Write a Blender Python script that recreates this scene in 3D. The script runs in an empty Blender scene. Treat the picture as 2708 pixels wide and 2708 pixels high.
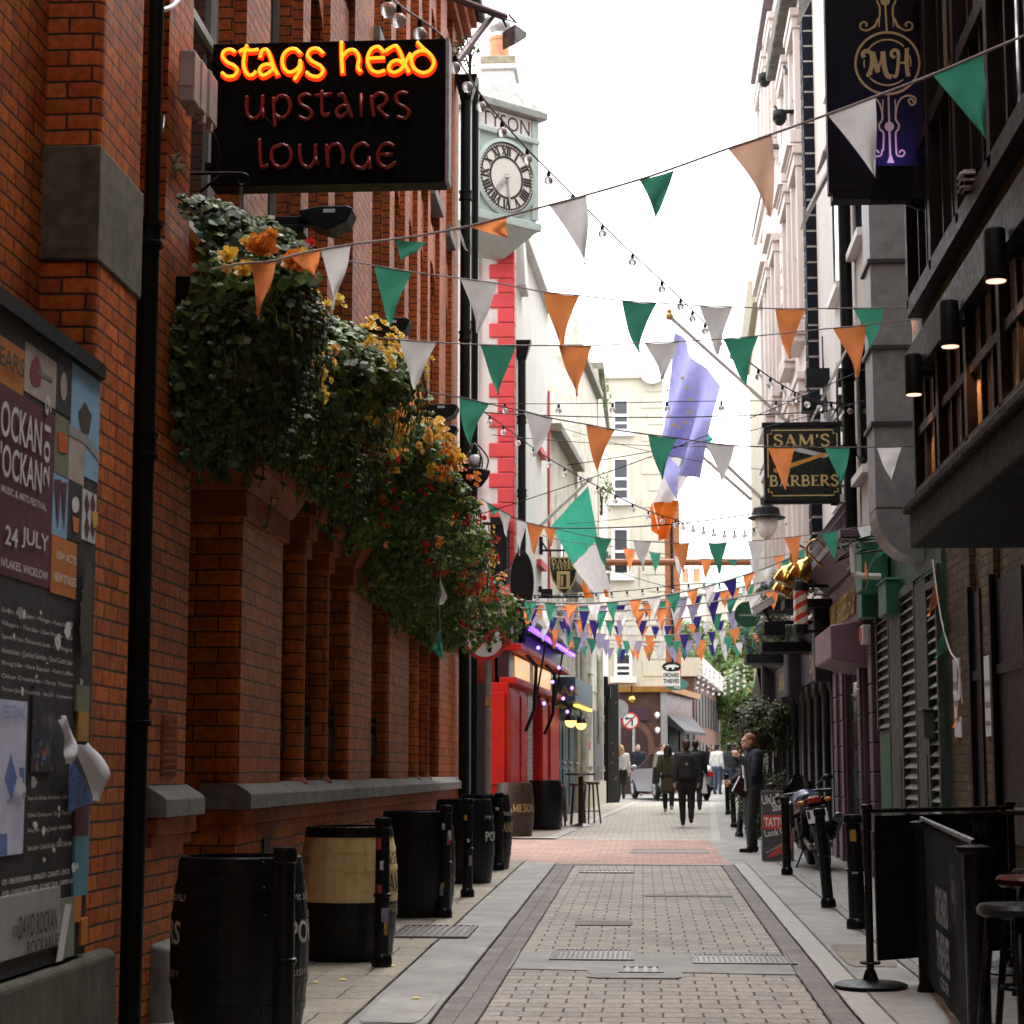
import bpy,bmesh,math,random
from mathutils import Vector,Matrix,noise
V=Vector
random.seed(11)
SC=bpy.context.scene
COL=SC.collection
# --- camera, sky, sun, exposure
F,VX,VY,H,SL=5200.0,1702.0,2038.0,1.45,0.00865
TH=math.atan((VY-1354)/F)
PS=math.atan((VX-1354)/F*math.cos(TH))
cam_d=bpy.data.cameras.new('camera');cam=bpy.data.objects.new('camera',cam_d);COL.objects.link(cam)
cam.location=(0,0,H);cam.rotation_euler=(math.pi/2+TH,0,PS)
cam_d.sensor_fit='HORIZONTAL';cam_d.sensor_width=24.0;cam_d.lens=24.0*F/2708.0
cam_d.clip_start=0.1;cam_d.clip_end=600
cam_d.dof.use_dof=True;cam_d.dof.focus_distance=16.5;cam_d.dof.aperture_fstop=4.0;cam_d.dof.aperture_blades=0
SC.camera=cam
SUN_EL,SUN_ROT=math.radians(62),math.radians(25)
w=bpy.data.worlds.new('World');SC.world=w;w.use_nodes=True
nt=w.node_tree;nt.nodes.clear()
o_=nt.nodes.new('ShaderNodeOutputWorld');bg=nt.nodes.new('ShaderNodeBackground')
sky=nt.nodes.new('ShaderNodeTexSky');sky.sky_type='NISHITA';sky.sun_disc=False
sky.sun_elevation=SUN_EL;sky.sun_rotation=SUN_ROT;sky.air_density=1.0;sky.dust_density=6.0;sky.ozone_density=1.0
hs=nt.nodes.new('ShaderNodeHueSaturation');hs.inputs['Saturation'].default_value=0.12
mx=nt.nodes.new('ShaderNodeMix');mx.data_type='RGBA';mx.inputs['Factor'].default_value=0.55
mx.inputs[7].default_value=(12.0,12.2,12.5,1)
nt.links.new(sky.outputs[0],hs.inputs['Color']);nt.links.new(hs.outputs[0],mx.inputs[6])
nt.links.new(mx.outputs[2],bg.inputs['Color']);bg.inputs['Strength'].default_value=0.10
nt.links.new(bg.outputs[0],o_.inputs[0])
sun_d=bpy.data.lights.new('sun','SUN');sun_d.energy=0.6;sun_d.angle=math.radians(35);sun_d.color=(1,.95,.88)
sun=bpy.data.objects.new('sun',sun_d);COL.objects.link(sun)
sun.rotation_euler=(math.pi/2-SUN_EL,0,math.pi-SUN_ROT)
SC.view_settings.view_transform='Standard';SC.view_settings.look='None'
SC.view_settings.gamma=1.0;SC.view_settings.exposure=2.32;SC.view_settings.use_curve_mapping=False
SC.render.engine='CYCLES'
SC.cycles.max_bounces=6;SC.cycles.diffuse_bounces=4;SC.cycles.glossy_bounces=3;SC.cycles.transmission_bounces=4
SC.cycles.caustics_reflective=False;SC.cycles.caustics_refractive=False
SC.cycles.sample_clamp_indirect=6.0
# --- layout helpers (photograph pixel -> point of the place)
R_=V((math.cos(PS),math.sin(PS),0))
FW=V((-math.sin(PS)*math.cos(TH),math.cos(PS)*math.cos(TH),math.sin(TH)))
UP=R_.cross(FW)
EYE=V((0,0,H))
def ray(px,py):return R_*((px-1354)/F)+UP*((1354-py)/F)+FW
def at(px,py,Y):r=ray(px,py);return EYE+r*(Y/r.y)
def atx(px,py,X):r=ray(px,py);return EYE+r*(X/r.x)
def gnd(px,py):r=ray(px,py);return EYE+r*(H/(SL*r.y-r.z))
def gz(y):return SL*y
def lerp(a,b,t):return a+(b-a)*t
# --- objects
ORG={}
def thing(name,label,cat,loc=(0,0,0),group=None,kind=None):
 o=bpy.data.objects.new(name,None);COL.objects.link(o)
 o.location=loc;o.empty_display_size=.1
 o['label']=label;o['category']=cat
 if group:o['group']=group
 if kind:o['kind']=kind
 ORG[o]=V(loc)
 return o
def children(o):return[c for c in o.children]
def copy_tree(o,parent=None):
 c=o.copy();COL.objects.link(c)
 if parent is not None:c.parent=parent
 ORG[c]=ORG.get(o,V((0,0,0))).copy()
 for ch in children(o):copy_tree(ch,c)
 return c
def dup(root,loc,rz=0,label=None,scale=None):
 c=copy_tree(root);c.location=loc
 c.rotation_euler=(0,0,rz)
 if label:c['label']=label
 if scale:c.scale=(scale,)*3
 return c
def smooth_pts(P,n=6,closed=False):
 P=[V(p)for p in P]
 if len(P)<3:return P
 out=[]
 N=len(P)
 rng=N if closed else N-1
 for i in range(rng):
  p1,p2=P[i],P[(i+1)%N]
  p0=P[i-1]if(i>0 or closed)else p1*2-p2
  p3=P[(i+2)%N]if(i+2<N or closed)else p2*2-p1
  for k in range(n):
   t=k/n
   out.append(0.5*((2*p1)+(p2-p0)*t+(2*p0-5*p1+4*p2-p3)*t*t+(3*p1-p0-3*p2+p3)*t**3))
 if not closed:out.append(P[-1])
 return out
class MB:
 def __init__(s):s.v=[];s.f=[];s.mi=[];s.cur=0
 def add(s,vs,fs,M=None):
  b=len(s.v)
  s.v+=[(M@V(p))if M is not None else V(p)for p in vs]
  s.f+=[tuple(b+i for i in f)for f in fs];s.mi+=[s.cur]*len(fs)
  return s
 def mat(s,i):s.cur=i;return s
 def box(s,x0,x1,y0,y1,z0,z1,M=None):
  x0,x1=min(x0,x1),max(x0,x1);y0,y1=min(y0,y1),max(y0,y1);z0,z1=min(z0,z1),max(z0,z1)
  return s.add([(x0,y0,z0),(x1,y0,z0),(x1,y1,z0),(x0,y1,z0),(x0,y0,z1),(x1,y0,z1),(x1,y1,z1),(x0,y1,z1)],[(0,3,2,1),(4,5,6,7),(0,1,5,4),(1,2,6,5),(2,3,7,6),(3,0,4,7)],M)
 def hexa(s,b,t):
  return s.add(list(b)+list(t),[(0,3,2,1),(4,5,6,7),(0,1,5,4),(1,2,6,5),(2,3,7,6),(3,0,4,7)])
 def quad(s,*p):return s.add(p,[tuple(range(len(p)))])
 def prism(s,poly,d):
  n=len(poly);d=V(d);P=[V(p)for p in poly]
  return s.add(P+[p+d for p in P],[tuple(range(n))[::-1],tuple(range(n,2*n))]+[(i,(i+1)%n,n+(i+1)%n,n+i)for i in range(n)])
 def tube(s,pts,r,n=8,caps=True):
  pts=[V(p)for p in pts];m=len(pts)
  rs=r if isinstance(r,(list,tuple))else[r]*m
  up=None;vs=[]
  for i in range(m):
   d=(pts[min(i+1,m-1)]-pts[max(i-1,0)])
   d=d.normalized()if d.length>1e-9 else V((0,0,1))
   if up is None:
    up=V((0,0,1))if abs(d.z)<.9 else V((0,1,0))
   a=d.cross(up)
   if a.length<1e-6:a=d.orthogonal()
   a.normalize();b=a.cross(d).normalized();up=b
   for k in range(n):
    t=2*math.pi*k/n
    vs.append(pts[i]+(a*math.cos(t)+b*math.sin(t))*rs[i])
  fs=[]
  for i in range(m-1):
   for k in range(n):
    fs.append((i*n+k,i*n+(k+1)%n,(i+1)*n+(k+1)%n,(i+1)*n+k))
  if caps:fs+=[tuple(range(n))[::-1],tuple(range((m-1)*n,m*n))]
  return s.add(vs,fs)
 def lathe(s,prof,n=24,M=None,cap0=True,cap1=True):
  vs=[];m=len(prof)
  for r,z in prof:
   for k in range(n):
    t=2*math.pi*k/n;vs.append((r*math.cos(t),r*math.sin(t),z))
  fs=[(i*n+k,i*n+(k+1)%n,(i+1)*n+(k+1)%n,(i+1)*n+k)for i in range(m-1)for k in range(n)]
  if cap0:fs.append(tuple(range(n))[::-1])
  if cap1:fs.append(tuple(range((m-1)*n,m*n)))
  return s.add(vs,fs,M)
 def ball(s,c,rx,ry=None,rz=None,n=12,m=8,M=None):
  ry=ry or rx;rz=rz or rx;c=V(c)
  vs=[c+V((0,0,-rz))]
  for i in range(1,m):
   a=-math.pi/2+math.pi*i/m
   for k in range(n):
    t=2*math.pi*k/n;vs.append(c+V((rx*math.cos(a)*math.cos(t),ry*math.cos(a)*math.sin(t),rz*math.sin(a))))
  vs.append(c+V((0,0,rz)))
  fs=[(0,1+(k+1)%n,1+k)for k in range(n)]
  for i in range(m-2):
   for k in range(n):
    a=1+i*n;fs.append((a+k,a+(k+1)%n,a+n+(k+1)%n,a+n+k))
  L=len(vs)-1;a=1+(m-2)*n
  fs+=[(a+k,a+(k+1)%n,L)for k in range(n)]
  return s.add(vs,fs,M)
 def cap(s,a,b,r1,r2=None,n=10):
  r2=r2 if r2 is not None else r1;a=V(a);b=V(b)
  d=b-a;L=d.length
  if L<1e-6:return s.ball(a,r1,n=n)
  d.normalize();pts=[];rs=[]
  for i in range(4):
   t=math.pi/2*(1-i/3.0);pts.append(a-d*r1*math.sin(t));rs.append(max(r1*math.cos(t),r1*.05))
  for i in range(4):
   t=math.pi/2*(i/3.0);pts.append(b+d*r2*math.sin(t));rs.append(max(r2*math.cos(t),r2*.05))
  return s.tube(pts,rs,n)
 def torus(s,c,R,r,ax='z',n=28,m=8,M0=None):
  vs=[]
  for i in range(n):
   a=2*math.pi*i/n
   for k in range(m):
    b=2*math.pi*k/m;q=R+r*math.cos(b)
    p=(q*math.cos(a),q*math.sin(a),r*math.sin(b))
    if ax=='y':p=(p[0],p[2],p[1])
    if ax=='x':p=(p[2],p[0],p[1])
    vs.append(p)
  fs=[(i*m+k,((i+1)%n)*m+k,((i+1)%n)*m+(k+1)%m,i*m+(k+1)%m)for i in range(n)for k in range(m)]
  if ax=='y':fs=[f[::-1]for f in fs]
  M=Matrix.Translation(V(c))if M0 is None else Matrix.Translation(V(c))@M0
  return s.add(vs,fs,M)
 def grid(s,fn,nu,nv,M=None):
  vs=[fn(i/nu,j/nv)for j in range(nv+1)for i in range(nu+1)]
  fs=[(j*(nu+1)+i,j*(nu+1)+i+1,(j+1)*(nu+1)+i+1,(j+1)*(nu+1)+i)for j in range(nv)for i in range(nu)]
  return s.add(vs,fs,M)
 def build(s,name,mats,parent=None,smooth=False,bevel=0,seg=2,label=None,cat=None,group=None,kind=None,loc=None):
  me=bpy.data.meshes.new(name)
  org=ORG.get(parent,V((0,0,0)))if parent is not None else(V(loc)if loc is not None else V((0,0,0)))
  me.from_pydata([tuple(p-org)for p in s.v],[],s.f)
  for m in(mats if isinstance(mats,(list,tuple))else[mats]):me.materials.append(m)
  if any(s.mi):me.polygons.foreach_set('material_index',s.mi)
  if smooth:me.polygons.foreach_set('use_smooth',[True]*len(s.f))
  me.update()
  o=bpy.data.objects.new(name,me);COL.objects.link(o)
  if parent is not None:o.parent=parent
  else:o.location=org
  ORG[o]=org
  if bevel:
   b=o.modifiers.new('edge','BEVEL');b.width=bevel;b.segments=seg;b.limit_method='ANGLE';b.angle_limit=math.radians(40)
  if smooth=='auto':
   me.polygons.foreach_set('use_smooth',[True]*len(s.f))
   try:me.set_sharp_from_angle(angle=math.radians(38))
   except Exception:pass
  if label:o['label']=label
  if cat:o['category']=cat
  if group:o['group']=group
  if kind:o['kind']=kind
  return o
# --- materials
def _new(name):
 m=bpy.data.materials.new(name);m.use_nodes=True
 return m,m.node_tree,m.node_tree.nodes['Principled BSDF']
def N(nt,t,**kw):
 n=nt.nodes.new(t)
 for k,v in kw.items():setattr(n,k,v)
 return n
def math_n(nt,op,a,b=None,c=None,clamp=False):
 n=N(nt,'ShaderNodeMath',operation=op);n.use_clamp=clamp
 for i,x in enumerate((a,b,c)):
  if x is None:continue
  if isinstance(x,(int,float)):n.inputs[i].default_value=x
  else:nt.links.new(x,n.inputs[i])
 return n.outputs[0]
def mixc(nt,f,a,b,mode='MIX'):
 n=N(nt,'ShaderNodeMix',data_type='RGBA',blend_type=mode)
 for i,x in((0,f),(6,a),(7,b)):
  if isinstance(x,(int,float)):n.inputs[i].default_value=x
  elif isinstance(x,tuple):n.inputs[i].default_value=(x+(1,))[:4]
  else:nt.links.new(x,n.inputs[i])
 return n.outputs[2]
def noise_n(nt,vec,scale,detail=5,rough=.6):
 n=N(nt,'ShaderNodeTexNoise');n.inputs['Scale'].default_value=scale
 n.inputs['Detail'].default_value=detail;n.inputs['Roughness'].default_value=rough
 nt.links.new(vec,n.inputs['Vector']);return n.outputs['Fac']
def ramp01(nt,x,a,b,c=0.,d=1.):
 n=N(nt,'ShaderNodeMapRange');n.inputs[1].default_value=a;n.inputs[2].default_value=b
 n.inputs[3].default_value=c;n.inputs[4].default_value=d
 nt.links.new(x,n.inputs[0]);return n.outputs[0]
def scalevec(nt,vec,s):
 n=N(nt,'ShaderNodeMapping');n.inputs['Scale'].default_value=s;nt.links.new(vec,n.inputs['Vector']);return n.outputs[0]
def bump_n(nt,b,h,strength,dist=.01):
 n=N(nt,'ShaderNodeBump');n.inputs['Strength'].default_value=strength;n.inputs['Distance'].default_value=dist
 nt.links.new(h,n.inputs['Height']);nt.links.new(n.outputs[0],b.inputs['Normal'])
MATS={}
def pm(name,col,rough=.6,metal=0.,var=.22,sc=5.,bump=.15,bs=60.,dirt=None,streak=0.,spec=.5,coat=0.,trans=0.):
 if name in MATS:return MATS[name]
 m,nt,b=_new(name)
 pos=N(nt,'ShaderNodeNewGeometry').outputs['Position']
 n1=noise_n(nt,pos,sc)
 c=mixc(nt,1.0,col,ramp01(nt,n1,.3,.7,1-var,1+var),'MULTIPLY')
 if streak:
  st=noise_n(nt,scalevec(nt,pos,(9,9,.5)),1.6,4)
  c=mixc(nt,1.0,c,ramp01(nt,st,.35,.7,1+streak*.25,1-streak),'MULTIPLY')
 if dirt:
  dcol,lo,hi,dsc=dirt
  d=noise_n(nt,pos,dsc,8,.7)
  c=mixc(nt,ramp01(nt,d,lo,hi),c,dcol)
 nt.links.new(c,b.inputs['Base Color'])
 b.inputs['Metallic'].default_value=metal
 nt.links.new(ramp01(nt,noise_n(nt,pos,sc*3.1),.3,.7,max(rough-.1,.03),min(rough+.1,1)),b.inputs['Roughness'])
 b.inputs['Specular IOR Level'].default_value=spec
 if coat:b.inputs['Coat Weight'].default_value=coat;b.inputs['Coat Roughness'].default_value=.12
 if bump:bump_n(nt,b,noise_n(nt,pos,bs,6),bump,.004)
 MATS[name]=m;return m
def glow(name,col,s):
 m,nt,b=_new(name)
 b.inputs['Base Color'].default_value=(*col,1);b.inputs['Emission Color'].default_value=(*col,1);b.inputs['Emission Strength'].default_value=s
 b.inputs['Roughness'].default_value=.3
 return m
def cloth(name,col,tr=.45,var=.1):
 m,nt,b=_new(name)
 pos=N(nt,'ShaderNodeNewGeometry').outputs['Position']
 c=mixc(nt,1.0,col,ramp01(nt,noise_n(nt,pos,9),.3,.7,1-var,1+var),'MULTIPLY')
 nt.links.new(c,b.inputs['Base Color']);b.inputs['Roughness'].default_value=.85;b.inputs['Specular IOR Level'].default_value=.2
 wv=noise_n(nt,pos,420,2);bump_n(nt,b,wv,.15,.002)
 t=N(nt,'ShaderNodeBsdfTranslucent');nt.links.new(c,t.inputs['Color'])
 mx=N(nt,'ShaderNodeMixShader');mx.inputs[0].default_value=tr
 nt.links.new(b.outputs[0],mx.inputs[1]);nt.links.new(t.outputs[0],mx.inputs[2])
 nt.links.new(mx.outputs[0],nt.nodes['Material Output'].inputs['Surface'])
 return m
def wall_uv(nt):
 g=N(nt,'ShaderNodeNewGeometry')
 sp=N(nt,'ShaderNodeSeparateXYZ');nt.links.new(g.outputs['Position'],sp.inputs[0])
 sn=N(nt,'ShaderNodeSeparateXYZ');nt.links.new(g.outputs['True Normal'],sn.inputs[0])
 k=math_n(nt,'GREATER_THAN',math_n(nt,'ABSOLUTE',sn.outputs[0]),.6)
 u=math_n(nt,'ADD',math_n(nt,'MULTIPLY',k,sp.outputs[1]),math_n(nt,'MULTIPLY',math_n(nt,'SUBTRACT',1.,k),sp.outputs[0]))
 cb=N(nt,'ShaderNodeCombineXYZ');nt.links.new(u,cb.inputs[0]);nt.links.new(sp.outputs[2],cb.inputs[1])
 return g.outputs['Position'],cb.outputs[0]
def brick_mat(name,c1,c2,mortar,bw=.22,rh=.08,ms=.006,rough=.5,var=.3,grime=.5,bump=.5,bias=0.,ground=False,offs=.5,soot=(.02,.018,.016),streak=True):
 if name in MATS:return MATS[name]
 m,nt,b=_new(name)
 pos,uv=wall_uv(nt)
 if ground:uv=pos
 wob=N(nt,'ShaderNodeTexNoise');wob.inputs['Scale'].default_value=5 if ground else 2.2;wob.inputs['Detail'].default_value=4
 nt.links.new(pos,wob.inputs['Vector'])
 vm=N(nt,'ShaderNodeVectorMath',operation='MULTIPLY_ADD');nt.links.new(wob.outputs['Color'],vm.inputs[0])
 k=.035 if ground else .016
 vm.inputs[1].default_value=(k,k,0);nt.links.new(uv,vm.inputs[2])
 t=N(nt,'ShaderNodeTexBrick');t.offset=offs;t.squash=1.0
 t.inputs['Scale'].default_value=1.0;t.inputs['Brick Width'].default_value=bw;t.inputs['Row Height'].default_value=rh
 t.inputs['Mortar Size'].default_value=ms;t.inputs['Mortar Smooth'].default_value=.3;t.inputs['Bias'].default_value=bias
 t.inputs['Color1'].default_value=(*c1,1);t.inputs['Color2'].default_value=(*c2,1);t.inputs['Mortar'].default_value=(*mortar,1)
 nt.links.new(vm.outputs[0],t.inputs['Vector'])
 c=t.outputs['Color']
 c=mixc(nt,1.0,c,ramp01(nt,noise_n(nt,pos,26,5),.3,.7,1-var,1+var),'MULTIPLY')
 big=noise_n(nt,scalevec(nt,pos,(1,1,.55))if not ground else pos,.9 if not ground else 1.4,6,.65)
 c=mixc(nt,ramp01(nt,big,.42,.75,0,grime),c,soot)
 if streak and not ground:
  st=noise_n(nt,scalevec(nt,pos,(7,7,.35)),1.5,5)
  c=mixc(nt,ramp01(nt,st,.52,.8,0,grime*.8),c,soot)
 if ground:
  vo=N(nt,'ShaderNodeTexVoronoi');vo.inputs['Scale'].default_value=2.6;nt.links.new(pos,vo.inputs['Vector'])
  c=mixc(nt,math_n(nt,'MULTIPLY',math_n(nt,'LESS_THAN',vo.outputs['Distance'],.055),.7),c,(.09,.085,.08))
  sp_n=noise_n(nt,pos,70,3);c=mixc(nt,ramp01(nt,sp_n,.66,.74,0,.6),c,(.07,.062,.055))
 nt.links.new(c,b.inputs['Base Color'])
 fac=t.outputs['Fac']
 nt.links.new(ramp01(nt,noise_n(nt,pos,18),.3,.7,rough-.12,rough+.15),b.inputs['Roughness'])
 b.inputs['Specular IOR Level'].default_value=.22
 hgt=math_n(nt,'ADD',math_n(nt,'MULTIPLY',math_n(nt,'SUBTRACT',1.,fac),1.),math_n(nt,'MULTIPLY',noise_n(nt,pos,90,4),.35))
 bump_n(nt,b,hgt,bump,.008)
 MATS[name]=m;return m
def leaf_mat(name,cols,tr=.3,rough=.42):
 m,nt,b=_new(name)
 g=N(nt,'ShaderNodeNewGeometry')
 r=N(nt,'ShaderNodeValToRGB');r.color_ramp.elements[0].color=(*cols[0],1);r.color_ramp.elements[1].color=(*cols[-1],1)
 for i,c in enumerate(cols[1:-1]):
  e=r.color_ramp.elements.new((i+1)/(len(cols)-1));e.color=(*c,1)
 nt.links.new(g.outputs['Random Per Island'],r.inputs[0])
 nt.links.new(r.outputs[0],b.inputs['Base Color']);b.inputs['Roughness'].default_value=rough
 t=N(nt,'ShaderNodeBsdfTranslucent');nt.links.new(r.outputs[0],t.inputs['Color'])
 mx=N(nt,'ShaderNodeMixShader');mx.inputs[0].default_value=tr
 nt.links.new(b.outputs[0],mx.inputs[1]);nt.links.new(t.outputs[0],mx.inputs[2])
 nt.links.new(mx.outputs[0],nt.nodes['Material Output'].inputs['Surface'])
 return m
def glass_mat(name,col=(.01,.013,.016),rough=.06):
 m,nt,b=_new(name)
 pos=N(nt,'ShaderNodeNewGeometry').outputs['Position']
 nt.links.new(mixc(nt,ramp01(nt,noise_n(nt,pos,1.3),.35,.7),col,tuple(c*2.4 for c in col)),b.inputs['Base Color'])
 b.inputs['Roughness'].default_value=rough;b.inputs['Specular IOR Level'].default_value=.7
 bump_n(nt,b,noise_n(nt,pos,1.8,2),.06,.05)
 return m
M_brick=brick_mat('red_brick',(.58,.150,.024),(.37,.082,.013),(.05,.022,.012),.24,.081,.0075,.58,.36,.58)
M_brick_l=brick_mat('glazed_red_brick',(.58,.148,.022),(.36,.078,.012),(.045,.02,.012),.31,.103,.0065,.42,.38,.55)
M_brick_dk=brick_mat('dark_red_brick',(.28,.072,.018),(.18,.042,.012),(.03,.02,.016),.24,.081,.008,.5,.3,.7)
M_capital=pm('terracotta',(.30,.066,.016),.6,var=.35,sc=7,spec=.2,bump=.25,dirt=((.03,.02,.016),.5,.8,4))
M_stone=pm('granite_sill',(.19,.185,.175),.75,var=.25,sc=14,bump=.35,bs=150,dirt=((.06,.055,.045),.48,.8,3))
M_stone_moss=pm('mossy_stone',(.095,.085,.062),.85,var=.45,sc=8,bump=.4,bs=120,dirt=((.02,.024,.01),.42,.68,4),streak=.5)
M_black=pm('black_iron',(.006,.0085,.0095),.48,var=.3,sc=9,bump=.12,bs=90,spec=.2)
M_black_g=pm('black_gloss',(.005,.007,.008),.3,var=.3,sc=9,bump=.05,spec=.25)
M_blackp=pm('black_plastic',(.007,.009,.011),.5,var=.2,bump=.05,spec=.25)
M_glass=glass_mat('dark_glass')
M_white=pm('white_paint',(.66,.655,.63),.6,var=.07,sc=3,bump=.12,dirt=((.35,.33,.29),.58,.9,2.2))
M_render=pm('white_render',(.64,.64,.615),.85,var=.06,sc=1.2,bump=.3,bs=70,dirt=((.33,.31,.27),.56,.95,1.1),streak=.16)
M_cream=pm('cream_render',(.50,.465,.38),.85,var=.06,sc=1.5,bump=.25,bs=70,dirt=((.33,.30,.24),.6,.95,.9),streak=.10)
M_pink=pm('pink_render',(.56,.50,.465),.85,var=.05,sc=1.5,bump=.25,bs=60,dirt=((.4,.34,.3),.6,.95,1.3),streak=.08)
M_red=pm('red_gloss_paint',(.50,.014,.007),.45,var=.15,sc=3,bump=0,spec=.3)
M_redq=pm('red_quoin_paint',(.60,.055,.06),.6,var=.1,sc=4,bump=.15)
M_metal=pm('galvanised',(.42,.43,.44),.45,.85,var=.3,sc=16,bump=.1,bs=140,dirt=((.2,.2,.2),.5,.75,14))
M_gold=pm('gold_leaf',(.52,.37,.13),.4,.3,var=.15,bump=.05)
M_paper=pm('white_paper',(.75,.74,.78),.8,var=.08,bump=.1)
# --- lettering
TXT={}
def _prep(strings):
 obs=[]
 for s,off in strings:
  cu=bpy.data.curves.new('lettering','FONT');cu.body=s;cu.size=1.0;cu.offset=off;cu.resolution_u=3
  cu.align_x='LEFT';cu.fill_mode='FRONT'
  o=bpy.data.objects.new('lettering',cu);COL.objects.link(o);obs.append((s,off,o))
 bpy.context.view_layer.update();dg=bpy.context.evaluated_depsgraph_get()
 for s,off,o in obs:
  me=o.evaluated_get(dg).to_mesh()
  vs=[(v.co.x,v.co.y)for v in me.vertices];fs=[tuple(p.vertices)for p in me.polygons]
  x0=min(v[0]for v in vs);x1=max(v[0]for v in vs);y0=min(v[1]for v in vs);y1=max(v[1]for v in vs)
  TXT[s]=([(v[0]-x0,v[1]-y0)for v in vs],fs,x1-x0,y1-y0)
  o.evaluated_get(dg).to_mesh_clear()
 for s,off,o in obs:
  cu=o.data;bpy.data.objects.remove(o);bpy.data.curves.remove(cu)
LINES_A=["JULY","24","OCKAN","'OCKAN","2019","MUSIC & ARTS FESTIVAL","N'LAKES, WICKLOW","150+ ACTS","NEW STAGES","EARS","€55","DAVID ROCKAN","ROCKAN.IE","OPS - FIRE PERFORMERS - AERIALISTS - CABARETS - CIRCUS","BYOB - O'HARA'S CRAFT BEERS - GOURMET GRUB - CAMPERVANS"]
_prep([(s,.012)for s in LINES_A]+[("TYSON",.0),("THE STAGS HEAD",.0),("POWERS",.02),("IRISH WHISKEY",0.),("CASKMATES",0.),("CASK",0.),("Life's Too",.02),("Short",.02),("TATTOO",.03),("Look Up",.02),("Get in through the barbers",.0),("NID",.0),("24506",.0),("ORCHARD",.03),("THIEVES",.03),("CIDER",.02),("SAM'S",.0),("BAR",.02),("COPENHAGEN",.0),("CALLERN",.02),("ALE",.03),("ED",.03),("FINE",.02),("SAM'S BARBERS",.0),("ODESSA",.01),("BAR & GRILL",.01),("Simple Kid - Jape - Mango - Rosa Nutty",0.),("Villagers - The Sea - Dan Mangan - Bell",0.),("Spook of the Thirteenth Lock - The Blizzards",0.),("Search Party Animals - Daithi",0.),("Association - Candice Gordon - Cloud Castle Lake",0.),("Shrug Life - Hare Squead - Katie Laffan",0.),("Other Creatures - Sleep Thieves",0.),("Vernon Jane - Farah Elle - Banyah - Stomptown",0.),("Any bicycle left",.02),("chained to these",.02),("gates will",.02),("be removed",.02),("M",.04),("H",.04),("ALERT",0.),("FESTIVAL",0.),("SAM'S BARBERSHOP",0.)])
def put(mb,s,o,ux,uy,size=None,width=None,center=False):
 vs,fs,w,h=TXT[s]
 o=V(o);ux=V(ux).normalized();uy=V(uy).normalized()
 sy=(size/h)if size else width/w
 sx=(width/w)if width else sy
 if center:o=o-ux*(w*sx/2)
 mb.add([o+ux*(x*sx)+uy*(y*sy)for x,y in vs],fs)
def wrap(mb,s,cx,cy,z,rfun,a0,size,width=None,flip=False):
 vs,fs,w,h=TXT[s];sc=size/h
 sx=(width/w)if width else sc
 out=[]
 for x,y in vs:
  zz=z+y*sc;r=rfun(zz)+.003
  a=a0+(x*sx)/rfun(z+size/2)
  out.append((cx+r*math.cos(a),cy+r*math.sin(a),zz))
 mb.add(out,fs)
def _cv(*p):return[(q.x,q.y)for q in smooth_pts([V((a,b,0))for a,b in p],5)]
TK,TN=.19,.085
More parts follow.
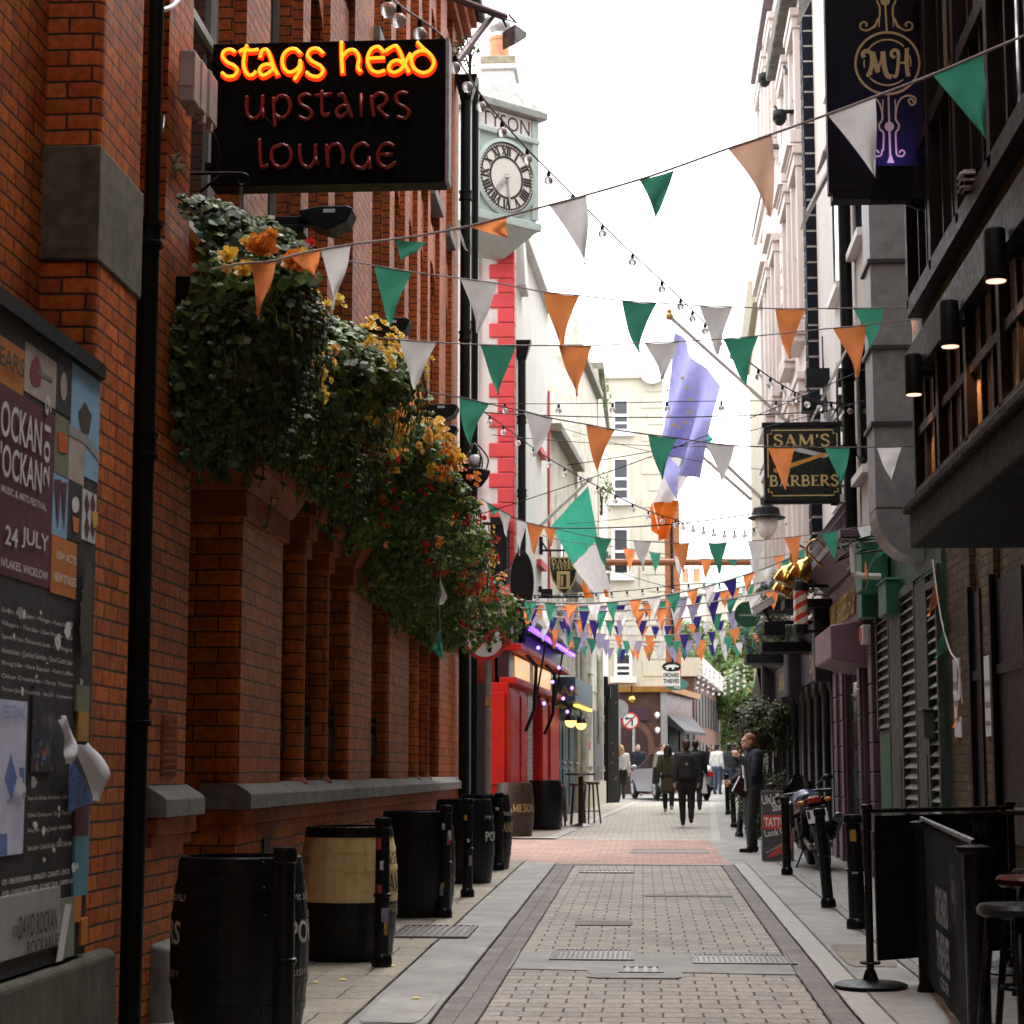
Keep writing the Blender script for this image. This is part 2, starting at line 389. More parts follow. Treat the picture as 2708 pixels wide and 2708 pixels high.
SER={'A':(.86,[([(.12,0),(.43,1)],TN),([(.40,1),(.74,0)],TK),([(.22,.33),(.62,.33)],TN),([(.0,.03),(.25,.03)],.06),([(.58,.03),(.90,.03)],.06)]),'M':(1.08,[([(.14,0),(.18,1)],TN),([(.16,1),(.52,.08)],TK),([(.52,.08),(.88,1)],TN),([(.88,1),(.92,0)],TK),([(.02,.03),(.27,.03)],.06),([(.76,.03),(1.06,.03)],.06)]),'S':(.66,[(_cv((.56,.78),(.48,.95),(.30,.985),(.13,.86),(.16,.66),(.36,.53),(.54,.38),(.56,.16),(.40,.02),(.20,.03),(.08,.22)),.15)]),'B':(.74,[([(.17,0),(.17,1)],TK),(_cv((.17,.96),(.42,.96),(.56,.86),(.54,.64),(.38,.54),(.17,.53)),.13),(_cv((.36,.54),(.58,.46),(.64,.26),(.54,.08),(.36,.04),(.17,.04)),.14),([(.0,.03),(.3,.03)],.06),([(.0,.97),(.3,.97)],.06)]),'R':(.80,[([(.17,0),(.17,1)],TK),(_cv((.17,.96),(.42,.96),(.58,.86),(.56,.62),(.40,.50),(.17,.49)),.13),([(.36,.5),(.70,.02)],.16),([(.0,.03),(.33,.03)],.06),([(.0,.97),(.3,.97)],.06),([(.6,.03),(.84,.03)],.06)]),'E':(.66,[([(.17,0),(.17,1)],TK),([(.17,.96),(.56,.96)],.075),([(.17,.52),(.46,.52)],.07),([(.17,.04),(.60,.04)],.075),([(.56,1),(.56,.8)],.06),([(.60,0),(.60,.22)],.06),([(.46,.42),(.46,.62)],.05),([(.0,.03),(.3,.03)],.06),([(.0,.97),(.3,.97)],.06)]),"'":(.24,[([(.12,1.0),(.10,.72)],.11)]),'D':(.84,[([(.17,0),(.17,1)],TK),(_cv((.17,.96),(.46,.95),(.68,.76),(.72,.48),(.64,.2),(.44,.05),(.17,.04)),.14),([(.0,.03),(.3,.03)],.06),([(.0,.97),(.3,.97)],.06)]),'T':(.76,[([(.38,0),(.38,1)],TK),([(.02,.96),(.74,.96)],.08),([(.04,1),(.04,.76)],.06),([(.72,1),(.72,.76)],.06),([(.22,.03),(.54,.03)],.06)]),'V':(.82,[([(.12,1),(.42,0)],TK),([(.42,0),(.72,1)],TN),([(.0,.97),(.27,.97)],.06),([(.6,.97),(.84,.97)],.06)]),'N':(.90,[([(.14,0),(.14,1)],TN),([(.14,1),(.74,0)],TK),([(.74,0),(.74,1)],TN),([(.02,.03),(.27,.03)],.06),([(.62,.97),(.86,.97)],.06)]),'J':(.56,[(_cv((.36,1),(.36,.3),(.30,.08),(.14,.0),(.05,.14)),.17),([(.18,.97),(.52,.97)],.06)]),'O':(.88,[(_cv((.42,.985),(.16,.82),(.10,.5),(.16,.18),(.42,.015),(.68,.18),(.74,.5),(.68,.82),(.42,.985)),.15)]),'H':(.90,[([(.17,0),(.17,1)],TK),([(.72,0),(.72,1)],TK),([(.17,.5),(.72,.5)],TN),([(.0,.03),(.33,.03)],.06),([(.56,.03),(.88,.03)],.06),([(.0,.97),(.33,.97)],.06),([(.56,.97),(.88,.97)],.06)]),' ':(.4,[])}
def ribbon(mb,P,wd,fn):
 P=[V((a,b,0))for a,b in P];L=[];Rr=[]
 for i in range(len(P)):
  d=P[min(i+1,len(P)-1)]-P[max(i-1,0)]
  d=d.normalized()if d.length>1e-9 else V((1,0,0));n=V((-d.y,d.x,0))*(wd/2)
  L.append(P[i]+n);Rr.append(P[i]-n)
 vs=[fn(p.x,p.y)for p in L]+[fn(p.x,p.y)for p in Rr];n=len(P)
 mb.add(vs,[(i,n+i,n+i+1,i+1)for i in range(n-1)])
def serif(mb,s,o,ux,uy,size,width=None,fnwrap=None):
 tot=sum(SER[c][0]+.06 for c in s)-.06
 o=V(o)if o is not None else None
 sx=(width/tot)if width else size
 if ux is not None:ux=V(ux).normalized();uy=V(uy).normalized()
 x0=0;eps=0
 for c in s:
  wd,st=SER[c]
  for P,t in st:
   eps+=.00006
   nrm=ux.cross(uy)if ux is not None else None
   def fn(a,b,x0=x0,e=eps):
    if fnwrap:return fnwrap((x0+a)*sx,b*size,e)
    return o+ux*((x0+a)*sx)+uy*(b*size)+nrm*e
   ribbon(mb,P,t,fn)
  x0+=wd+.06
 return tot*sx
# --- the ground, one sheet that rises gently, with the paving laid on it
def lx(y):return-2.42+.056*(y-35.5)
def rx(y):return 2.72 if y<44 else 2.72+.04*(y-44)
M_setts=brick_mat('road_setts',(.33,.298,.258),(.215,.207,.205),(.075,.064,.055),.225,.20,.0075,.78,.26,.30,.9,ground=True,bias=-.35,soot=(.11,.10,.095),streak=False)
M_settsd=brick_mat('gutter_setts',(.215,.19,.182),(.165,.15,.148),(.06,.05,.05),.17,.30,.004,.8,.2,.4,.5,ground=True,offs=0.,soot=(.10,.09,.085),streak=False)
M_flags=brick_mat('flagstones',(.34,.30,.235),(.265,.24,.205),(.07,.06,.05),.9,.62,.008,.8,.25,.45,.5,ground=True,soot=(.11,.10,.085),streak=False)
M_flagsr=brick_mat('flagstones_grey',(.27,.255,.235),(.22,.215,.205),(.07,.06,.055),.62,.8,.007,.75,.25,.4,.5,ground=True,soot=(.10,.095,.09),streak=False)
M_pinkb=brick_mat('pink_pavers',(.42,.265,.215),(.34,.215,.18),(.20,.155,.135),.21,.40,.007,.8,.22,.35,.5,ground=True,soot=(.16,.11,.095),streak=False)
M_farb=brick_mat('far_pavers',(.36,.335,.285),(.30,.285,.25),(.16,.15,.135),.22,.42,.007,.8,.22,.3,.5,ground=True,soot=(.14,.13,.12),streak=False)
M_apron=pm('worn_asphalt',(.265,.262,.25),.85,var=.18,sc=1.8,bump=.5,bs=240,dirt=((.15,.145,.135),.45,.85,2.6))
M_kerb=pm('granite_kerb',(.33,.32,.30),.8,var=.18,sc=6,bump=.3,bs=220,dirt=((.17,.16,.15),.5,.85,6))
M_earth=pm('ground_tar',(.16,.155,.15),.9,var=.2,sc=2,bump=.4,bs=200)
M_asph=pm('asphalt',(.20,.195,.185),.85,var=.16,sc=1.4,bump=.4,bs=260,dirt=((.12,.115,.11),.5,.85,3))
def sheet(name,pts,mat,lift,nu=1,nv=1,parent=None,**kw):
 mb=MB();A,B,C,D=pts
 def fn(u,v):
  x=lerp(lerp(A[0],B[0],u),lerp(D[0],C[0],u),v);y=lerp(lerp(A[1],B[1],u),lerp(D[1],C[1],u),v)
  return V((x,y,gz(y)+lift+.004*noise.noise(V((x*1.3,y*1.3,lift*50)))))
 mb.grid(fn,nu,nv)
 return mb.build(name,mat,parent,**kw)
mb=MB();mb.quad((-90,-40,gz(-40)-.03),(90,-40,gz(-40)-.03),(90,320,gz(320)-.03),(-90,320,gz(320)-.03))
mb.build('ground',M_earth,kind='structure')
sheet('road',[(-.91,-4),(.995,-4),(.995,26.2),(-.91,26.2)],M_setts,.0,10,90,kind='structure')
sheet('road_gutter',[(-1.16,-4),(-.91,-4),(-.91,26.2),(-1.16,26.2)],M_settsd,.004,2,90,kind='structure')
sheet('road_gutter',[(.995,-4),(1.16,-4),(1.16,26.2),(.995,26.2)],M_settsd,.004,2,90,kind='structure')
sheet('road_band',[(-.93,13.55),(1.01,13.30),(1.01,14.45),(-.93,14.75)],M_apron,.006,8,6,kind='structure')
sheet('pavement',[(-1.60,-4),(-1.16,-4),(-1.16,26.3),(-1.60,26.8)],M_apron,.012,3,60,kind='structure')
sheet('pavement',[(-2.9,-4),(-1.60,-4),(-1.60,26.8),(-2.9,27.4)],M_flags,.016,6,60,kind='structure')
sheet('kerb',[(1.16,-4),(1.34,-4),(1.34,26.4),(1.16,26.4)],M_kerb,.010,2,60,kind='structure')
sheet('pavement',[(1.34,-4),(1.75,-4),(1.75,33.6),(1.34,33.6)],M_apron,.014,3,60,kind='structure')
sheet('pavement',[(1.75,-4),(3.2,-4),(3.2,40),(1.75,40)],M_flagsr,.02,6,70,kind='structure')
sheet('crossing',[(-9,26.8),(1.2,26.2),(1.12,33.4),(-9,34.0)],M_pinkb,.007,16,12,kind='structure')
sheet('crossing_edge',[(-1.16,26.05),(1.16,26.05),(1.16,26.22),(-1.16,26.22)],M_kerb,.0095,4,1,kind='structure')
sheet('road_far',[(-1.5,33.7),(1.12,33.4),(1.95,59.4),(-.13,59.4)],M_farb,.004,8,40,kind='structure')
sheet('kerb',[(1.12,26.0),(1.36,26.0),(1.36,33.5),(1.08,33.5)],M_apron,.008,2,12,kind='structure')
sheet('kerb',[(1.12,33.4),(1.27,33.4),(2.10,59.4),(1.95,59.4)],M_kerb,.009,1,30,kind='structure')
sheet('pavement',[(1.27,33.4),(1.75,33.4),(2.55,59.4),(2.10,59.4)],M_apron,.007,2,20,kind='structure')
sheet('kerb',[(-1.70,34.0),(-1.5,33.9),(-.13,59.4),(-.33,59.4)],M_kerb,.012,1,30,kind='structure')
sheet('pavement',[(-3.2,34.2),(-1.70,34.0),(-.33,59.4),(-1.6,59.4)],M_flags,.010,4,30,kind='structure')
sheet('pavement',[(1.75,40),(3.6,40),(4.4,120),(2.55,60)],M_flagsr,.006,4,30,kind='structure')
sheet('road_far',[(-16,59.4),(2.6,59.4),(5.2,140),(-16,140)],M_asph,.002,6,10,kind='structure')
def cover(kind,label,cx,cy,wx,wy,ang=0.,slots='grid'):
 z=gz(cy)+(.026 if cx<-1.1 else .012)
 t=thing('drain_cover',label,'drain cover',(cx,cy,z))
 M=Matrix.Translation((cx,cy,z))@Matrix.Rotation(ang,4,'Z')@Matrix.Rotation(math.atan(SL),4,'X')
 f=MB();e=.03
 f.box(-wx/2,wx/2,-wy/2,-wy/2+e,-.012,.002,M);f.box(-wx/2,wx/2,wy/2-e,wy/2,-.012,.002,M)
 f.box(-wx/2,-wx/2+e,-wy/2+e,wy/2-e,-.012,.002,M);f.box(wx/2-e,wx/2,-wy/2+e,wy/2-e,-.012,.002,M)
 f.build('frame',pm('cast_iron',(.12,.11,.11),.55,.6,var=.3,sc=20,bump=.2),t)
 g=MB();x0,x1,y0,y1=-wx/2+e,wx/2-e,-wy/2+e,wy/2-e
 g.box(x0,x1,y0,y1,-.012,-.006,M)
 if slots=='bars':
  n=int((x1-x0)/.052)
  for i in range(n):
   x=x0+(i+.5)*(x1-x0)/n;g.box(x-.013,x+.013,y0,y1,-.006,.001,M)
 else:
  n=int((x1-x0)/.035);k=max(2,int((y1-y0)/.055))
  for i in range(n):
   for j in range(k):
    x=x0+(i+.5)*(x1-x0)/n;y=y0+(j+.5)*(y1-y0)/k
    g.box(x-.011,x+.011,y-.018,y+.018,-.006,.001,M)
 g.build('grating',pm('worn_iron',(.19,.175,.17)if slots=='grid' else(.30,.30,.31),.45,.7,var=.3,sc=20,bump=.1),t)
a=gnd(1445,2535);cover('','wide studded iron cover let into the grey band across the lane, left of the two',gnd(1568,2528).x,gnd(1568,2528).y,.60,.72)
cover('','studded iron cover let into the grey band, next to the right gutter',gnd(1965,2540).x,gnd(1965,2540).y,.72,.62)
cover('','small slotted gully grating just in front of the two studded covers',gnd(1695,2568).x,gnd(1695,2568).y,.30,.36,slots='bars')
cover('','slotted gully grating on the edge of the pink crossing',gnd(1605,2307).x,gnd(1605,2307).y,.66,.45,slots='bars')
cover('','long grey grating across the pink crossing',gnd(1770,2253).x,gnd(1770,2253).y,1.15,1.1)
cover('','ribbed steel grating in the left pavement beside the cream barrel',gnd(1150,2470).x,gnd(1150,2470).y,.62,1.05,slots='bars')
M_joint=pm('dirty_joint',(.045,.04,.036),.95,var=.4,sc=9,bump=.3)
def joint(x,y0,y1,w_,lift,seed):
 m=MB();n=int((y1-y0)/.12);vs=[]
 for i in range(n+1):
  y=lerp(y0,y1,i/n);c=x+.010*noise.noise(V((y*.9,seed,0)));h=w_*.62*(.55+.7*abs(noise.noise(V((y*3.1,seed,5))))+.4*noise.noise(V((y*9,seed,2))))
  vs+=[(c-h,y,gz(y)+lift),(c+h,y,gz(y)+lift)]
 m.add(vs,[(2*i,2*i+1,2*i+3,2*i+2)for i in range(n)]);m.build('paving_joint',M_joint,kind='structure')
for k,(x,y0,y1,w_,l)in enumerate(((-1.16,6,26.1,.014,.021),(-.91,6,26.1,.009,.012),(.995,6,26.1,.009,.012),(1.16,6,26.3,.010,.019),(1.34,6,26.3,.006,.024),(1.75,6,33,.007,.029),(-1.60,6,26.7,.011,.026),(2.12,8,30,.004,.028),(-2.1,8,27,.005,.025))):joint(x,y0,y1,w_,l,k)
def patch(cx,cy,wx,wy,mat,lift,seed):
 m=MB();n=28;vs=[]
 for k in range(n):
  t=2*math.pi*k/n;c,s=math.cos(t),math.sin(t);q=1/max(abs(c),abs(s))*(1+.07*noise.noise(V((c*2,s*2,seed))));x=cx+c*q*wx/2;y=cy+s*q*wy/2;vs.append((x,y,gz(y)+lift))
 m.add(vs,[tuple(range(n))]);m.build('road_patch',mat,kind='structure')
g_=gnd(1680,2575);patch(g_.x,g_.y,.62,.62,M_apron,.0075,1);patch(.45,20.5,.9,.25,pm('dark_repair',(.17,.155,.145),.9,var=.25,sc=5,bump=.5),.007,2);patch(-1.38,11.4,.34,1.3,pm('pale_repair',(.30,.29,.275),.85,var=.2,sc=4,bump=.4),.0185,3);patch(1.55,14.5,.34,1.6,pm('brown_stain',(.20,.18,.15),.9,var=.3,sc=3,bump=.4),.0205,4);patch(-.35,17.2,.5,.45,pm('dark_repair',(.17,.155,.145)),.007,5)
# --- brick pub on the left
PF=-2.65
pub=thing('brick_pub','tall red brick pub with terracotta capitals and a granite sill along the left','building',(PF,18,0))
PIERS=[(12.83,14.38),(17.7,19.2),(20.5,22.3),(25.6,28.4)]
MULL=[15.33,16.5,23.2,24.4]
wl=MB()
wl.box(-9,-2.87,-8,9.05,-.4,20)  # upper part is out of view, raised to shade the near lane
wl.box(-9,-2.66,10.3,11.37,-.4,4.4);wl.box(-9,-2.8,9.8,10.3,-.4,12.4);wl.box(-9,9,-3,-2,-.4,17)  # last box: unseen wall added behind the camera to cut light on the lane
wl.box(-9,-3.7,11.37,12.83,-.4,4.4)
wl.box(-3.7,-2.66,11.5,12.83,3.55,4.4)
wl.box(-9,-2.66,12.83,28.4,-.4,1.2)
wl.box(-9,-3.05,12.83,28.4,1.2,3.6)
wl.box(-9,-2.74,12.83,28.4,3.6,4.4)
wl.box(-9,-2.93,9.3,28.4,4.4,12.4)
wl.build('wall',M_brick,pub)
def pier(y0,y1,x,z0,z1,capital=True,depth=.55):
 p=MB();r=.05
 pts=[]
 for k in range(5):
  a=math.pi*.5*k/4;pts.append((x-r+r*math.sin(a),y0+r-r*math.cos(a),z0))
 for k in range(5):
  a=math.pi*.5*k/4;pts.append((x-r+r*math.cos(a),y1-r+r*math.sin(a),z0))
 pts=pts[:];pts+=[(x-depth,y1,z0),(x-depth,y0,z0)]
 p.prism([V(q)for q in pts][::1],(0,0,z1-z0))
 o=p.build('pilaster',M_brick_l if capital else M_brick,pub)
 if capital:
  c=MB()
  for a,b,e0,e1 in((z1-.40,z1-.22,.035,.035),(z1-.22,z1-.06,.05,.14),(z1-.06,z1+.03,.16,.16),(z1+.03,z1+.06,.11,.11)):
   c.hexa([(x-.35,y0-e0,a),(x+e0,y0-e0,a),(x+e0,y1+e0,a),(x-.35,y1+e0,a)],[(x-.35,y0-e1,b),(x+e1,y0-e1,b),(x+e1,y1+e1,b),(x-.35,y1+e1,b)])
  c.build('capital',M_capital,o,bevel=.008)
 return o
pier(9.05,9.85,-2.60,-.4,13,False)
st=MB();st.box(-3.0,-2.59,9.035,9.865,3.88,4.45);st.build('stone_band',pm('band_stone',(.115,.095,.066),.85,var=.4,sc=12,bump=.35,dirt=((.03,.03,.02),.45,.75,4)),pub,bevel=.01)
for y0,y1 in PIERS:pier(y0,y1,PF,1.2,3.52)
for ym in MULL:
 m=MB();m.lathe([(.125,1.28),(.125,3.14)],14,Matrix.Translation((-2.77,ym,0)))
 m.box(-2.95,-2.80,ym-.15,ym+.15,1.28,3.14)
 o=m.build('mullion',M_brick_l,pub,smooth='auto')
 c=MB()
 for a,b,e in((3.12,3.27,.16),(3.27,3.42,.2),(3.42,3.55,.27)):c.box(-2.98,-2.77+e*.9,ym-e,ym+e,a,b)
 c.build('capital',M_capital,o,bevel=.01)
 b=MB();b.lathe([(.16,1.28),(.16,1.36),(.125,1.40)],14,Matrix.Translation((-2.77,ym,0)));b.build('base',M_capital,o,smooth='auto')
GAPS=[(14.38,15.2),(15.46,16.37),(16.63,17.7),(19.2,20.5),(22.3,23.07),(23.33,24.27),(24.53,25.6)]
M_wood=pm('dark_sash',(.03,.022,.016),.4,var=.3)
for a,b in GAPS:
 f=MB()
 f.box(-3.04,-2.97,a,a+.07,1.3,3.6);f.box(-3.04,-2.97,b-.07,b,1.3,3.6)
 f.box(-3.04,-2.98,a+.07,b-.07,2.55,2.62);f.box(-3.04,-2.98,a+.07,b-.07,1.3,1.38)
 o=f.build('window',M_wood,pub)
 g=MB();g.quad((-3.03,a+.05,1.3),(-3.03,b-.05,1.3),(-3.03,b-.05,3.6),(-3.03,a+.05,3.6));g.build('pane',M_glass,o)
 r=MB();n=int((b-a)/.075)
 r.box(-2.80,-2.77,a,b,1.60,1.63);r.box(-2.80,-2.77,a,b,1.90,1.93);r.box(-2.795,-2.775,a,b,1.63,1.82)
 for i in range(n):
  y=a+(i+.5)*(b-a)/n
  r.tube([(-2.785,y,1.82),(-2.785,y,1.98)],.008,5);r.ball((-2.785,y,1.99),.014,n=6,m=4)
 r.build('railing',M_black,pub)
def sill(y0,y1,xo=-2.55):
 s=MB()
 P=[(-2.9,1.20),(xo,1.20),(xo,1.295),(xo-.02,1.315),(-2.66,1.37),(-2.9,1.37)]
 s.prism([V((x,y0,z))for x,z in P],(0,y1-y0,0))
 o=s.build('sill',M_stone,pub,bevel=.006)
 m=MB();m.box(-2.9,-2.60,y0+.012,y1,1.10,1.198);m.box(-2.9,-2.63,y0+.015,y1,1.04,1.10);m.build('moulding',M_capital,o,bevel=.01)
sill(12.80,28.3);sill(10.50,11.44)
d=MB();d.box(-3.55,-3.5,11.5,12.83,.0,3.5);d.box(-3.5,-3.47,11.6,12.1,.4,1.5);d.box(-3.5,-3.47,12.2,12.7,.4,1.5);d.box(-3.5,-3.47,11.6,12.1,1.7,2.6);d.box(-3.5,-3.47,12.2,12.7,1.7,2.6)
dr=d.build('door',M_black_g,pub);d=MB();d.ball((-3.45,11.62,1.2),.03);d.build('handle',pm('brass',(.55,.36,.12),.3,1.),dr)
v=MB()
for(y0,y1,z0,z1)in((10.78,11.14,1.42,1.76),):
 v.box(-2.665,-2.652,y0,y1,z0,z1)
 for i in range(9):v.box(-2.652,-2.646,y0+.02,y1-.02,z0+.02+i*.036,z0+.04+i*.036)
v.build('air_vent',M_capital,pub)
v=MB();v.box(-2.665,-2.645,13.75,13.98,.62,.98);v.build('air_vent',M_blackp,pub)
p=MB();p.hexa([(-3.0,-8,-.3),(-2.50,-8,-.3),(-2.50,9.5,-.3),(-3.0,9.5,-.3)],[(-3.0,-8,.66),(-2.53,-8,.60),(-2.53,9.48,.60),(-3.0,9.48,.66)])
p.build('plinth',M_stone_moss,pub,bevel=.03,seg=3)
p=MB();p.hexa([(-3.0,10.66,-.3),(-2.52,10.66,-.3),(-2.52,11.5,-.3),(-3.0,11.5,-.3)],[(-3.0,10.66,.58),(-2.56,10.68,.50),(-2.56,11.5,.50),(-3.0,11.5,.58)])
p.build('plinth',M_stone,pub,bevel=.03,seg=3)
UP_P=[(10.6,11.35),(12.75,13.75),(14.95,15.45),(16.3,16.8),(17.75,19.2),(20.4,20.95),(21.75,22.3),(23.0,23.5),(24.15,24.6),(25.6,26.6),(27.3,28.4)]
for y0,y1 in UP_P:
 p=MB();p.box(-3.1,-2.68,y0+.08,y1-.08,4.35,12.3);p.box(-3.1,-2.76,y0,y0+.08,4.35,12.0);p.box(-3.1,-2.76,y1-.08,y1,4.35,12.0)
 p.build('pilaster',M_brick,pub)
for(a0,a1),(b0,b1)in zip(UP_P[:-1],UP_P[1:]):
 y0,y1=a1,b0
 for z0,z1 in((4.9,7.75),(9.0,11.2)):
  f=MB();fr=.055
  f.box(-2.925,-2.86,y0,y0+fr,z0,z1);f.box(-2.925,-2.86,y1-fr,y1,z0,z1);f.box(-2.925,-2.865,y0+fr,y1-fr,z0,z0+.07)
  f.box(-2.925,-2.865,y0+fr,y1-fr,(z0+z1)/2-.03,(z0+z1)/2+.03);f.box(-2.925,-2.865,y0+fr,y1-fr,z1-.06,z1)
  o=f.build('window',M_white if y0<12 else pm('grey_sash',(.25,.24,.22),.5),pub)
  g=MB();g.quad((-2.90,y0+.03,z0),(-2.90,y1-.03,z0),(-2.90,y1-.03,z1),(-2.90,y0+.03,z1));g.build('pane',M_glass,o)
  if z0>8:s=MB();s.box(-2.9,-2.62,y0-.06,y1+.06,z0-.16,z0);s.build('sill',M_stone,o,bevel=.01)
  ar=MB();n=10;c=(y0+y1)/2;rr=(y1-y0)/2
  for k in range(n):
   t0=math.pi*k/n;t1=math.pi*(k+1)/n
   P=[(-2.73,c-rr*math.cos(t0),z1+rr*.7*math.sin(t0)),(-2.73,c-rr*math.cos(t1),z1+rr*.7*math.sin(t1)),(-2.73,c-rr*math.cos(t1),z1+.85),(-2.73,c-rr*math.cos(t0),z1+.85)]
   ar.prism([V(q)for q in P],(-.19,0,0))
  ar.build('arch',M_brick,pub)
c=MB();c.box(-3.1,-2.60,9.2,28.45,12.3,12.45);c.box(-3.1,-2.50,9.2,28.5,12.45,12.62);c.box(-9,-2.42,9.2,28.55,12.62,12.8)
c.build('cornice',M_capital,pub,bevel=.01)
g=MB();g.tube([(-2.36,9,12.75),(-2.36,28.5,12.75)],.075,8);g.build('gutter',M_black,pub)
ch=MB();ch.box(-4.4,-3.4,27.0,28.3,12.8,14.2);ch.box(-4.5,-3.3,26.9,28.4,14.2,14.4);ch.build('chimney',M_brick,pub)
def downpipe(par,x,y,z0,z1,r,mat,collars=(),hopper=False):
 p=MB();p.tube([(x,y,z0),(x,y,z1)],r,12)
 for z in collars:p.lathe([(r*1.3,z-.07),(r*1.3,z-.045),(r*1.12,z-.04),(r*1.12,z+.04),(r*1.3,z+.045),(r*1.3,z+.07)],12,Matrix.Translation((x,y,0)))
 if hopper:p.hexa([(x-.08,y-.08,z1-.05),(x+.08,y-.08,z1-.05),(x+.08,y+.08,z1-.05),(x-.08,y+.08,z1-.05)],[(x-.16,y-.16,z1+.3),(x+.18,y-.16,z1+.3),(x+.18,y+.16,z1+.3),(x-.16,y+.16,z1+.3)])
 return p.build('drainpipe',mat,par,smooth='auto')
M_pipe=pm('drainpipe_black',(.005,.0075,.007),.45,spec=.15,var=.4,sc=5,bump=.1,dirt=((.05,.06,.04),.62,.85,5))
downpipe(pub,-2.62,10.11,-.1,4.35,.058,M_pipe,(1.75,3.15,4.3))
downpipe(pub,-2.61,10.11,4.3,12.4,.042,M_pipe,(6.6,9.0))
downpipe(pub,-2.53,27.85,0,11.3,.075,M_pipe,(3.4,5.6,7.7,9.8),True)
downpipe(pub,-2.45,28.5,0,11.8,.055,M_pipe,(4,8))
b=MB();b.box(-2.6,-2.5,9.9,10.22,6.05,6.7);b.box(-2.6,-2.46,9.88,10.24,6.7,6.75);b.build('junction_box',M_metal,pub,bevel=.01)
# --- poster board
PX_=-2.57
pb=thing('poster_board','weathered black billboard of torn festival posters on the brick wall, nearest on the left','billboard',(PX_,8,.62))
mb=MB();mb.box(-2.86,PX_,5.0,9.07,.62,3.30);mb.build('board',pm('board_black',(.017,.016,.018),.65,var=.3,bump=.1,dirt=((.2,.19,.19),.70,.76,9)),pb)
mb=MB();mb.box(-2.86,PX_+.025,5.0,9.08,3.30,3.37);mb.build('frame',M_black,pb)
_lay=[0]
def pic(name,x0,x1,yt,yb,mat,par=pb):
 _lay[0]+=1;X=PX_+.002+_lay[0]*.0002
 ym=(yt+yb)/2;a=atx(x0,yt,PX_);b_=atx(x0,yb,PX_);c_=atx(x1,ym,PX_);a.y=atx(x0,ym,PX_).y
 y1=min(c_.y,9.068);m=MB();m.box(PX_,X,a.y,y1,max(b_.z,.63),min(a.z,3.29));m.build(name,mat,par);return X,a,b_,y1
def polyp(name,pts,mat,par=pb,d=.0002):
 _lay[0]+=1;X=PX_+.002+_lay[0]*.0002
 m=MB();P=[atx(px,py,PX_)for px,py in pts];P=[V((X,min(p.y,9.068),p.z))for p in P];m.prism(P,(-d,0,0));return m.build(name,mat,par)
def word(name,s,x0,x1,yb,h,mat,par=pb):
 X=PX_+.004+_lay[0]*.0002+.002
 a=atx(x0,yb,PX_);t=atx(x0,yb-h,PX_);c_=atx(x1,yb,PX_)
 m=MB();put(m,s,(X,a.y,a.z),(0,1,0),(0,0,1),size=t.z-a.z,width=c_.y-a.y);return m.build(name,mat,par)
def ink(n,c,r=.6):return pm('print_'+n,c,r,var=.12,sc=10,bump=.06,dirt=(tuple(x*.55+.02 for x in c),.55,.85,6))
K_or,K_ma,K_be,K_bl,K_ol,K_bk,K_wh,K_gr,K_te=ink('orange',(.52,.17,.02)),ink('maroon',(.10,.016,.035)),ink('beige',(.42,.34,.30)),ink('blue',(.23,.42,.62)),ink('olive',(.17,.18,.11)),ink('black',(.02,.02,.024)),ink('white',(.62,.6,.6)),ink('grey',(.30,.29,.29)),ink('teal',(.10,.27,.36))
pic('print',-60,64,845,992,K_or);pic('print',64,149,900,1033,K_be);pic('print',149,186,930,1085,K_bk);pic('print',186,262,955,1240,K_bl)
pic('print',-60,143,975,1500,K_ma);pic('print',143,180,1090,1248,K_ol);pic('print',180,222,1120,1272,K_be)
pic('print',137,177,1248,1412,K_bl);pic('print',177,215,1264,1424,K_bk);pic('print',215,252,1290,1425,K_wh);pic('print',133,200,1412,1566,K_or)
polyp('print',[(82,955),(96,940),(110,985),(104,1020),(86,1022),(76,990)],ink('guitar',(.22,.03,.04)))
polyp('print',[(98,978),(136,1000),(138,1012),(98,990)],K_ol)
polyp('print',[(166+9*math.cos(t*.52),1022+38*math.sin(t*.52))for t in range(12)],K_be)
polyp('print',[(180,1122),(222,1145),(262,1200),(262,1222),(222,1172),(180,1150)],K_gr)
polyp('print',[(150,1140),(174,1150),(176,1200),(152,1195)],ink('logo',(.55,.09,.02)))
polyp('print',[(205,1090),(222,1062),(240,1100),(232,1150),(214,1145)],ink('cow',(.05,.035,.03)))
for i,x in enumerate((220,236)):
 for j in range(2):polyp('print',[(x,1330+j*60),(x+7,1300+j*60),(x+14,1338+j*60),(x+7,1368+j*60)],K_ma)
for i in range(2):polyp('print',[(140+i*18,1268+i*8),(158+i*16,1268+i*8),(150+i*16,1400+i*8)],K_ma)
polyp('print',[(196+10*math.cos(t*.52),1335+22*math.sin(t*.52))for t in range(12)],K_wh)
polyp('print',[(188,1365),(206,1372),(204,1410),(190,1405)],K_or)
polyp('print',[(238,1352),(262,1358),(272,1392),(244,1398)],ink('yellow',(.6,.38,.05)))
word('lettering','EARS',-8,58,962,52,K_bk);word('lettering','OCKAN',-6,104,1150,98,K_wh);word('lettering',"'OCKAN",-8,104,1255,92,K_wh)
word('lettering','MUSIC & ARTS FESTIVAL',-4,118,1300,20,K_wh);word('lettering','24',6,40,1438,52,K_wh);word('lettering','JULY',50,122,1448,58,K_wh)
word('lettering',"N'LAKES, WICKLOW",-4,120,1500,28,K_wh);word('lettering','150+ ACTS',143,196,1476,22,K_wh);word('lettering','NEW STAGES',136,196,1535,24,K_wh)
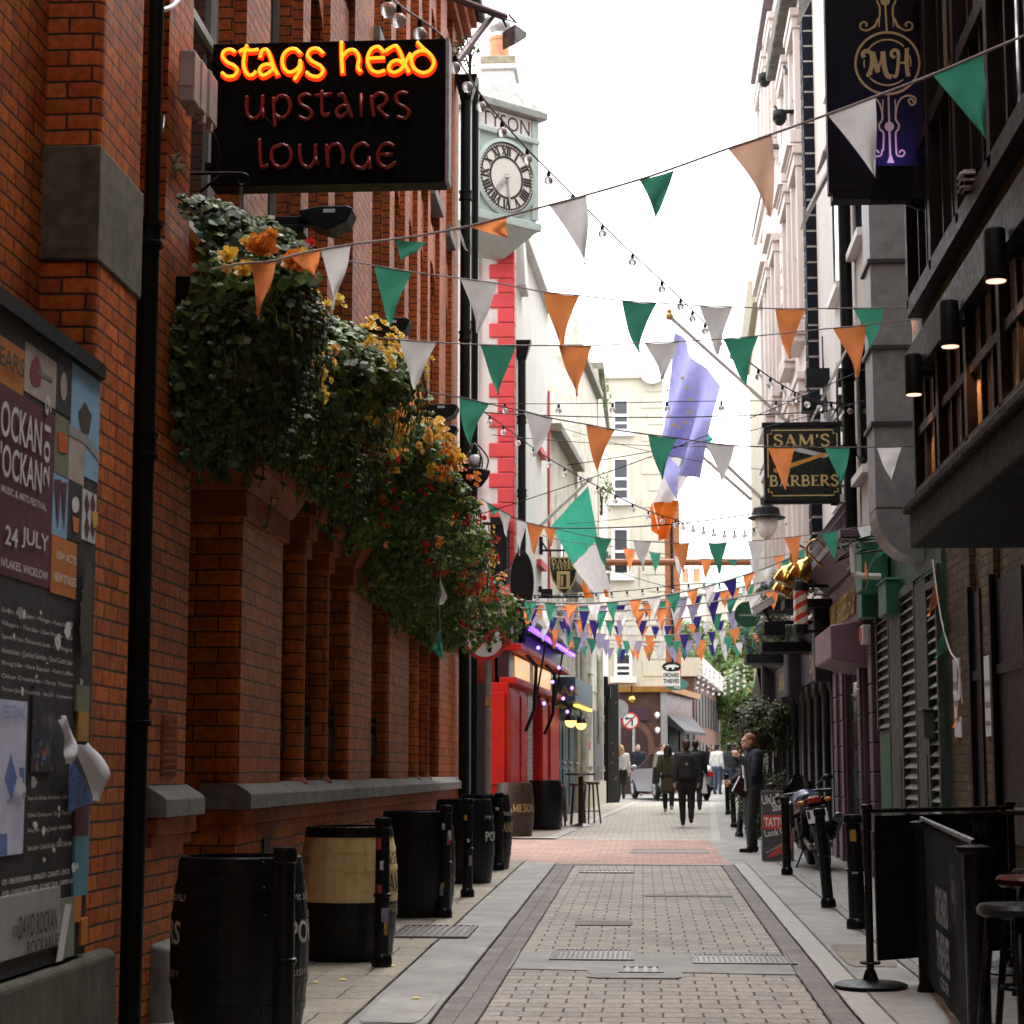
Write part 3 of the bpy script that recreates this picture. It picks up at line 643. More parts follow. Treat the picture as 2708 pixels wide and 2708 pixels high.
X=PX_+.03;m=MB();a=atx(124,1290,PX_);put(m,'2019',(PX_+.005+_lay[0]*.0002,a.y,a.z),(0,0,1),(0,-1,0),size=.09,width=.40);m.build('lettering',K_wh,pb)
for k,(s,y)in enumerate((('Simple Kid - Jape - Mango - Rosa Nutty',1620),('Villagers - The Sea - Dan Mangan - Bell',1655),('Spook of the Thirteenth Lock - The Blizzards',1690),('Association - Candice Gordon - Cloud Castle Lake',1725),('Shrug Life - Hare Squead - Katie Laffan',1760),('Other Creatures - Sleep Thieves',1795),('Vernon Jane - Farah Elle - Banyah - Stomptown',1830))):
 word('lettering',s,-3,186,y,15,K_wh)
for k,(s,y)in enumerate((('Search Party Animals - Daithi',2120),('Other Creatures - Sleep Thieves',2165),('Shrug Life - Hare Squead - Katie Laffan',2205),('Association - Candice Gordon - Cloud Castle Lake',2250))):word('lettering',s,66,182,y,14,K_wh)
word('lettering','OPS - FIRE PERFORMERS - AERIALISTS - CABARETS - CIRCUS',-2,176,2342,15,K_wh);word('lettering',"BYOB - O'HARA'S CRAFT BEERS - GOURMET GRUB - CAMPERVANS",-2,186,2372,15,K_wh)
lil=ink('lilac',(.55,.55,.72));pic('print',-60,62,1842,2272,lil)
dk=ink('blueink',(.10,.17,.42))
polyp('print',[(7,2060),(24,1990),(40,2058),(24,2120)],dk);polyp('print',[(46,2030),(60,2030),(60,2070),(46,2072)],dk);polyp('print',[(-10,2205),(14,2205),(14,2262),(-10,2264)],dk)
word('lettering','FESTIVAL',0,60,1900,36,ink('paleblue',(.22,.3,.55)))
ph=ink('photo',(.03,.03,.05),.3);pic('print',80,133,1812,2042,ph)
for i in range(16):
 x=random.uniform(84,126);y=random.uniform(1960,2030);s=random.uniform(3,8)
 polyp('print',[(x,y),(x+s,y-s),(x+s*1.2,y+s),(x+s*.3,y+s*1.4)],ink('ph%d'%(i%4),[(.2,.05,.3),(.35,.08,.05),(.08,.2,.3),(.3,.25,.1)][i%4]))
pic('print',-60,150,2385,2560,K_gr);pic('print',150,190,2380,2540,ink('sage',(.2,.22,.16)));pic('print',191,228,2150,2372,K_te);pic('print',191,208,2372,2440,K_or);pic('print',208,226,2430,2500,K_or)
pic('print',196,230,1810,1880,K_ol);pic('print',200,228,1880,1960,ink('amber',(.4,.2,.02)));pic('print',192,228,2100,2212,K_ma)
polyp('print',[(165,2390),(182,2390),(158,2540),(140,2545)],K_wh)
word('lettering','€55',22,36,2480,30,K_bk);word('lettering','DAVID ROCKAN',38,140,2486,62,K_bk);word('lettering','ROCKAN.IE',60,144,2530,40,K_bk)
for i in range(46):
 x=random.uniform(8,225);y=random.uniform(1560,1840)if i<26 else random.uniform(2040,2300);s=random.uniform(2,8)*(1.9 if i%7==0 else 1)
 n=random.randint(5,8);x=min(x,212-max(0,(y-1600))*.03);P=[(x+s*random.uniform(.4,1)*math.cos(6.28*k/n),y+s*random.uniform(.8,2.4)*math.sin(6.28*k/n))for k in range(n)]
 if min(p[0]for p in P)>0:polyp('torn_scrap',P,K_wh if i%3 else K_gr)
polyp('torn_scrap',[(203,1590),(216,1470),(232,1500),(228,1720),(205,1740),(198,1660)],ink('rot',(.045,.035,.015)))
mb=MB()
def curl(px,out):p=atx(px[0],px[1],PX_);return V((p.x+.02+out*.28,p.y,p.z))
def sheet_of(rows):
 l=smooth_pts([curl(a[:2],a[2])for a,b in rows],5);r=smooth_pts([curl(b[:2],b[2])for a,b in rows],5);n=len(l)-1
 mb.grid(lambda u,v:l[round(v*n)].lerp(r[round(v*n)],u)+V((.025*math.sin(math.pi*u)+.006*math.sin(9*v+4*u),0,.004*math.sin(11*u))),8,n)
sheet_of([((140,1905,.01),(150,1890,.01)),((150,1960,.05),(170,1950,.06)),((146,2000,.08),(172,1985,.09)),((148,2020,.06),(160,2022,.08))])
sheet_of([((170,1972,.02),(210,1963,.08)),((180,2005,.08),(226,1998,.2)),((196,2050,.14),(240,2045,.24)),((210,2090,.11),(238,2078,.18)),((222,2118,.06),(232,2120,.10))])
mb.build('torn_poster',cloth('paper_torn',(.8,.79,.85),.25),pb,True)
mb=MB();C_=[curl((170,2000),.015),curl((205,2060),.03),curl((232,2120),.05),curl((205,2130),.02),curl((168,2150),.01)];mb.quad(*C_);mb.build('torn_poster',ink('bluephoto',(.05,.12,.35),.3),pb)
# --- house fronts beyond the side lane, left
def facet(mb,x0,y0,x1,y1,z0,z1,back=6):
 mb.hexa([(x0-back,y0,z0),(x0,y0,z0),(x1,y1,z0),(x1-back,y1,z0)],[(x0-back,y0,z1),(x0,y0,z1),(x1,y1,z1),(x1-back,y1,z1)])
def pane_on(mb,y0,y1,z0,z1,off,fx=lx,th=.03):
 mb.hexa([(fx(y0)+off-th,y0,z0),(fx(y0)+off,y0,z0),(fx(y1)+off,y1,z0),(fx(y1)+off-th,y1,z0)],[(fx(y0)+off-th,y0,z1),(fx(y0)+off,y0,z1),(fx(y1)+off,y1,z1),(fx(y1)+off-th,y1,z1)])
rp=thing('red_pub','bright red painted corner pub front with purple lit fascia','building',(lx(40),40,.35))
m=MB();facet(m,lx(35.5)-.25,35.5,lx(44.7)-.25,44.7,-.1,3.55,5);m.build('wall',pm('dark_red_wall',(.16,.01,.008),.4),rp)
m=MB();m.box(-3.2,-2.76,35.2,35.35,.3,3.0);m.build('side_door',M_blackp,rp)
m=MB();m.box(-8,-3.2,35.2,35.5,-.1,3.4);m.build('side_wall',pm('dark_red_wall',(.16,.01,.008)),rp)
for(y0,y1)in((35.42,37.0),(37.15,38.3),(40.9,42.1),(42.5,44.6)):
 m=MB();pane_on(m,y0,y1,.2,3.0,0,th=.26);pane_on(m,y0+.1,y1-.1,1.25,2.85,.03);pane_on(m,y0-.05,y1+.05,.2,.95,.06,th=.1);pane_on(m,y0-.04,y1+.04,1.0,1.06,.08,th=.1)
 m.build('pilaster',M_red,rp,bevel=.012)
m=MB();m.box(-2.78,-2.40,35.22,35.42,.2,3.02);m.box(-2.80,-2.38,35.18,35.24,.2,.95);m.box(-2.74,-2.46,35.17,35.22,1.2,2.85);m.build('pilaster',M_red,rp,bevel=.012)
m=MB();pane_on(m,38.4,40.8,.3,3.0,-.15);m.build('window',M_glass,rp)
m=MB();pane_on(m,39.4,40.3,.9,3.0,-.10);m.build('tiled_panel',brick_mat('white_tiles',(.55,.5,.46),(.48,.44,.4),(.3,.22,.2),.2,.09,.008,.3,.1,.2),rp)
m=MB();pane_on(m,35.3,44.8,3.0,3.12,.16,th=.3);pane_on(m,35.3,44.8,3.6,3.72,.25,th=.4);m.build('cornice',M_red,rp,bevel=.02)
m=MB();pane_on(m,35.4,44.7,3.12,3.6,.02,th=.2);fb=m.build('fascia',pm('fascia_dark',(.03,.012,.02),.35),rp)
m=MB();pane_on(m,36.2,38.6,3.17,3.55,.035,th=.02);pane_on(m,39.3,42.6,3.17,3.55,.035,th=.02);m.build('lit_panel',glow('amber_panel',(.9,.42,.06),.14),fb)
m=MB();pane_on(m,35.6,44.2,3.98,4.05,.42,th=.08);m.build('purple_tube',glow('purple_tube',(.22,.08,1.),.6),rp)
m=MB();pane_on(m,35.5,44.3,4.05,4.12,.5,th=.5);pane_on(m,35.2,44.8,3.72,4.15,.05,th=.3);m.build('light_trough',M_black,rp)
for y,z in((36.6,3.72),(37.6,2.72),(39.2,3.2),(40.5,3.55),(41.4,2.95),(42.3,2.7),(43.4,3.25)):
 m=MB();m.ball((lx(y)+.42,y,z),.035);o=m.build('fairy_bulb',glow('purple_bulb',(.35,.2,1.),.9),rp)
for y0,y1 in((36.8,38.4),(40.2,41.9)):
 m=MB();m.tube([(lx(y0)+.05,y0,3.75),(lx(y0)+.35,y0+.2,3.4),(lx(y0)+.3,y0+.5,2.6),(lx(y0)+.12,y0+.7,2.2)],.035,6);m.tube([(lx(y0)+.05,y0,4.1),(lx(y0)+.5,y0,4.05)],.03,6);m.tube([(lx(y0)+.3,y0+.5,2.6),(lx(y0)+.5,y0+.8,3.9)],.02,6);m.build('bracket',M_black,rp)
for y,z in((44.0,2.55),(46.6,2.55)):
 t=thing('wall_lamp',('round gold lit wall lamp at the end of the red pub front' if y<45 else 'round gold lit wall lamp on the teal shop front'),'wall lamp',(lx(y),y,z),'gold wall lamps')
 m=MB();m.tube(smooth_pts([(lx(y),y,z+.35),(lx(y)+.2,y-.1,z+.45),(lx(y)+.34,y-.15,z+.25),(lx(y)+.34,y-.15,z+.12)]),.02,6);m.lathe([(.04,.16),(.11,.1),(.14,.0)],12,Matrix.Translation((lx(y)+.34,y-.15,z)),cap0=False);m.build('bracket',M_black,t,smooth='auto')
 m=MB();m.ball((lx(y)+.34,y-.15,z-.02),.13);m.build('globe',glow('warm_globe',(1.,.6,.18),.5),t,smooth=True)
ts=thing('teal_shop','dark teal shop front with closed doors between the red pub and the cream house','building',(lx(47),47,.4))
M_teal=pm('teal_paint',(.014,.075,.105),.4,var=.15)
m=MB();facet(m,lx(44.7)-.1,44.7,lx(49.6)-.1,49.6,-.1,3.6,5);m.build('wall',M_teal,ts)
for a,b in((44.8,45.5),(45.6,47.1),(47.2,48.7)):
 m=MB();pane_on(m,a,b,.4,2.6,-.03);pane_on(m,a+.12,b-.12,.6,1.5,0);pane_on(m,a+.12,b-.12,1.7,2.5,0);o=m.build('door',M_teal,ts,bevel=.01)
 m=MB();m.ball((lx(b)+.05,b-.08,1.6),.05);m.build('handle',M_metal,o)
m=MB();pane_on(m,44.7,49.5,2.75,2.85,.25,th=.4);pane_on(m,44.8,49.4,3.0,3.55,.38,th=.5);fa=m.build('fascia',pm('slate_blue',(.06,.12,.17),.5),ts)
m=MB();pane_on(m,45.0,49.0,2.9,2.96,.4,th=.1);m.build('lit_strip',glow('yellow_strip',(1.,.6,.08),.35),ts)
m=MB();y=45.4
put(m,'BAR',(lx(44.8)-.14,44.5,3.12),(1,0,0),(0,0,1),size=.24);m.build('lettering',M_gold,fa)
m=MB();m.box(lx(44.8)-.3,lx(44.8)+.38,44.51,44.8,3.0,3.55);m.build('fascia_end',pm('slate_blue',(.06,.12,.17)),fa)
ch_=thing('cream_house','cream rendered corner house with white downpipes, beside the teal shop','building',(lx(54),54,.45))
m=MB();facet(m,lx(49.6),49.6,lx(58),58,-.1,3.9,5);facet(m,lx(49.6)+.07,49.7,lx(58)+.07,58.02,-.1,1.15,3);m.build('wall',M_cream,ch_)
for y in(50.2,51.6,55.6):downpipe(ch_,lx(y)+.1,y,.5 if y<51 else 2.2,5,.09,pm('cream_pipe',(.6,.58,.5),.5),(1.5,2.9))
m=MB();pane_on(m,54.3,57.3,1.2,3.1,.03);m.build('window',pm('grey_shutter',(.09,.085,.095),.6),ch_)
m=MB();pane_on(m,50.6,50.9,.5,2.6,.03);m.build('door_edge',pm('blue_trim',(.03,.1,.2),.5),ch_)
for i,(y,z0,z1,c)in enumerate(((52.0,1.2,2.3,'grey'),(52.9,2.0,2.9,'pinkish'),(52.6,1.3,1.7,'pale'))):
 m=MB();pane_on(m,y,y+.5,z0,z1,.02);m.build('notice',pm('notice_'+c,{'grey':(.2,.2,.2),'pinkish':(.6,.15,.3),'pale':(.5,.5,.5)}[c],.7),ch_)
cp=thing('corner_post','black painted timber corner pillar at the end of the cream house','pillar',(lx(58.3),58.3,.5))
m=MB();m.box(lx(58.3)-.15,lx(58.3)+.12,58.05,58.5,.3,4.2);m.build('shaft',M_black,cp)
m=MB();m.box(lx(58.3)+.12,lx(58.3)+.42,58.6,58.9,.3,4.0);m.build('shaft',pm('stickered',(.04,.04,.04),.5,dirt=((.5,.35,.1),.62,.66,4)),cp)
m=MB();m.box(lx(58.3)-.5,lx(58.3)+.2,57.4,58.2,3.55,3.9);m.box(lx(58.3)-.45,lx(58.3)+.05,57.0,57.5,3.3,3.6);m.build('lantern_box',M_black,cp)
wb=thing('white_building','tall white rendered building with red painted quoins above the red pub','building',(lx(36),36,3.7))
m=MB();m.box(-9,lx(35.5)+.08,35.5,36.2,3.75,11.2);facet(m,lx(36.2)+.05,36.2,lx(43.5)-.1,43.5,3.75,11.7,5)
m.hexa([(lx(36.2)-3,36.2,11.7),(lx(36.2)+.2,36.2,11.7),(lx(43.5)+.08,43.5,11.7),(lx(43.5)-3,43.5,11.7)],[(lx(36.2)-3,36.2,11.9),(lx(36.2)+.2,36.2,11.9),(lx(43.5)+.08,43.5,11.9),(lx(43.5)-3,43.5,11.9)])
m.build('wall',M_render,wb)
z=4.9;i=0
m=MB()
while z<11.0:
 wd=.30 if i%2 else .46;m.box(lx(35.5)+.1-wd,lx(35.5)+.11,35.46,35.5+(.5 if i%2 else .3),z,z+.268);z+=.28;i+=1
m.build('quoins',M_redq,wb,bevel=.02)
m=MB();m.box(-5,lx(35.5)-.55,35.44,35.5,4.7,11.2);m.build('render_panel',M_white,wb)
m=MB();m.box(-4.2,lx(35.5)+.1,34.7,35.5,4.55,4.72);m.build('balcony_slab',M_redq,wb)
m=MB()
for i in range(16):m.tube([(-4.1+i*.115,34.75,4.72),(-4.1+i*.115,34.75,5.8)],.012,5)
m.box(-4.2,-2.35,34.73,34.77,5.8,5.85);m.box(-2.7,-2.4,34.8,35.45,4.72,5.95);m.build('balcony_railing',M_black,wb)
downpipe(wb,lx(36.4)+.14,36.4,3.8,9.2,.075,M_black,(5,6.6,8),True)
m=MB();m.lathe([(.1,4.2),(.17,4.35),(.17,4.75),(.1,4.9)],12,Matrix.Translation((lx(36.4)+.14,36.4,0)));m.build('hopper',M_black,wb,smooth='auto')
def win_on(par,y0,y1,z0,z1,off,fx=lx,framem=None,sillm=None,glass=None):
 f=MB();e=.07
 pane_on(f,y0,y0+e,z0,z1,off+.03,fx,.08);pane_on(f,y1-e,y1,z0,z1,off+.03,fx,.08)
 pane_on(f,y0+e,y1-e,z1-e,z1,off+.028,fx,.07);pane_on(f,y0+e,y1-e,(z0+z1)/2-.03,(z0+z1)/2+.03,off+.028,fx,.07);pane_on(f,y0+e,y1-e,z0,z0+e,off+.028,fx,.07)
 o=f.build('window',framem or M_white,par)
 g=MB();pane_on(g,y0+e*.5,y1-e*.5,z0+.01,z1-.01,off+.01,fx,.03);g.build('pane',glass or M_glass,o)
 s=MB();pane_on(s,y0-.12,y1+.12,z0-.14,z0-.002,off+.16,fx,.2);s.build('sill',sillm or M_white,o)
 return o
for y0,z0,z1 in((40.6,8.2,9.5),(40.6,5.8,7.0),(41.0,4.2,5.3)):win_on(wb,y0,y0+1.0,z0,z1,-.1,sillm=M_redq)
m=MB();pane_on(m,43.3,43.5,3.8,9.9,-.05);m.build('corner_strip',M_redq,wb)
ck=thing('clock','pale green corner clock with roman numerals lettered above its dial','clock',(-2.55,35.0,11.2))
M_mint=pm('pale_green_paint',(.36,.45,.42),.55,var=.1,sc=4,bump=.15,dirt=((.25,.27,.22),.6,.9,5))
n45=V((.70,-.714,0)).normalized();u45=V((n45.y*-1,n45.x,0)).normalized()
cc=at(1336,440,34.7)
def ck3(u,z,o=0):return cc+u45*u+n45*o+V((0,0,z))
def ckbox(mb,u0,u1,z0,z1,o0,o1):
 mb.hexa([ck3(u0,z0,o1),ck3(u1,z0,o1),ck3(u1,z0,o0),ck3(u0,z0,o0)],[ck3(u0,z1,o1),ck3(u1,z1,o1),ck3(u1,z1,o0),ck3(u0,z1,o0)])
HW=.76
m=MB();ckbox(m,-HW,HW,-.98,1.02,-.75,0);ckbox(m,-HW-.02,-HW+.13,-.9,1.0,0,.05);ckbox(m,HW-.13,HW+.02,-.9,1.0,0,.05);ckbox(m,-HW-.03,HW+.03,.55,.64,0,.08)
ckbox(m,-HW-.06,HW+.06,-1.1,-.95,-.8,.09);m.build('case',M_mint,ck,bevel=.015)
m=MB();ckbox(m,-HW-.14,HW+.14,1.02,1.16,-.85,.17)
m.hexa([ck3(-HW-.1,1.16,.13),ck3(HW+.1,1.16,.13),ck3(HW+.1,1.16,-.8),ck3(-HW-.1,1.16,-.8)],[ck3(-.5,1.62,-.15),ck3(.5,1.62,-.15),ck3(.5,1.62,-.7),ck3(-.5,1.62,-.7)])
m.build('hood',pm('weathered_lead',(.25,.27,.25),.7,var=.2,sc=8,dirt=((.12,.13,.1),.48,.75,6)),ck,bevel=.015)
m=MB();m.hexa([ck3(-HW*.55,-1.55,-.5),ck3(HW*.55,-1.55,-.5),ck3(HW*.55,-1.55,-.75),ck3(-HW*.55,-1.55,-.75)],[ck3(-HW,-1.1,.03),ck3(HW,-1.1,.03),ck3(HW,-1.1,-.75),ck3(-HW,-1.1,-.75)]);m.build('bracket',M_mint,ck)
m=MB();ckbox(m,-HW+.14,HW-.14,.66,1.0,0,.015);m.build('name_board',M_white,ck)
m=MB();put(m,'TYSON',ck3(-.58,.69,.02),u45,(0,0,1),size=.27,width=1.16);m.build('lettering',pm('sign_purple_black',(.03,.012,.04),.5),ck)
DZ=-.22
def ring(mb,r0,r1,o,n=48):
 vs=[]
 for k in range(n):
  t=2*math.pi*k/n;vs+=[ck3(r0*math.sin(t),DZ+r0*math.cos(t),o),ck3(r1*math.sin(t),DZ+r1*math.cos(t),o)]
 mb.add(vs,[(2*k,2*k+1,2*((k+1)%n)+1,2*((k+1)%n))for k in range(n)])
m=MB();m.add([ck3(.66*math.sin(2*math.pi*k/48),DZ+.66*math.cos(2*math.pi*k/48),.03)for k in range(48)],[tuple(range(48))[::-1]]);dl=m.build('dial',pm('dial_cream',(.62,.61,.55),.5,var=.05),ck)
m=MB()
for k in range(48):
 t0=2*math.pi*k/48;t1=2*math.pi*(k+1)/48
 m.hexa([ck3(.66*math.sin(t0),DZ+.66*math.cos(t0),.0),ck3(.73*math.sin(t0),DZ+.73*math.cos(t0),0),ck3(.73*math.sin(t1),DZ+.73*math.cos(t1),0),ck3(.66*math.sin(t1),DZ+.66*math.cos(t1),0)],[ck3(.66*math.sin(t0),DZ+.66*math.cos(t0),.07),ck3(.73*math.sin(t0),DZ+.73*math.cos(t0),.05),ck3(.73*math.sin(t1),DZ+.73*math.cos(t1),.05),ck3(.66*math.sin(t1),DZ+.66*math.cos(t1),.07)])
m.build('bezel',M_mint,ck)
K_ck=pm('clock_black',(.015,.012,.015),.5)
m=MB();ring(m,.36,.405,.036);ring(m,.635,.665,.036);ring(m,.575,.60,.036)
for k in range(60):
 t=2*math.pi*k/60;d_=V((math.sin(t),math.cos(t)));e=V((d_.y,-d_.x))*.012
 m.quad(*[ck3(p[0],DZ+p[1],.0365)for p in(d_*.6-e,d_*.63-e,d_*.63+e,d_*.6+e)][::-1])
ROM={1:'I',2:'II',3:'III',4:'IIII',5:'V',6:'VI',7:'VII',8:'VIII',9:'IX',10:'X',11:'XI',12:'XII'}
for h_,s in ROM.items():
 t=2*math.pi*h_/12;dr_=V((math.sin(t),math.cos(t)));tr_=V((dr_.y,-dr_.x));wds=[{'I':.055,'V':.11,'X':.11}[c]for c in s];x=-sum(wds)/2
 for c,wd in zip(s,wds):
  segs={'I':[((.5,0),(.5,1),.046)],'V':[((.12,1),(.5,0),.046),((.88,1),(.5,0),.024)],'X':[((.1,1),(.9,0),.046),((.9,1),(.1,0),.024)]}[c]
  for(a0,b0),(a1,b1),tk in segs:
   p0=tr_*(x+a0*wd)+dr_*(.41+b0*.165);p1=tr_*(x+a1*wd)+dr_*(.41+b1*.165);q=(p1-p0).normalized();nn=V((-q.y,q.x))*(tk/2)
   m.quad(*[ck3(p[0],DZ+p[1],.037)for p in(p0+nn,p0-nn,p1-nn,p1+nn)][::-1])
  x+=wd
m.build('numerals',K_ck,dl)
m=MB()
for ang,L,wd in((math.radians(172),.56,.035),(math.radians(222),.36,.06)):
 d_=V((math.sin(ang),math.cos(ang)));e=V((d_.y,-d_.x))*wd/2
 P=[d_*-.06-e,d_*-.06+e,d_*L*.8+e*1.2,d_*L,d_*L*.8-e*1.2];m.prism([ck3(p[0],DZ+p[1],.05)for p in P],n45*.01)
m.ball(ck3(0,DZ,.055),.04);m.build('hands',M_metal,dl)
cs=thing('chimney_stack','white gabled chimney with a clay pot and a steel cowl, above the clock','chimney',(-3,36.5,11.1))
a=at(1268,290,36.6);b_=at(1392,290,36.6);t_=at(1275,190,36.6);t2=at(1360,190,36.6)
m=MB();m.hexa([(a.x,36.4,10.6),(b_.x,36.4,10.6),(b_.x,37.4,10.6),(a.x,37.4,10.6)],[(t_.x,36.5,t_.z),(t2.x,36.5,t_.z),(t2.x,37.3,t_.z),(t_.x,37.3,t_.z)])
m.box(t_.x-.06,t2.x+.06,36.42,37.38,t_.z,t_.z+.1);m.build('stack',M_render,cs,bevel=.02)
m=MB();m.prism([V((lerp(a.x,t_.x,.3)+.12,36.37,11.3+2)),V((lerp(b_.x,t2.x,.3)-.1,36.37,13.3)),V((t2.x-.12,36.45,t_.z-.2)),V((t_.x+.1,36.45,t_.z-.2))],(0,.02,0));m.build('panel',M_white,cs)
m=MB();m.box(t_.x-.03,t2.x+.03,36.45,37.35,t_.z+.1,t_.z+.28);m.build('cap',pm('mossy_cap',(.25,.23,.16),.9,var=.3,sc=12,bump=.4),cs,bevel=.03)
pc=V(((t_.x+t2.x)/2+.0,36.9,t_.z+.28))
m=MB();m.lathe([(.2,0),(.19,.42),(.21,.44),(.21,.5)],14,Matrix.Translation(pc));m.build('pot',pm('clay_pot',(.52,.23,.12),.8),cs,smooth='auto')
m=MB();m.lathe([(.15,.5),(.15,.6),(.23,.68),(.25,.82),(.19,.93),(.04,.97)],14,Matrix.Translation(pc));m.build('cowl',M_metal,cs,smooth='auto')
gb=thing('gabled_building','weathered pale stone building with a stepped gable beyond the white one','building',(lx(50),50,3.6))
M_grey=pm('weathered_stone',(.60,.575,.50),.9,var=.14,sc=2.2,bump=.35,dirt=((.2,.18,.13),.48,.8,1.6),streak=.22)
m=MB();facet(m,lx(43.5)-.05,43.5,lx(49.5)-.05,49.5,3.6,9.0,5);facet(m,lx(49.5)+.02,49.5,lx(56)+.02,56,3.6,12.2,5)
g0=lx(49.5)+.02;m.prism([V((g0-1.6,49.5,12.2)),V((g0+.05,49.5,12.2)),V((g0+.02,49.5,12.9)),V((g0-.25,49.5,13.5)),V((g0-.5,49.5,13.5))],(0,1.2,0))
m.hexa([(g0-3,50.7,12.2),(g0,50.7,12.2),(lx(56)+.02,56,12.2),(lx(56)-3,56,12.2)],[(g0-3,50.7,13.3),(g0-.2,50.7,13.3),(lx(56)-.2,56,13.3),(lx(56)-3,56,13.3)])
m.build('wall',M_grey,gb)
m=MB();pane_on(m,43.5,49.6,9.0,9.2,.2,th=.5);pane_on(m,49.4,56,12.1,12.3,.2,th=.6);pane_on(m,46.5,49.4,5.9,6.15,.25,th=.4);pane_on(m,47,49.4,5.0,5.2,.2,th=.3);m.build('cornice',pm('dark_stone',(.2,.19,.16),.9,var=.3,sc=8,bump=.3),gb,bevel=.02)
for y0,z0,z1 in((45,5.2,7.0),(51.5,6.5,8.2),(53.6,6.5,8.2),(51.5,4.1,5.4)):win_on(gb,y0,y0+.9,z0,z1,0 if y0<49 else .02)
for i in range(3):
 y=52.5+i;m=MB();m.box(lx(y)+.2,lx(y)+.5,y,y+.4,7.0-i*.0,7.4);m.build('corbel',pm('dark_stone',(.2,.19,.16)),gb)
mc=thing('far_cream_block','narrow cream building with plants growing from its ledge, before the windowed block','building',(lx(60),60,.5))
m=MB();facet(m,-1.22,56,-1.16,66,3.9,13.0,5);m.build('wall',M_cream,mc)
m=MB();m.box(-3,-1.05,56,66,13.0,13.2);m.box(-1.4,-.95,58.5,59,6.9,7.3);m.build('cornice',pm('dark_stone',(.2,.19,.16)),mc)
# --- the far end of the street
fe=thing('cream_block','tall cream block with sash windows closing the end of the street','building',(-.3,72,.62))
TOPZ=at(1700,1000,72).z;BZ=at(1700,1832,72).z
XR=at(1756,1500,72).x
m=MB();m.box(-12,XR,72,84,BZ,TOPZ)
for i in range(18):
 z=BZ+.6+i*.62
 if z<TOPZ-.5:m.box(XR-(.55 if i%2 else .8),XR+.03,71.96,72.4,z,z+.54)
m.build('wall',M_cream,fe,bevel=.015)
m=MB();m.box(-12,XR+.08,71.85,72.2,TOPZ-.02,TOPZ+.18);m.build('cornice',M_cream,fe)
for px,(ya,yb)in[(1622,(1058,1140)),(1622,(1212,1322)),(1622,(1398,1520)),(1628,(1728,1790)),(1490,(1212,1322))]:
 a=at(px,yb,72);b=at(px+40,ya,72);f=MB();e=.06
 f.box(a.x-.05,a.x+e,71.9,72.02,a.z,b.z);f.box(b.x-e,b.x+.05,71.9,72.02,a.z,b.z);f.box(a.x+e,b.x-e,71.9,72.02,b.z-e,b.z);f.box(a.x+e,b.x-e,71.9,72.02,a.z,a.z+e)
 zm=(a.z+b.z)/2;f.box(a.x+e,b.x-e,71.91,72.02,zm-.05,zm+.05);zz=lerp(a.z,b.z,.25);f.box(a.x+e,b.x-e,71.92,72.02,zz-.04,zz+.04)
 o=f.build('window',M_white,fe);g=MB();g.quad((a.x,71.96,a.z),(b.x,71.96,a.z),(b.x,71.96,b.z),(a.x,71.96,b.z));g.build('pane',glass_mat('blue_glass',(.012,.014,.018),.3),o)
 s=MB();s.box(a.x-.2,b.x+.2,71.75,72.02,a.z-.22,a.z-.003);s.build('sill',M_white,o)
 if b.z<12 and px>1500:
  h=MB();h.quad((a.x+.02,71.95,a.z+.02),(b.x-.02,71.95,a.z+.02),(b.x-.02,71.95,lerp(a.z,b.z,.28)),(a.x+.02,71.95,lerp(a.z,b.z,.28)));h.build('open_sash',M_blackp,o)
d=MB();c=at(1725,1005,72);d.lathe([(.02,0),(.3,.1),(.42,.28)],14,Matrix.Translation(c)@Matrix.Rotation(math.radians(60),4,'X'));d.tube([c+V((0,0,-.6)),c],.03,6);d.build('satellite_dish',M_metal,fe,smooth='auto')
bp=thing('brown_pub','dark brown corner pub with an arched doorway below the cream block','building',(-.3,71.5,.62))
M_brown=pm('brown_paint',(.085,.03,.022),.5,var=.15,sc=2)
XC=at(1757,2000,71.5).x
XE,YE=at(1832,2000,79).x,79
m=MB();m.hexa([(-12,71.5,.3),(XC,71.5,.3),(XE,YE,.3),(-12,YE,.3)],[(-12,71.5,BZ),(XC,71.5,BZ),(XE,YE,BZ),(-12,YE,BZ)]);m.build('wall',M_brown,bp)
m=MB();m.hexa([(-12,71.2,BZ),(XC+.3,71.2,BZ),(XE+.3,YE,BZ),(-12,YE,BZ)],[(-12,71.15,BZ+.2),(XC+.35,71.15,BZ+.2),(XE+.35,YE,BZ+.2),(-12,YE,BZ+.2)]);m.build('cornice',pm('gold_edge',(.35,.16,.03),.5),bp)
m=MB();a=at(1636,1905,71.4);b=at(1716,1872,71.4);m.box(a.x,b.x,71.38,71.5,a.z,b.z);m.build('sign_panel',pm('plum',(.045,.015,.03),.5),bp)
c0=at(1668,1965,71.4);r0=.62
def arch(mb,r,z0,y,cx,cz):
 P=[V((cx-r,y,z0))]+[V((cx-r*math.cos(t),y,cz+r*math.sin(t)))for t in[math.pi*k/14 for k in range(15)]]+[V((cx+r,y,z0))]
 return P
m=MB();m.prism(arch(m,r0+.22,.62,71.42,c0.x,c0.z),(0,.08,0));m.build('arch',pm('brown_trim',(.12,.05,.035),.5),bp)
m=MB();m.prism(arch(m,r0,.62,71.40,c0.x,c0.z),(0,.05,0));m.build('door',pm('dark_red_door',(.04,.012,.01),.5),bp)
for px in(1738,1752):
 pass
m=MB();a=at(1722,2045,71.4);b=at(1752,1975,71.4);m.box(a.x,b.x,71.38,71.5,a.z-.2,b.z);m.build('pilaster',pm('brown_trim',(.12,.05,.035)),bp)
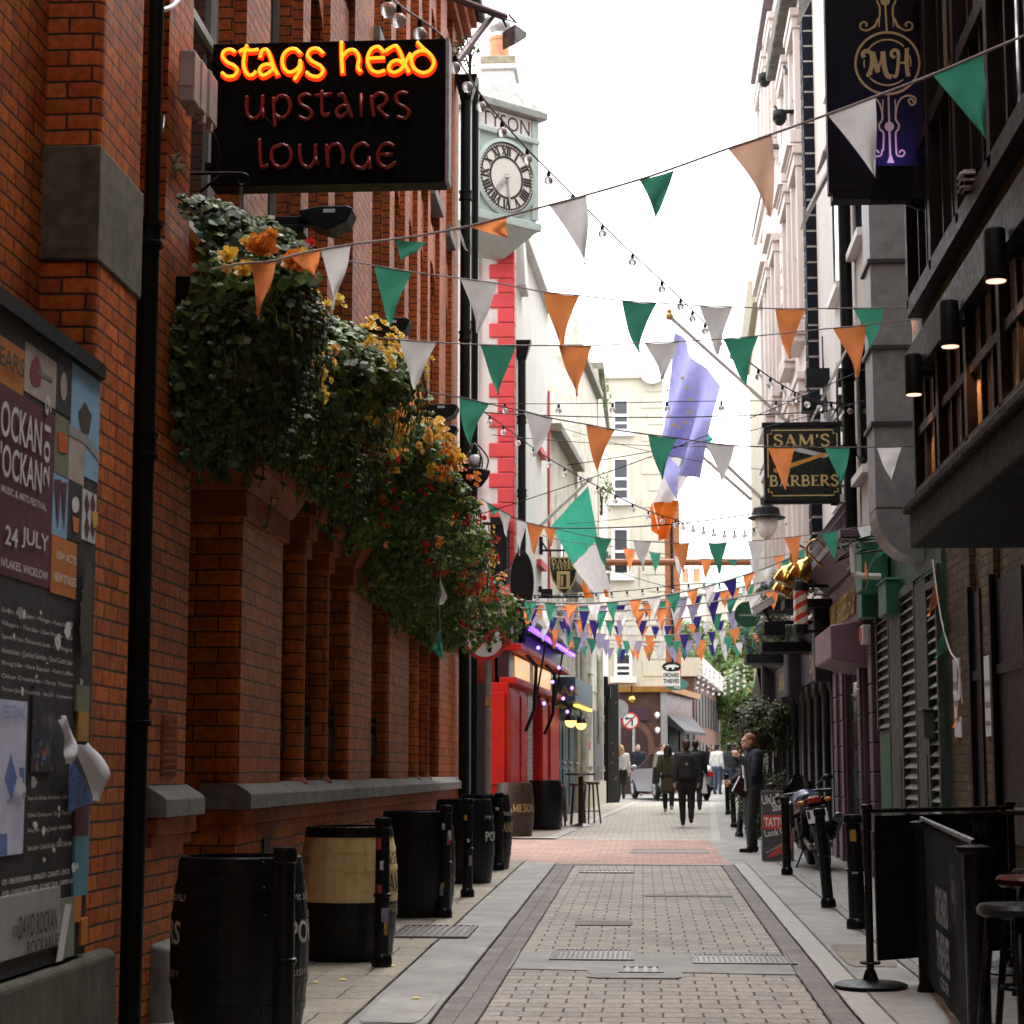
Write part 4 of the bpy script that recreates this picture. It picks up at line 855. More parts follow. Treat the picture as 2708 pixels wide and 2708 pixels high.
m=MB();m.box(XC-.12,XC+.12,71.3,71.6,.5,BZ);m.build('corner_pillar',pm('grey_pillar',(.26,.25,.25),.6),bp)
for t0,t1 in((.12,.4),(.5,.75),(.82,.97)):
 m=MB();p0=V((lerp(XC,XE,t0),lerp(71.5,YE,t0),0));p1=V((lerp(XC,XE,t1),lerp(71.5,YE,t1),0));n=V((.04,-.01,0))
 m.hexa([p0+V((-.05,0,1)),p0+n+V((0,0,1)),p1+n+V((0,0,1)),p1+V((-.05,0,1))],[p0+V((-.05,0,3.2)),p0+n+V((0,0,3.2)),p1+n+V((0,0,3.2)),p1+V((-.05,0,3.2))]);m.build('window',M_blackp,bp)
m=MB();m.hexa([(XC+.1,72.2,3.1),(XC+.75,72.0,2.8),(XE+.5,YE-1,2.8),(XE,YE-1,3.1)],[(XC+.1,72.2,3.5),(XC+.75,72.0,2.9),(XE+.5,YE-1,2.9),(XE,YE-1,3.5)]);m.build('awning',pm('awning_grey',(.03,.03,.033),.8),bp)
t=thing('globe_lamp','brass globe lamp over the arched doorway of the brown pub','wall lamp',at(1671,1845,71));c=at(1671,1850,71)
m=MB();m.ball(c,.15);m.build('globe',pm('brass_globe',(.6,.4,.1),.2,1.),t,smooth=True);m=MB();m.tube([c+V((0,0,.15)),c+V((0,0,.5)),c+V((0,.4,.5))],.025,6);m.build('bracket',M_black,t)
t=thing('security_lamp','pair of white security lamps on the corner of the brown pub','wall lamp',at(1740,1885,71.2))
for py in(1893,1900):pass
for px,py in((1738,1890),(1739,1930)):
 m=MB();m.ball(at(px,py,71.25),.1,n=10);m.ball(at(px,py+5,71.2),.07,n=8);m.build('lamp_head',M_white,t,smooth=True)
ob=thing('orange_brick_stack','tall orange brick chimney breast on the right of the cream block','chimney',(1.1,76,4.5))
a=at(1757,1330,75);b=at(1796,1330,75);m=MB();m.box(XR+.02,b.x,74.8,77,BZ,a.z);m.build('stack',brick_mat('orange_brick',(.42,.16,.07),(.33,.12,.055),(.25,.15,.1),.22,.08,.006,.7,.2,.3),ob)
m=MB();m.tube([(b.x-.3,74.75,BZ),(b.x-.3,74.75,a.z)],.05,6);m.build('pipe',M_black,ob)
fb=thing('far_brick_building','long dark brick building with a row of slit windows at the far right end','building',(3,90,.8))
P0=at(1838,2000,80);P1=at(1906,2000,100);z1=at(1906,1838,100).z
m=MB();m.hexa([(P0.x-5,80,.3),(P0.x,80,.3),(P1.x,100,.3),(P1.x-5,100,.3)],[(P0.x-5,80,z1),(P0.x,80,z1),(P1.x,100,z1),(P1.x-5,100,z1)])
m.build('wall',brick_mat('brown_brick',(.15,.065,.045),(.11,.05,.035),(.08,.055,.045),.22,.08,.006,.8,.2,.3),fb)
m=MB();m.hexa([(P0.x-5,79.8,z1),(P0.x+.35,79.8,z1),(P1.x+.35,100.2,z1),(P1.x-5,100.2,z1)],[(P0.x-5,79.8,z1+.75),(P0.x+.35,79.8,z1+.75),(P1.x+.35,100.2,z1+.75),(P1.x-5,100.2,z1+.75)]);m.build('parapet',M_cream,fb)
for zc,hh in((z1-1.2,.7),(z1-3.0,.4)):
 for i in range(9):
  y=81+i*2.1;x=lerp(P0.x,P1.x,(y-80)/20);x2=lerp(P0.x,P1.x,(y+1.1-80)/20)
  m=MB();m.hexa([(x-.1,y,zc-hh),(x+.04,y,zc-hh),(x2+.04,y+1.1,zc-hh),(x2-.1,y+1.1,zc-hh)],[(x-.1,y,zc+hh),(x+.04,y,zc+hh),(x2+.04,y+1.1,zc+hh),(x2-.1,y+1.1,zc+hh)]);m.build('window',M_blackp,fb)
m=MB();m.hexa([(P0.x-5,79.7,1.6),(P0.x+.1,79.7,1.6),(P1.x+.1,100.2,1.6),(P1.x-5,100.2,1.6)],[(P0.x-5,79.7,2.0),(P0.x+.12,79.7,2.0),(P1.x+.12,100.2,2.0),(P1.x-5,100.2,2.0)]);m.build('band',M_cream,fb)
gr=thing('copper_roof_building','distant building with a big pale green copper roof, above the trees','building',(6,140,1))
a=at(1822,1470,140);b=at(2060,1470,140);bt=at(1822,1575,140).z
m=MB();m.hexa([(a.x-1.5,138,bt),(b.x+6,138,bt),(b.x+6,150,bt),(a.x-1.5,150,bt)],[(a.x+1.6,144,a.z+.8),(b.x+6,144,a.z+.8),(b.x+6,145,a.z+.8),(a.x+1.6,145,a.z+.8)])
for i in range(10):
 x=a.x+i*.85;m.tube([(x-1.2,138.0,bt),(x+1.9,143.9,a.z+.8)],.07,4)
m.build('roof',pm('verdigris',(.30,.47,.39),.7,var=.1,sc=.8),gr)
m=MB();m.box(a.x-1.4,b.x+6,138.6,150,1,bt);m.build('wall',M_cream,gr)
m=MB();c=at(1828,1540,136);m.box(c.x-1.0,c.x+1.0,136,137.2,4,c.z);m.build('chimney',M_cream,gr)
for dx in(-.4,.4):
 m=MB();m.lathe([(.25,0),(.22,.9),(.27,1.0)],10,Matrix.Translation((c.x+dx,136.6,c.z)));m.build('chimney_pot',pm('clay_pot',(.52,.23,.12)),gr,smooth='auto')
wh=thing('white_marquee','rounded white canopy roof in front of the far trees','canopy',(3.2,98,1))
a=at(1862,1815,104);m=MB()
m.grid(lambda u,v:V((a.x-1.8+3.6*u,103+4*v,a.z-1.1+1.5*math.sin(math.pi*u)**.6)),14,4);m.build('fabric',M_white,wh,smooth=True)
m=MB()
for u in(0.02,.98):
 for v in(0,1):m.tube([(a.x-1.8+3.6*u,103+4*v,.9),(a.x-1.8+3.6*u,103+4*v,a.z-.8)],.06,6)
m.build('posts',M_metal,wh)
# --- right side: timber bay pub, nearest
RX=2.80
tb=thing('timber_bay_pub','dark timber pub with a projecting leaded bay over weathered brick, nearest on the right','building',(RX,12,.1))
M_yb=brick_mat('weathered_stock_brick',(.19,.125,.06),(.10,.07,.04),(.05,.04,.03),.22,.08,.008,.85,.35,.75)
M_timb=pm('dark_timber',(.010,.0075,.006),.5,var=.4,sc=6,bump=.15,streak=.3,spec=.2)
M_navy=pm('navy_black',(.012,.013,.022),.45,var=.2)
m=MB();m.box(RX+.05,9,-8,18.3,-.3,3.5);m.box(RX,RX+.05,15.85,16.45,-.3,3.5);m.box(RX,RX+.05,17.0,18.3,-.3,3.5);m.box(RX,RX+.05,6,14.6,-.3,3.5);m.box(1.95,9,-8,13.5,3.24,19);m.box(RX,9,13.5,18.3,3.5,14);m.build('wall',M_yb,tb)  # block over the bay carried up out of view to shade the near lane
for a,b in((14.6,15.85),(16.45,17.0)):
 m=MB();m.box(RX+.0,RX+.07,a,b,.9,2.95);m.box(RX-.02,RX+.02,a,a+.07,.9,2.95);m.box(RX-.02,RX+.02,b-.07,b,.9,2.95);m.box(RX-.02,RX+.02,a+.07,b-.07,2.2,2.28);m.build('window',M_blackp,tb)
m=MB();m.box(RX-.04,RX+.0,16.9,17.02,0,3.0);m.build('corner_timber',M_timb,tb);m=MB();m.box(RX-.05,RX,15.78,15.88,0,3.0);m.build('corner_timber',M_timb,tb)
m=MB();m.box(1.84,RX+.2,-2,13.56,2.96,3.24);m.box(1.80,RX,-2,13.60,3.20,3.26);m.build('bay_fascia',pm('black_fascia',(.005,.005,.005),.6,var=.3,bump=.1,spec=.15),tb,bevel=.01)
BX=1.9
fr=MB();ymul=[13.46-.36*i for i in range(24)]
for i,y in enumerate(ymul):
 wd=.045 if i%3==0 else .018
 fr.box(BX-(.03 if i%3==0 else .0),BX+.06,y-wd,y+wd,3.26,4.2)
for z,hh,o in((3.30,.05,.03),(3.74,.03,.01),(4.2,.12,.06),(4.62,.06,.05)):fr.box(BX-o,BX+.055,4.5,13.5,z-hh,z+hh)
fr.build('bay_frame',M_timb,tb)
amb=N
mg,ntg,bg_=_new('obscure_glass')
pos=N(ntg,'ShaderNodeNewGeometry').outputs['Position']
vz=N(ntg,'ShaderNodeTexVoronoi');vz.inputs['Scale'].default_value=38;ntg.links.new(pos,vz.inputs['Vector'])
cg=mixc(ntg,ramp01(ntg,noise_n(ntg,pos,30,5),.35,.65),(.30,.20,.12),(.34,.31,.27))  # warm lit reflections of the bay panes, painted into their base colour
ntg.links.new(cg,bg_.inputs['Base Color']);bg_.inputs['Roughness'].default_value=.18;bump_n(ntg,bg_,vz.outputs['Distance'],.6,.01)
for a,b in zip(ymul[1:],ymul[:-1]):
 for z0,z1 in((3.34,3.72),(3.76,4.09)):
  m=MB();m.quad((BX+.03,a,z0),(BX+.03,b,z0),(BX+.03,b,z1),(BX+.03,a,z1));m.build('window',mg,tb)
m=MB();m.box(BX+.02,2.9,-2,13.48,4.62,14);m.build('upper_bay',M_timb,tb)
fr=MB()
for i,y in enumerate(ymul):
 wd=.05 if i%3==0 else .02
 fr.box(BX-(.05 if i%3==0 else .015),BX+.02,y-wd,y+wd,4.62,11.5)
for z in(5.6,6.6,7.6,8.6):fr.box(BX-.04,BX+.02,4.5,13.48,z-.05,z+.05)
fr.build('bay_frame',M_timb,tb)
for i,(a,b)in enumerate(zip(ymul[1:],ymul[:-1])):
 for z0,z1 in((4.75,5.5),(5.7,6.5),(6.7,7.5),(7.7,8.5)):
  m=MB();m.quad((BX+.012,a+.03,z0),(BX+.012,b-.03,z0),(BX+.012,b-.03,z1),(BX+.012,a+.03,z1));m.build('window',mg if(i+int(z0))%3==0 else M_glass,tb)
m=MB();m.tube([(BX-.12,13.2,6.9),(BX-.12,9.0,6.95)],.028,8);m.build('neon_tube',pm('unlit_violet_tube',(.06,.04,.22),.25),tb)
if 1:
 q_=atx(2563,502,BX-.06);y=q_.y;z=q_.z
 m=MB();m.box(BX-.09,BX-.02,y,y+.10,z,z+.12)
 for k in range(3):m.box(BX-.11,BX-.02,y-.01,y+.11,z+.01+k*.04,z+.025+k*.04);m.build('junction_box',M_white,tb,bevel=.01)
cyl=None
for i,(px,py0,py1,X,lab)in enumerate(((2634,655,745,1.78,'black cylinder downlight on the bay, topmost and nearest of the row'),(2513,815,918,1.78,'black cylinder downlight on the bay, second from the top of the row'),(2417,960,1045,1.79,'black cylinder downlight on the far corner of the bay, lowest in the photo'))):
 a=atx(px,py1,X);r=.055;hh=.26
 t=thing('cylinder_light',lab,'wall light',a,'downlights on the timber bay')
 m=MB();m.lathe([(r*.92,.004),(r,.004),(r,hh),(r*.9,hh+.01)],16,Matrix.Translation(a),cap0=False);m.box(a.x,BX+.02,a.y-.015,a.y+.015,a.z+.12,a.z+.16);m.build('body',M_black,t,smooth='auto')
 m=MB();m.lathe([(r*.9,.0),(r*.9,.02)],16,Matrix.Translation(a));m.build('lens',glow('warm_lens',(1.,.52,.38),.42),t)
 ld=bpy.data.lights.new('downlight','SPOT');ld.energy=5;ld.color=(1,.45,.2);ld.spot_size=1.6;ld.shadow_soft_size=.04
 lo=bpy.data.objects.new('downlight',ld);COL.objects.link(lo);lo.parent=t;lo.location=(0,0,-.03)
gbld=thing('green_building','green painted building with slatted louvre panels, behind the black screens','building',(RX,21,.15))
M_green=pm('green_paint',(.035,.115,.075),.5,var=.3,sc=4,bump=.15,dirt=((.02,.035,.028),.45,.75,1.8),streak=.3)
M_grnd=pm('grey_green_paint',(.055,.078,.066),.55,var=.3,sc=4,bump=.15,dirt=((.02,.025,.022),.45,.8,2.2),streak=.3)
GX=2.74
m=MB();m.box(GX+.02,9,18.3,23.35,-.3,4.2);m.build('wall',M_green,gbld)
m=MB();m.box(GX-.02,GX+.02,18.35,23.3,3.30,3.36);m.box(GX-.05,GX+.02,18.3,23.35,4.1,4.25)
for i in range(40):m.ball((GX-.02,18.4+i*.123,3.33),.016,n=6,m=4)
m.build('trim',M_green,gbld)
for y0,y1,z0,z1 in((18.06+.3,18.95,.6,3.15),(19.85,20.85,.6,3.25),(21.95,23.0,1.9,3.2)):
 f=MB();f.box(GX-.04,GX+.02,y0-.07,y0,z0,z1);f.box(GX-.04,GX+.02,y1,y1+.07,z0,z1);f.box(GX-.04,GX+.02,y0-.07,y1+.07,z1,z1+.07)
 o=f.build('louvre',M_grnd,gbld);b=MB();b.quad((GX+.015,y0,z0),(GX+.015,y1,z0),(GX+.015,y1,z1),(GX+.015,y0,z1));b.build('backing',M_blackp,o)
 s=MB();n=int((z1-z0)/.105)
 for i in range(n):
  z=z0+(i+.5)*(z1-z0)/n;s.hexa([(GX-.035,y0,z-.022),(GX-.03,y0,z-.03),(GX-.03,y1,z-.03),(GX-.035,y1,z-.022)],[(GX+.01,y0,z+.028),(GX+.014,y0,z+.02),(GX+.014,y1,z+.02),(GX+.01,y1,z+.028)])
 s.build('slats',pm('slat_grey',(.10,.115,.115),.5,var=.2),o)
for y0,y1 in((19.02,19.75),(20.95,21.85),(18.3,18.4)):
 m=MB();m.box(GX-.035,GX+.02,y0,y1,-.1,3.28);m.box(GX-.045,GX-.035,y0+.1,y1-.1,.5,1.6)if y1-y0>.3 else None;m.build('panel',M_grnd,gbld)
m=MB();m.box(GX-.03,GX+.02,22.0,22.95,.1,1.85);m.build('door',pm('bright_green_door',(.01,.12,.06),.5,var=.2,dirt=((.03,.04,.03),.5,.8,3)),gbld)
m=MB();m.box(GX-.12,GX+.0,18.7,18.98,1.75,2.0);m.box(GX-.14,GX,18.68,19.0,2.0,2.03);m.build('meter_box',M_grnd,gbld,bevel=.01)
m=MB();m.box(GX-.03,GX-.02,20.92,21.0,1.1,2.1);m.build('paint_scrape',pm('pale_scrape',(.35,.38,.36),.8),gbld)
for(y0,y1,z0,z1,x0)in((22.0,22.7,3.45,4.0,GX-.3),(22.8,23.2,3.2,3.8,GX-.22),(21.0,21.7,3.1,3.45,GX-.16)):
 m=MB();m.box(x0,GX,y0,y1,z0,z1);m.box(x0-.02,GX,y0-.02,y1+.02,z1,z1+.03);m.build('cable_box',pm('green_box',(.03,.17,.10),.45,var=.2,dirt=((.02,.05,.04),.5,.8,5)),gbld,bevel=.02)
m=MB();m.tube(smooth_pts([(GX-.4,21.9,3.98),(GX-.4,21.9,3.7),(GX-.36,21.9,3.6),(GX-.1,21.9,3.58)]),.035,8);m.build('white_pipe',M_white,gbld)
for k in range(9):
 m=MB();y=21+random.random()*2;z=3.75+random.random()*.4
 m.tube(smooth_pts([(GX-.05,y,z),(GX-.2-random.random()*.3,y+.5,z+random.uniform(-.2,.1)),(GX-.1,y+1.1,z+random.uniform(-.1,.2)),(GX-.02,y+1.5,z)]),.012,5);m.build('cable',M_metal if k%3==0 else M_black,gbld)
du=thing('metal_duct','grey galvanised air duct with a curved elbow running up the right hand wall','duct',(2.55,19.6,4))
DY=19.4;dx0=at(2313,1200,DY).x;dx1=at(2421,1200,DY).x;zb=at(2400,1345,DY).z
M_duct=pm('duct_zinc',(.30,.315,.33),.5,.55,var=.16,sc=9,bump=.08,bs=120,dirt=((.16,.16,.165),.55,.8,3))
zz=[zb,zb+.85,zb+1.62,zb+2.5,zb+3.4,zb+4.4,zb+5.5,zb+7]
for a,b in zip(zz[:-1],zz[1:]):
 m=MB();m.box(dx0,dx1,DY,DY+.62,a+.012,b-.012);o=m.build('section',M_duct,du,bevel=.008);m=MB();m.box(dx0-.03,dx1+.03,DY-.03,DY+.65,b-.02,b+.02);m.build('flange',pm('dark_flange',(.06,.06,.065),.5,.5),o)
m=MB();R0=.12;R1=R0+(dx1-dx0);n=10
prev=None
for k in range(n+1):
 t=math.pi/2*k/n
 i_=V((dx1+R0-R0*math.cos(t),0,zb-R0*math.sin(t)));o_2=V((dx1+R0-R1*math.cos(t),0,zb-R1*math.sin(t)))
 if prev:
  m.hexa([V((prev[1].x,DY,prev[1].z)),V((o_2.x,DY,o_2.z)),V((o_2.x,DY+.62,o_2.z)),V((prev[1].x,DY+.62,prev[1].z))],[V((prev[0].x,DY,prev[0].z)),V((i_.x,DY,i_.z)),V((i_.x,DY+.62,i_.z)),V((prev[0].x,DY+.62,prev[0].z))])
 prev=(i_,o_2)
m.build('elbow',M_duct,du)
m=MB();m.box(dx1-.3,dx1+.25,DY-.02,DY,zb+3.9-.75,zb+3.9-.66);m.tube([(dx1+.12,DY-.1,zb+2.0),(dx1+.12,DY-.1,12)],.055,8);m.build('strap',M_black,du)
bs=thing('purple_barber_shop','purple painted barber shop with raised gold letters on its fascia','building',(RX,26,.2))
M_purp=pm('purple_paint',(.085,.042,.062),.42,var=.12,sc=3,bump=.08)
PX2=2.70
m=MB();m.box(PX2+.1,9,23.35,28.2,-.3,4.3);m.build('wall',pm('dark_plum',(.03,.016,.022),.5),bs)
for y0,y1 in((23.4,23.75),(24.75,25.0),(26.9,27.2),(27.75,28.15)):
 m=MB();m.box(PX2-.06,PX2+.12,y0-.04,y1+.04,0,.75)
 for i in range(7):m.box(PX2-.02,PX2+.12,y0,y1,.75+i*.345,.75+i*.345+.33)
 m.build('pilaster',M_purp,bs,bevel=.012)
for y0,y1 in((23.75,24.75),(25.0,26.9),(27.2,27.75)):
 m=MB();m.box(PX2+.02,PX2+.1,y0,y1,0,.7);m.box(PX2+.02,PX2+.1,y0,y1,2.75,3.2);m.box(PX2+.02,PX2+.1,y0,y0+.08,.7,2.75);m.box(PX2+.02,PX2+.1,y1-.08,y1,.7,2.75)
 o=m.build('window',M_purp,bs);g=MB();g.quad((PX2+.06,y0,.7),(PX2+.06,y1,.7),(PX2+.06,y1,2.75),(PX2+.06,y0,2.75));g.build('pane',M_glass,o)
m=MB();m.hexa([(2.30,24.3,2.82),(PX2+.1,24.3,2.70),(PX2+.1,26.5,2.70),(2.30,26.5,2.82)],[(2.30,24.3,3.22),(PX2+.1,24.3,3.30),(PX2+.1,26.5,3.30),(2.30,26.5,3.22)]);m.build('canopy',pm('mauve_panel',(.17,.088,.12),.4,var=.1),bs,bevel=.02)
m=MB();m.box(PX2-.03,PX2+.1,23.4,28.2,3.3,3.95);fa=m.build('fascia',M_purp,bs)
m=MB();put(m,"SAM'S BARBERSHOP",(PX2-.055,28.0,3.40),(0,-1,0),(0,0,1),size=.36,width=3.3);L=MB()
for(vs_i,f)in[(0,f)for f in m.f]:L.prism([m.v[i]for i in f],(.02,0,0))
L.build('lettering',M_gold,fa)
m=MB();m.hexa([(PX2-.08,23.3,3.95),(PX2+.1,23.3,3.95),(PX2+.1,28.3,3.95),(PX2-.08,28.3,3.95)],[(PX2-.34,23.3,4.18),(PX2+.1,23.3,4.18),(PX2+.1,28.3,4.18),(PX2-.34,28.3,4.18)]);m.box(PX2-.36,PX2+.1,23.25,28.35,4.18,4.28);m.build('cornice',M_purp,bs,bevel=.01)
m=MB()
for i in range(46):
 y=23.6+i*.1;m.tube([(PX2-.26,y,4.28),(PX2-.26,y,4.62)],.012,5);m.ball((PX2-.26,y,4.64),.022,n=6,m=4);m.torus((PX2-.26,y+.05,4.42),.04,.009,'x',8,4)
m.box(PX2-.27,PX2-.25,23.55,28.2,4.34,4.36);m.box(PX2-.27,PX2-.25,23.55,28.2,4.53,4.55);m.build('cresting',pm('purple_iron',(.06,.035,.055),.5),bs)
for k,(y0,y1,lab,gold)in enumerate(((28.2,34.0,'black pub front with gold letters next to the purple barber shop','ODESSA'),(34.0,41.0,'second black pub front, beyond the one beside the barber shop','BAR & GRILL'))):
 q=thing('black_pub_front',lab,'building',(RX,(y0+y1)/2,.3),'black shop fronts on the right')
 m=MB();m.box(RX+.02,9,y0,y1,-.2,4.0-k*.15);m.build('wall',M_black,q)
 n=4
 for i in range(n+1):
  y=lerp(y0+.2,y1-.2,i/n);m=MB();m.lathe([(.13,.2),(.13,.5),(.09,.55),(.085,2.55),(.12,2.62),(.13,2.8)],10,Matrix.Translation((RX-.06,y,0)));m.build('column',M_black_g,q,smooth='auto')
  if i<n:
   yb=lerp(y0+.2,y1-.2,(i+1)/n);g=MB();g.quad((RX+.01,y+.12,.9),(RX+.01,yb-.12,.9),(RX+.01,yb-.12,2.6),(RX+.01,y+.12,2.6));g.build('window',M_glass,q)
 m=MB();m.box(RX-.12,RX+.05,y0,y1,2.85,3.45);fa=m.build('fascia',M_navy,q)
 m=MB();put(m,gold,(RX-.125,y1-2.0,2.98),(0,-1,0),(0,0,1),size=.32,width=2.6);m.build('lettering',pm('gold_paint',(.6,.4,.08),.4),fa)
 m=MB();m.hexa([(RX-.14,y0,3.45),(RX+.05,y0,3.45),(RX+.05,y1,3.45),(RX-.14,y1,3.45)],[(RX-.38,y0,3.62),(RX+.05,y0,3.62),(RX+.05,y1,3.62),(RX-.38,y1,3.62)]);m.build('cornice',M_black,q)
 for y in(y0+.1,y1-.3):
  m=MB();m.box(RX-.36,RX,y,y+.32,2.7,3.9);m.build('corbel',M_navy,q,bevel=.04)
m=MB()
q=thing('stone_shop_front','grey stone shop front past the black pubs on the right','building',(3,44,.4))
m.hexa([(2.78,41,0),(9,41,0),(9,48,0),(2.98,48,0)],[(2.78,41,4.4),(9,41,4.4),(9,48,4.4),(2.98,48,4.4)]);m.build('wall',pm('grey_beige_stone',(.26,.245,.20),.8,var=.15,sc=3,dirt=((.1,.1,.08),.5,.85,2)),q)
for a,b in((41.6,43.4),(44,46.2)):
 m=MB();m.hexa([(2.74,a,.6),(2.95,a,.6),(3.0,b,.6),(2.78,b,.6)],[(2.74,a,2.7),(2.95,a,2.7),(3.0,b,2.7),(2.78,b,2.7)]);m.build('window',M_glass,q)
m=MB();m.hexa([(2.4,40.9,3.9),(9,40.9,3.9),(9,48,3.9),(2.6,48,3.9)],[(2.4,40.9,4.5),(9,40.9,4.5),(9,48,4.5),(2.6,48,4.5)]);m.build('cornice',pm('dark_stone',(.2,.19,.16)),q,bevel=.03)
wf=thing('white_facade','plain off-white upper facade with dark windows above the barber shop','building',(RX,27,4.3))
UX=2.84
m=MB();m.box(UX,9,18.3,31.0,4.25,20);m.build('wall',pm('offwhite_render',(.50,.465,.425),.85,var=.06,sc=1.5,bump=.25,bs=60,dirt=((.3,.27,.23),.58,.9,1.2),streak=.12),wf)
fu=lambda y:UX
for y0 in(24.3,27.0):
 for z0 in(5.3,8.3,11.4):
  m=MB();m.box(UX-.012,UX+.3,y0,y0+1.1,z0,z0+1.9);o=m.build('window',M_glass,wf)
  f=MB();f.box(UX-.03,UX,y0-.1,y0,z0-.1,z0+2.0);f.box(UX-.03,UX,y0+1.1,y0+1.2,z0-.1,z0+2.0);f.box(UX-.12,UX,y0-.12,y0+1.22,z0-.2,z0-.1);f.build('frame',M_white,o)
  s=MB();s.hexa([(UX-.5,y0+.05,z0+.95),(UX-.47,y0+.05,z0+.95),(UX-.47,y0+1.05,z0+.95),(UX-.5,y0+1.05,z0+.95)],[(UX-.06,y0+.05,z0+1.8),(UX-.03,y0+.05,z0+1.8),(UX-.03,y0+1.05,z0+1.8),(UX-.06,y0+1.05,z0+1.8)]);s.build('open_sash',M_white,o)
downpipe(wf,UX-.12,25.6,4.4,20,.085,M_pipe,(5.6,6.6,9.2,12))
m=MB()
for k in range(7):m.tube(smooth_pts([(UX-.03,25.2+.3*k,5.4+.2*k),(UX-.06,27+.4*k,6.1+.1*k),(UX-.03,30,6.6+.25*k)]),.012,5)
m.build('wall_cables',M_black,wf)
for s_ in((26.8,5.2),(27.5,4.95)):
 m=MB();m.box(UX-.35,UX,29.5+(s_[0]-27)*1.2,29.5+(s_[0]-27)*1.2+.25,7.0+s_[1]-5,7.25+s_[1]-5);m.build('bracket',M_black,wf)
pf=thing('pink_building','ornate pale pink building with a black chequered corner strip, tallest on the right','building',(UX,38,4))
ZT=17.75
m=MB();m.box(UX,9,31.0,44.6,3.9,ZT);m.build('wall',M_pink,pf)
z=4.4;m=MB();
while z<ZT-.3:m.box(UX-.17,UX+.1,30.9,31.4,z,z+.215);z+=.257
m.build('quoins',pm('black_quoin',(.008,.009,.015),.7,var=.2,spec=.1),pf)
m=MB();m.box(UX-.15,UX+.1,30.93,31.38,4.2,ZT);m.build('corner_strip',M_white,pf)
for yy in(37.9,44.3):
 m=MB();z=4.4;i=0
 while z<ZT-.4:m.box(UX-.05,UX+.1,yy,yy+(.5 if i%2 else .32),z,z+.3);z+=.36;i+=1
 m.build('quoins',M_pink,pf,bevel=.015)
m=MB();m.box(UX-.16,UX+.2,31.9,44.75,ZT-.12,ZT+.1);m.box(UX-.2,UX+.2,31.9,44.7,ZT-.35,ZT-.12);m.build('eave',pm('plum_gutter',(.08,.045,.06),.5),pf)
m=MB();m.box(UX-.2,UX+.1,38.2,44.8,13.55,13.75);m.box(UX-.12,UX+.1,38.2,44.75,13.3,13.55);m.build('string_cornice',M_pink,pf,bevel=.02)
m=MB();m.box(UX-.22,UX+.1,38.15,44.85,13.75,13.83);m.build('lead_flashing',pm('dark_lead',(.07,.07,.075),.7),pf)
m=MB();m.box(UX-.26,UX+.1,31.2,37.9,15.3,15.6);m.box(UX-.3,UX+.1,31.3,37.8,15.0,15.3);m.build('cornice',pm('sooty_stone',(.13,.12,.10),.9,var=.4,sc=5,bump=.4,dirt=((.03,.03,.025),.45,.7,3)),pf,bevel=.03)
for y0 in(33.6,35.9,39.3,41.5,43.1):
 for zi,(z0,z1)in enumerate(((5.3,7.9),(9.2,11.9),(14.3,16.6))):
  if zi==2 and y0<38:z0,z1=12.6,14.4
  f=MB();wd=1.05
  f.box(UX-.10,UX+.02,y0-.16,y0,z0,z1);f.box(UX-.10,UX+.02,y0+wd,y0+wd+.16,z0,z1);f.box(UX-.14,UX+.02,y0-.2,y0+wd+.2,z1,z1+.2);f.box(UX-.17,UX+.02,y0-.28,y0+wd+.28,z1+.2,z1+.34)
  o=f.build('window',M_pink,pf,bevel=.012)
  g=MB();g.box(UX-.012,UX+.02,y0,y0+wd,z0,z1);g.build('pane',glass_mat('pale_glass',(.16,.16,.15),.15),o)
  b=MB();b.box(UX-.03,UX-.012,y0,y0+wd,(z0+z1)/2-.04,(z0+z1)/2+.04);b.box(UX-.03,UX-.012,y0,y0+.06,z0,z1);b.box(UX-.03,UX-.012,y0+wd-.06,y0+wd,z0,z1);b.build('frame',M_white,o)
  s=MB();s.box(UX-.2,UX+.02,y0-.25,y0+wd+.25,z0-.3,z0-.06);s.box(UX-.2,UX+.02,y0-.18,y0+wd+.18,z0-.42,z0-.3);s.build('sill',M_pink,o,bevel=.015)
  if zi==1:
   p=MB();p.prism([V((UX-.26,y0-.28,z1+.34)),V((UX-.26,y0+wd+.28,z1+.34)),V((UX-.26,y0+wd/2,z1+.95))],(.26,0,0));p.build('pediment',M_pink,o)
m=MB();m.box(UX-.08,UX+.05,42.0,42.15,4,ZT);m.build('pilaster_strip',M_pink,pf)
for i,y in enumerate((34.6,38.5)):
 a=at(2085 if i else 2150,215 if i else 315,y);m=MB();c=V((UX-.28,y,a.z))
 m.lathe([(.05,.18),(.13,.16),(.13,.0)],12,Matrix.Translation(c));m.ball(c,.11,n=12);m.box(c.x,UX,y-.03,y+.03,c.z+.12,c.z+.18);o=m.build('camera_dome',M_blackp,None,True,label='black dome camera on the pink facade, '+('lower one near the chequered strip' if not i else 'upper one near the pigeons'),cat='security camera',group='dome cameras',loc=c)
y3=thing('yellow_stone_building','sliver of yellowish stone building with a heavy cornice past the pink one','building',(3.1,53,4))
m=MB();m.hexa([(UX+.06,44.6,3.9),(9,44.6,3.9),(9,58,3.9),(UX+.4,58,3.9)],[(UX+.06,44.6,13.2),(9,44.6,13.2),(9,58,13.2),(UX+.4,58,13.2)]);m.build('wall',M_cream,y3)
m=MB();m.hexa([(UX+.02,48.9,13.2),(9,48.9,13.2),(9,58.2,13.2),(UX+.2,58.2,13.2)],[(UX-.1,48.9,13.75),(9,48.9,13.75),(9,58.4,13.75),(UX+.1,58.4,13.75)]);m.build('cornice',pm('ochre_stone',(.3,.26,.19),.8),y3)
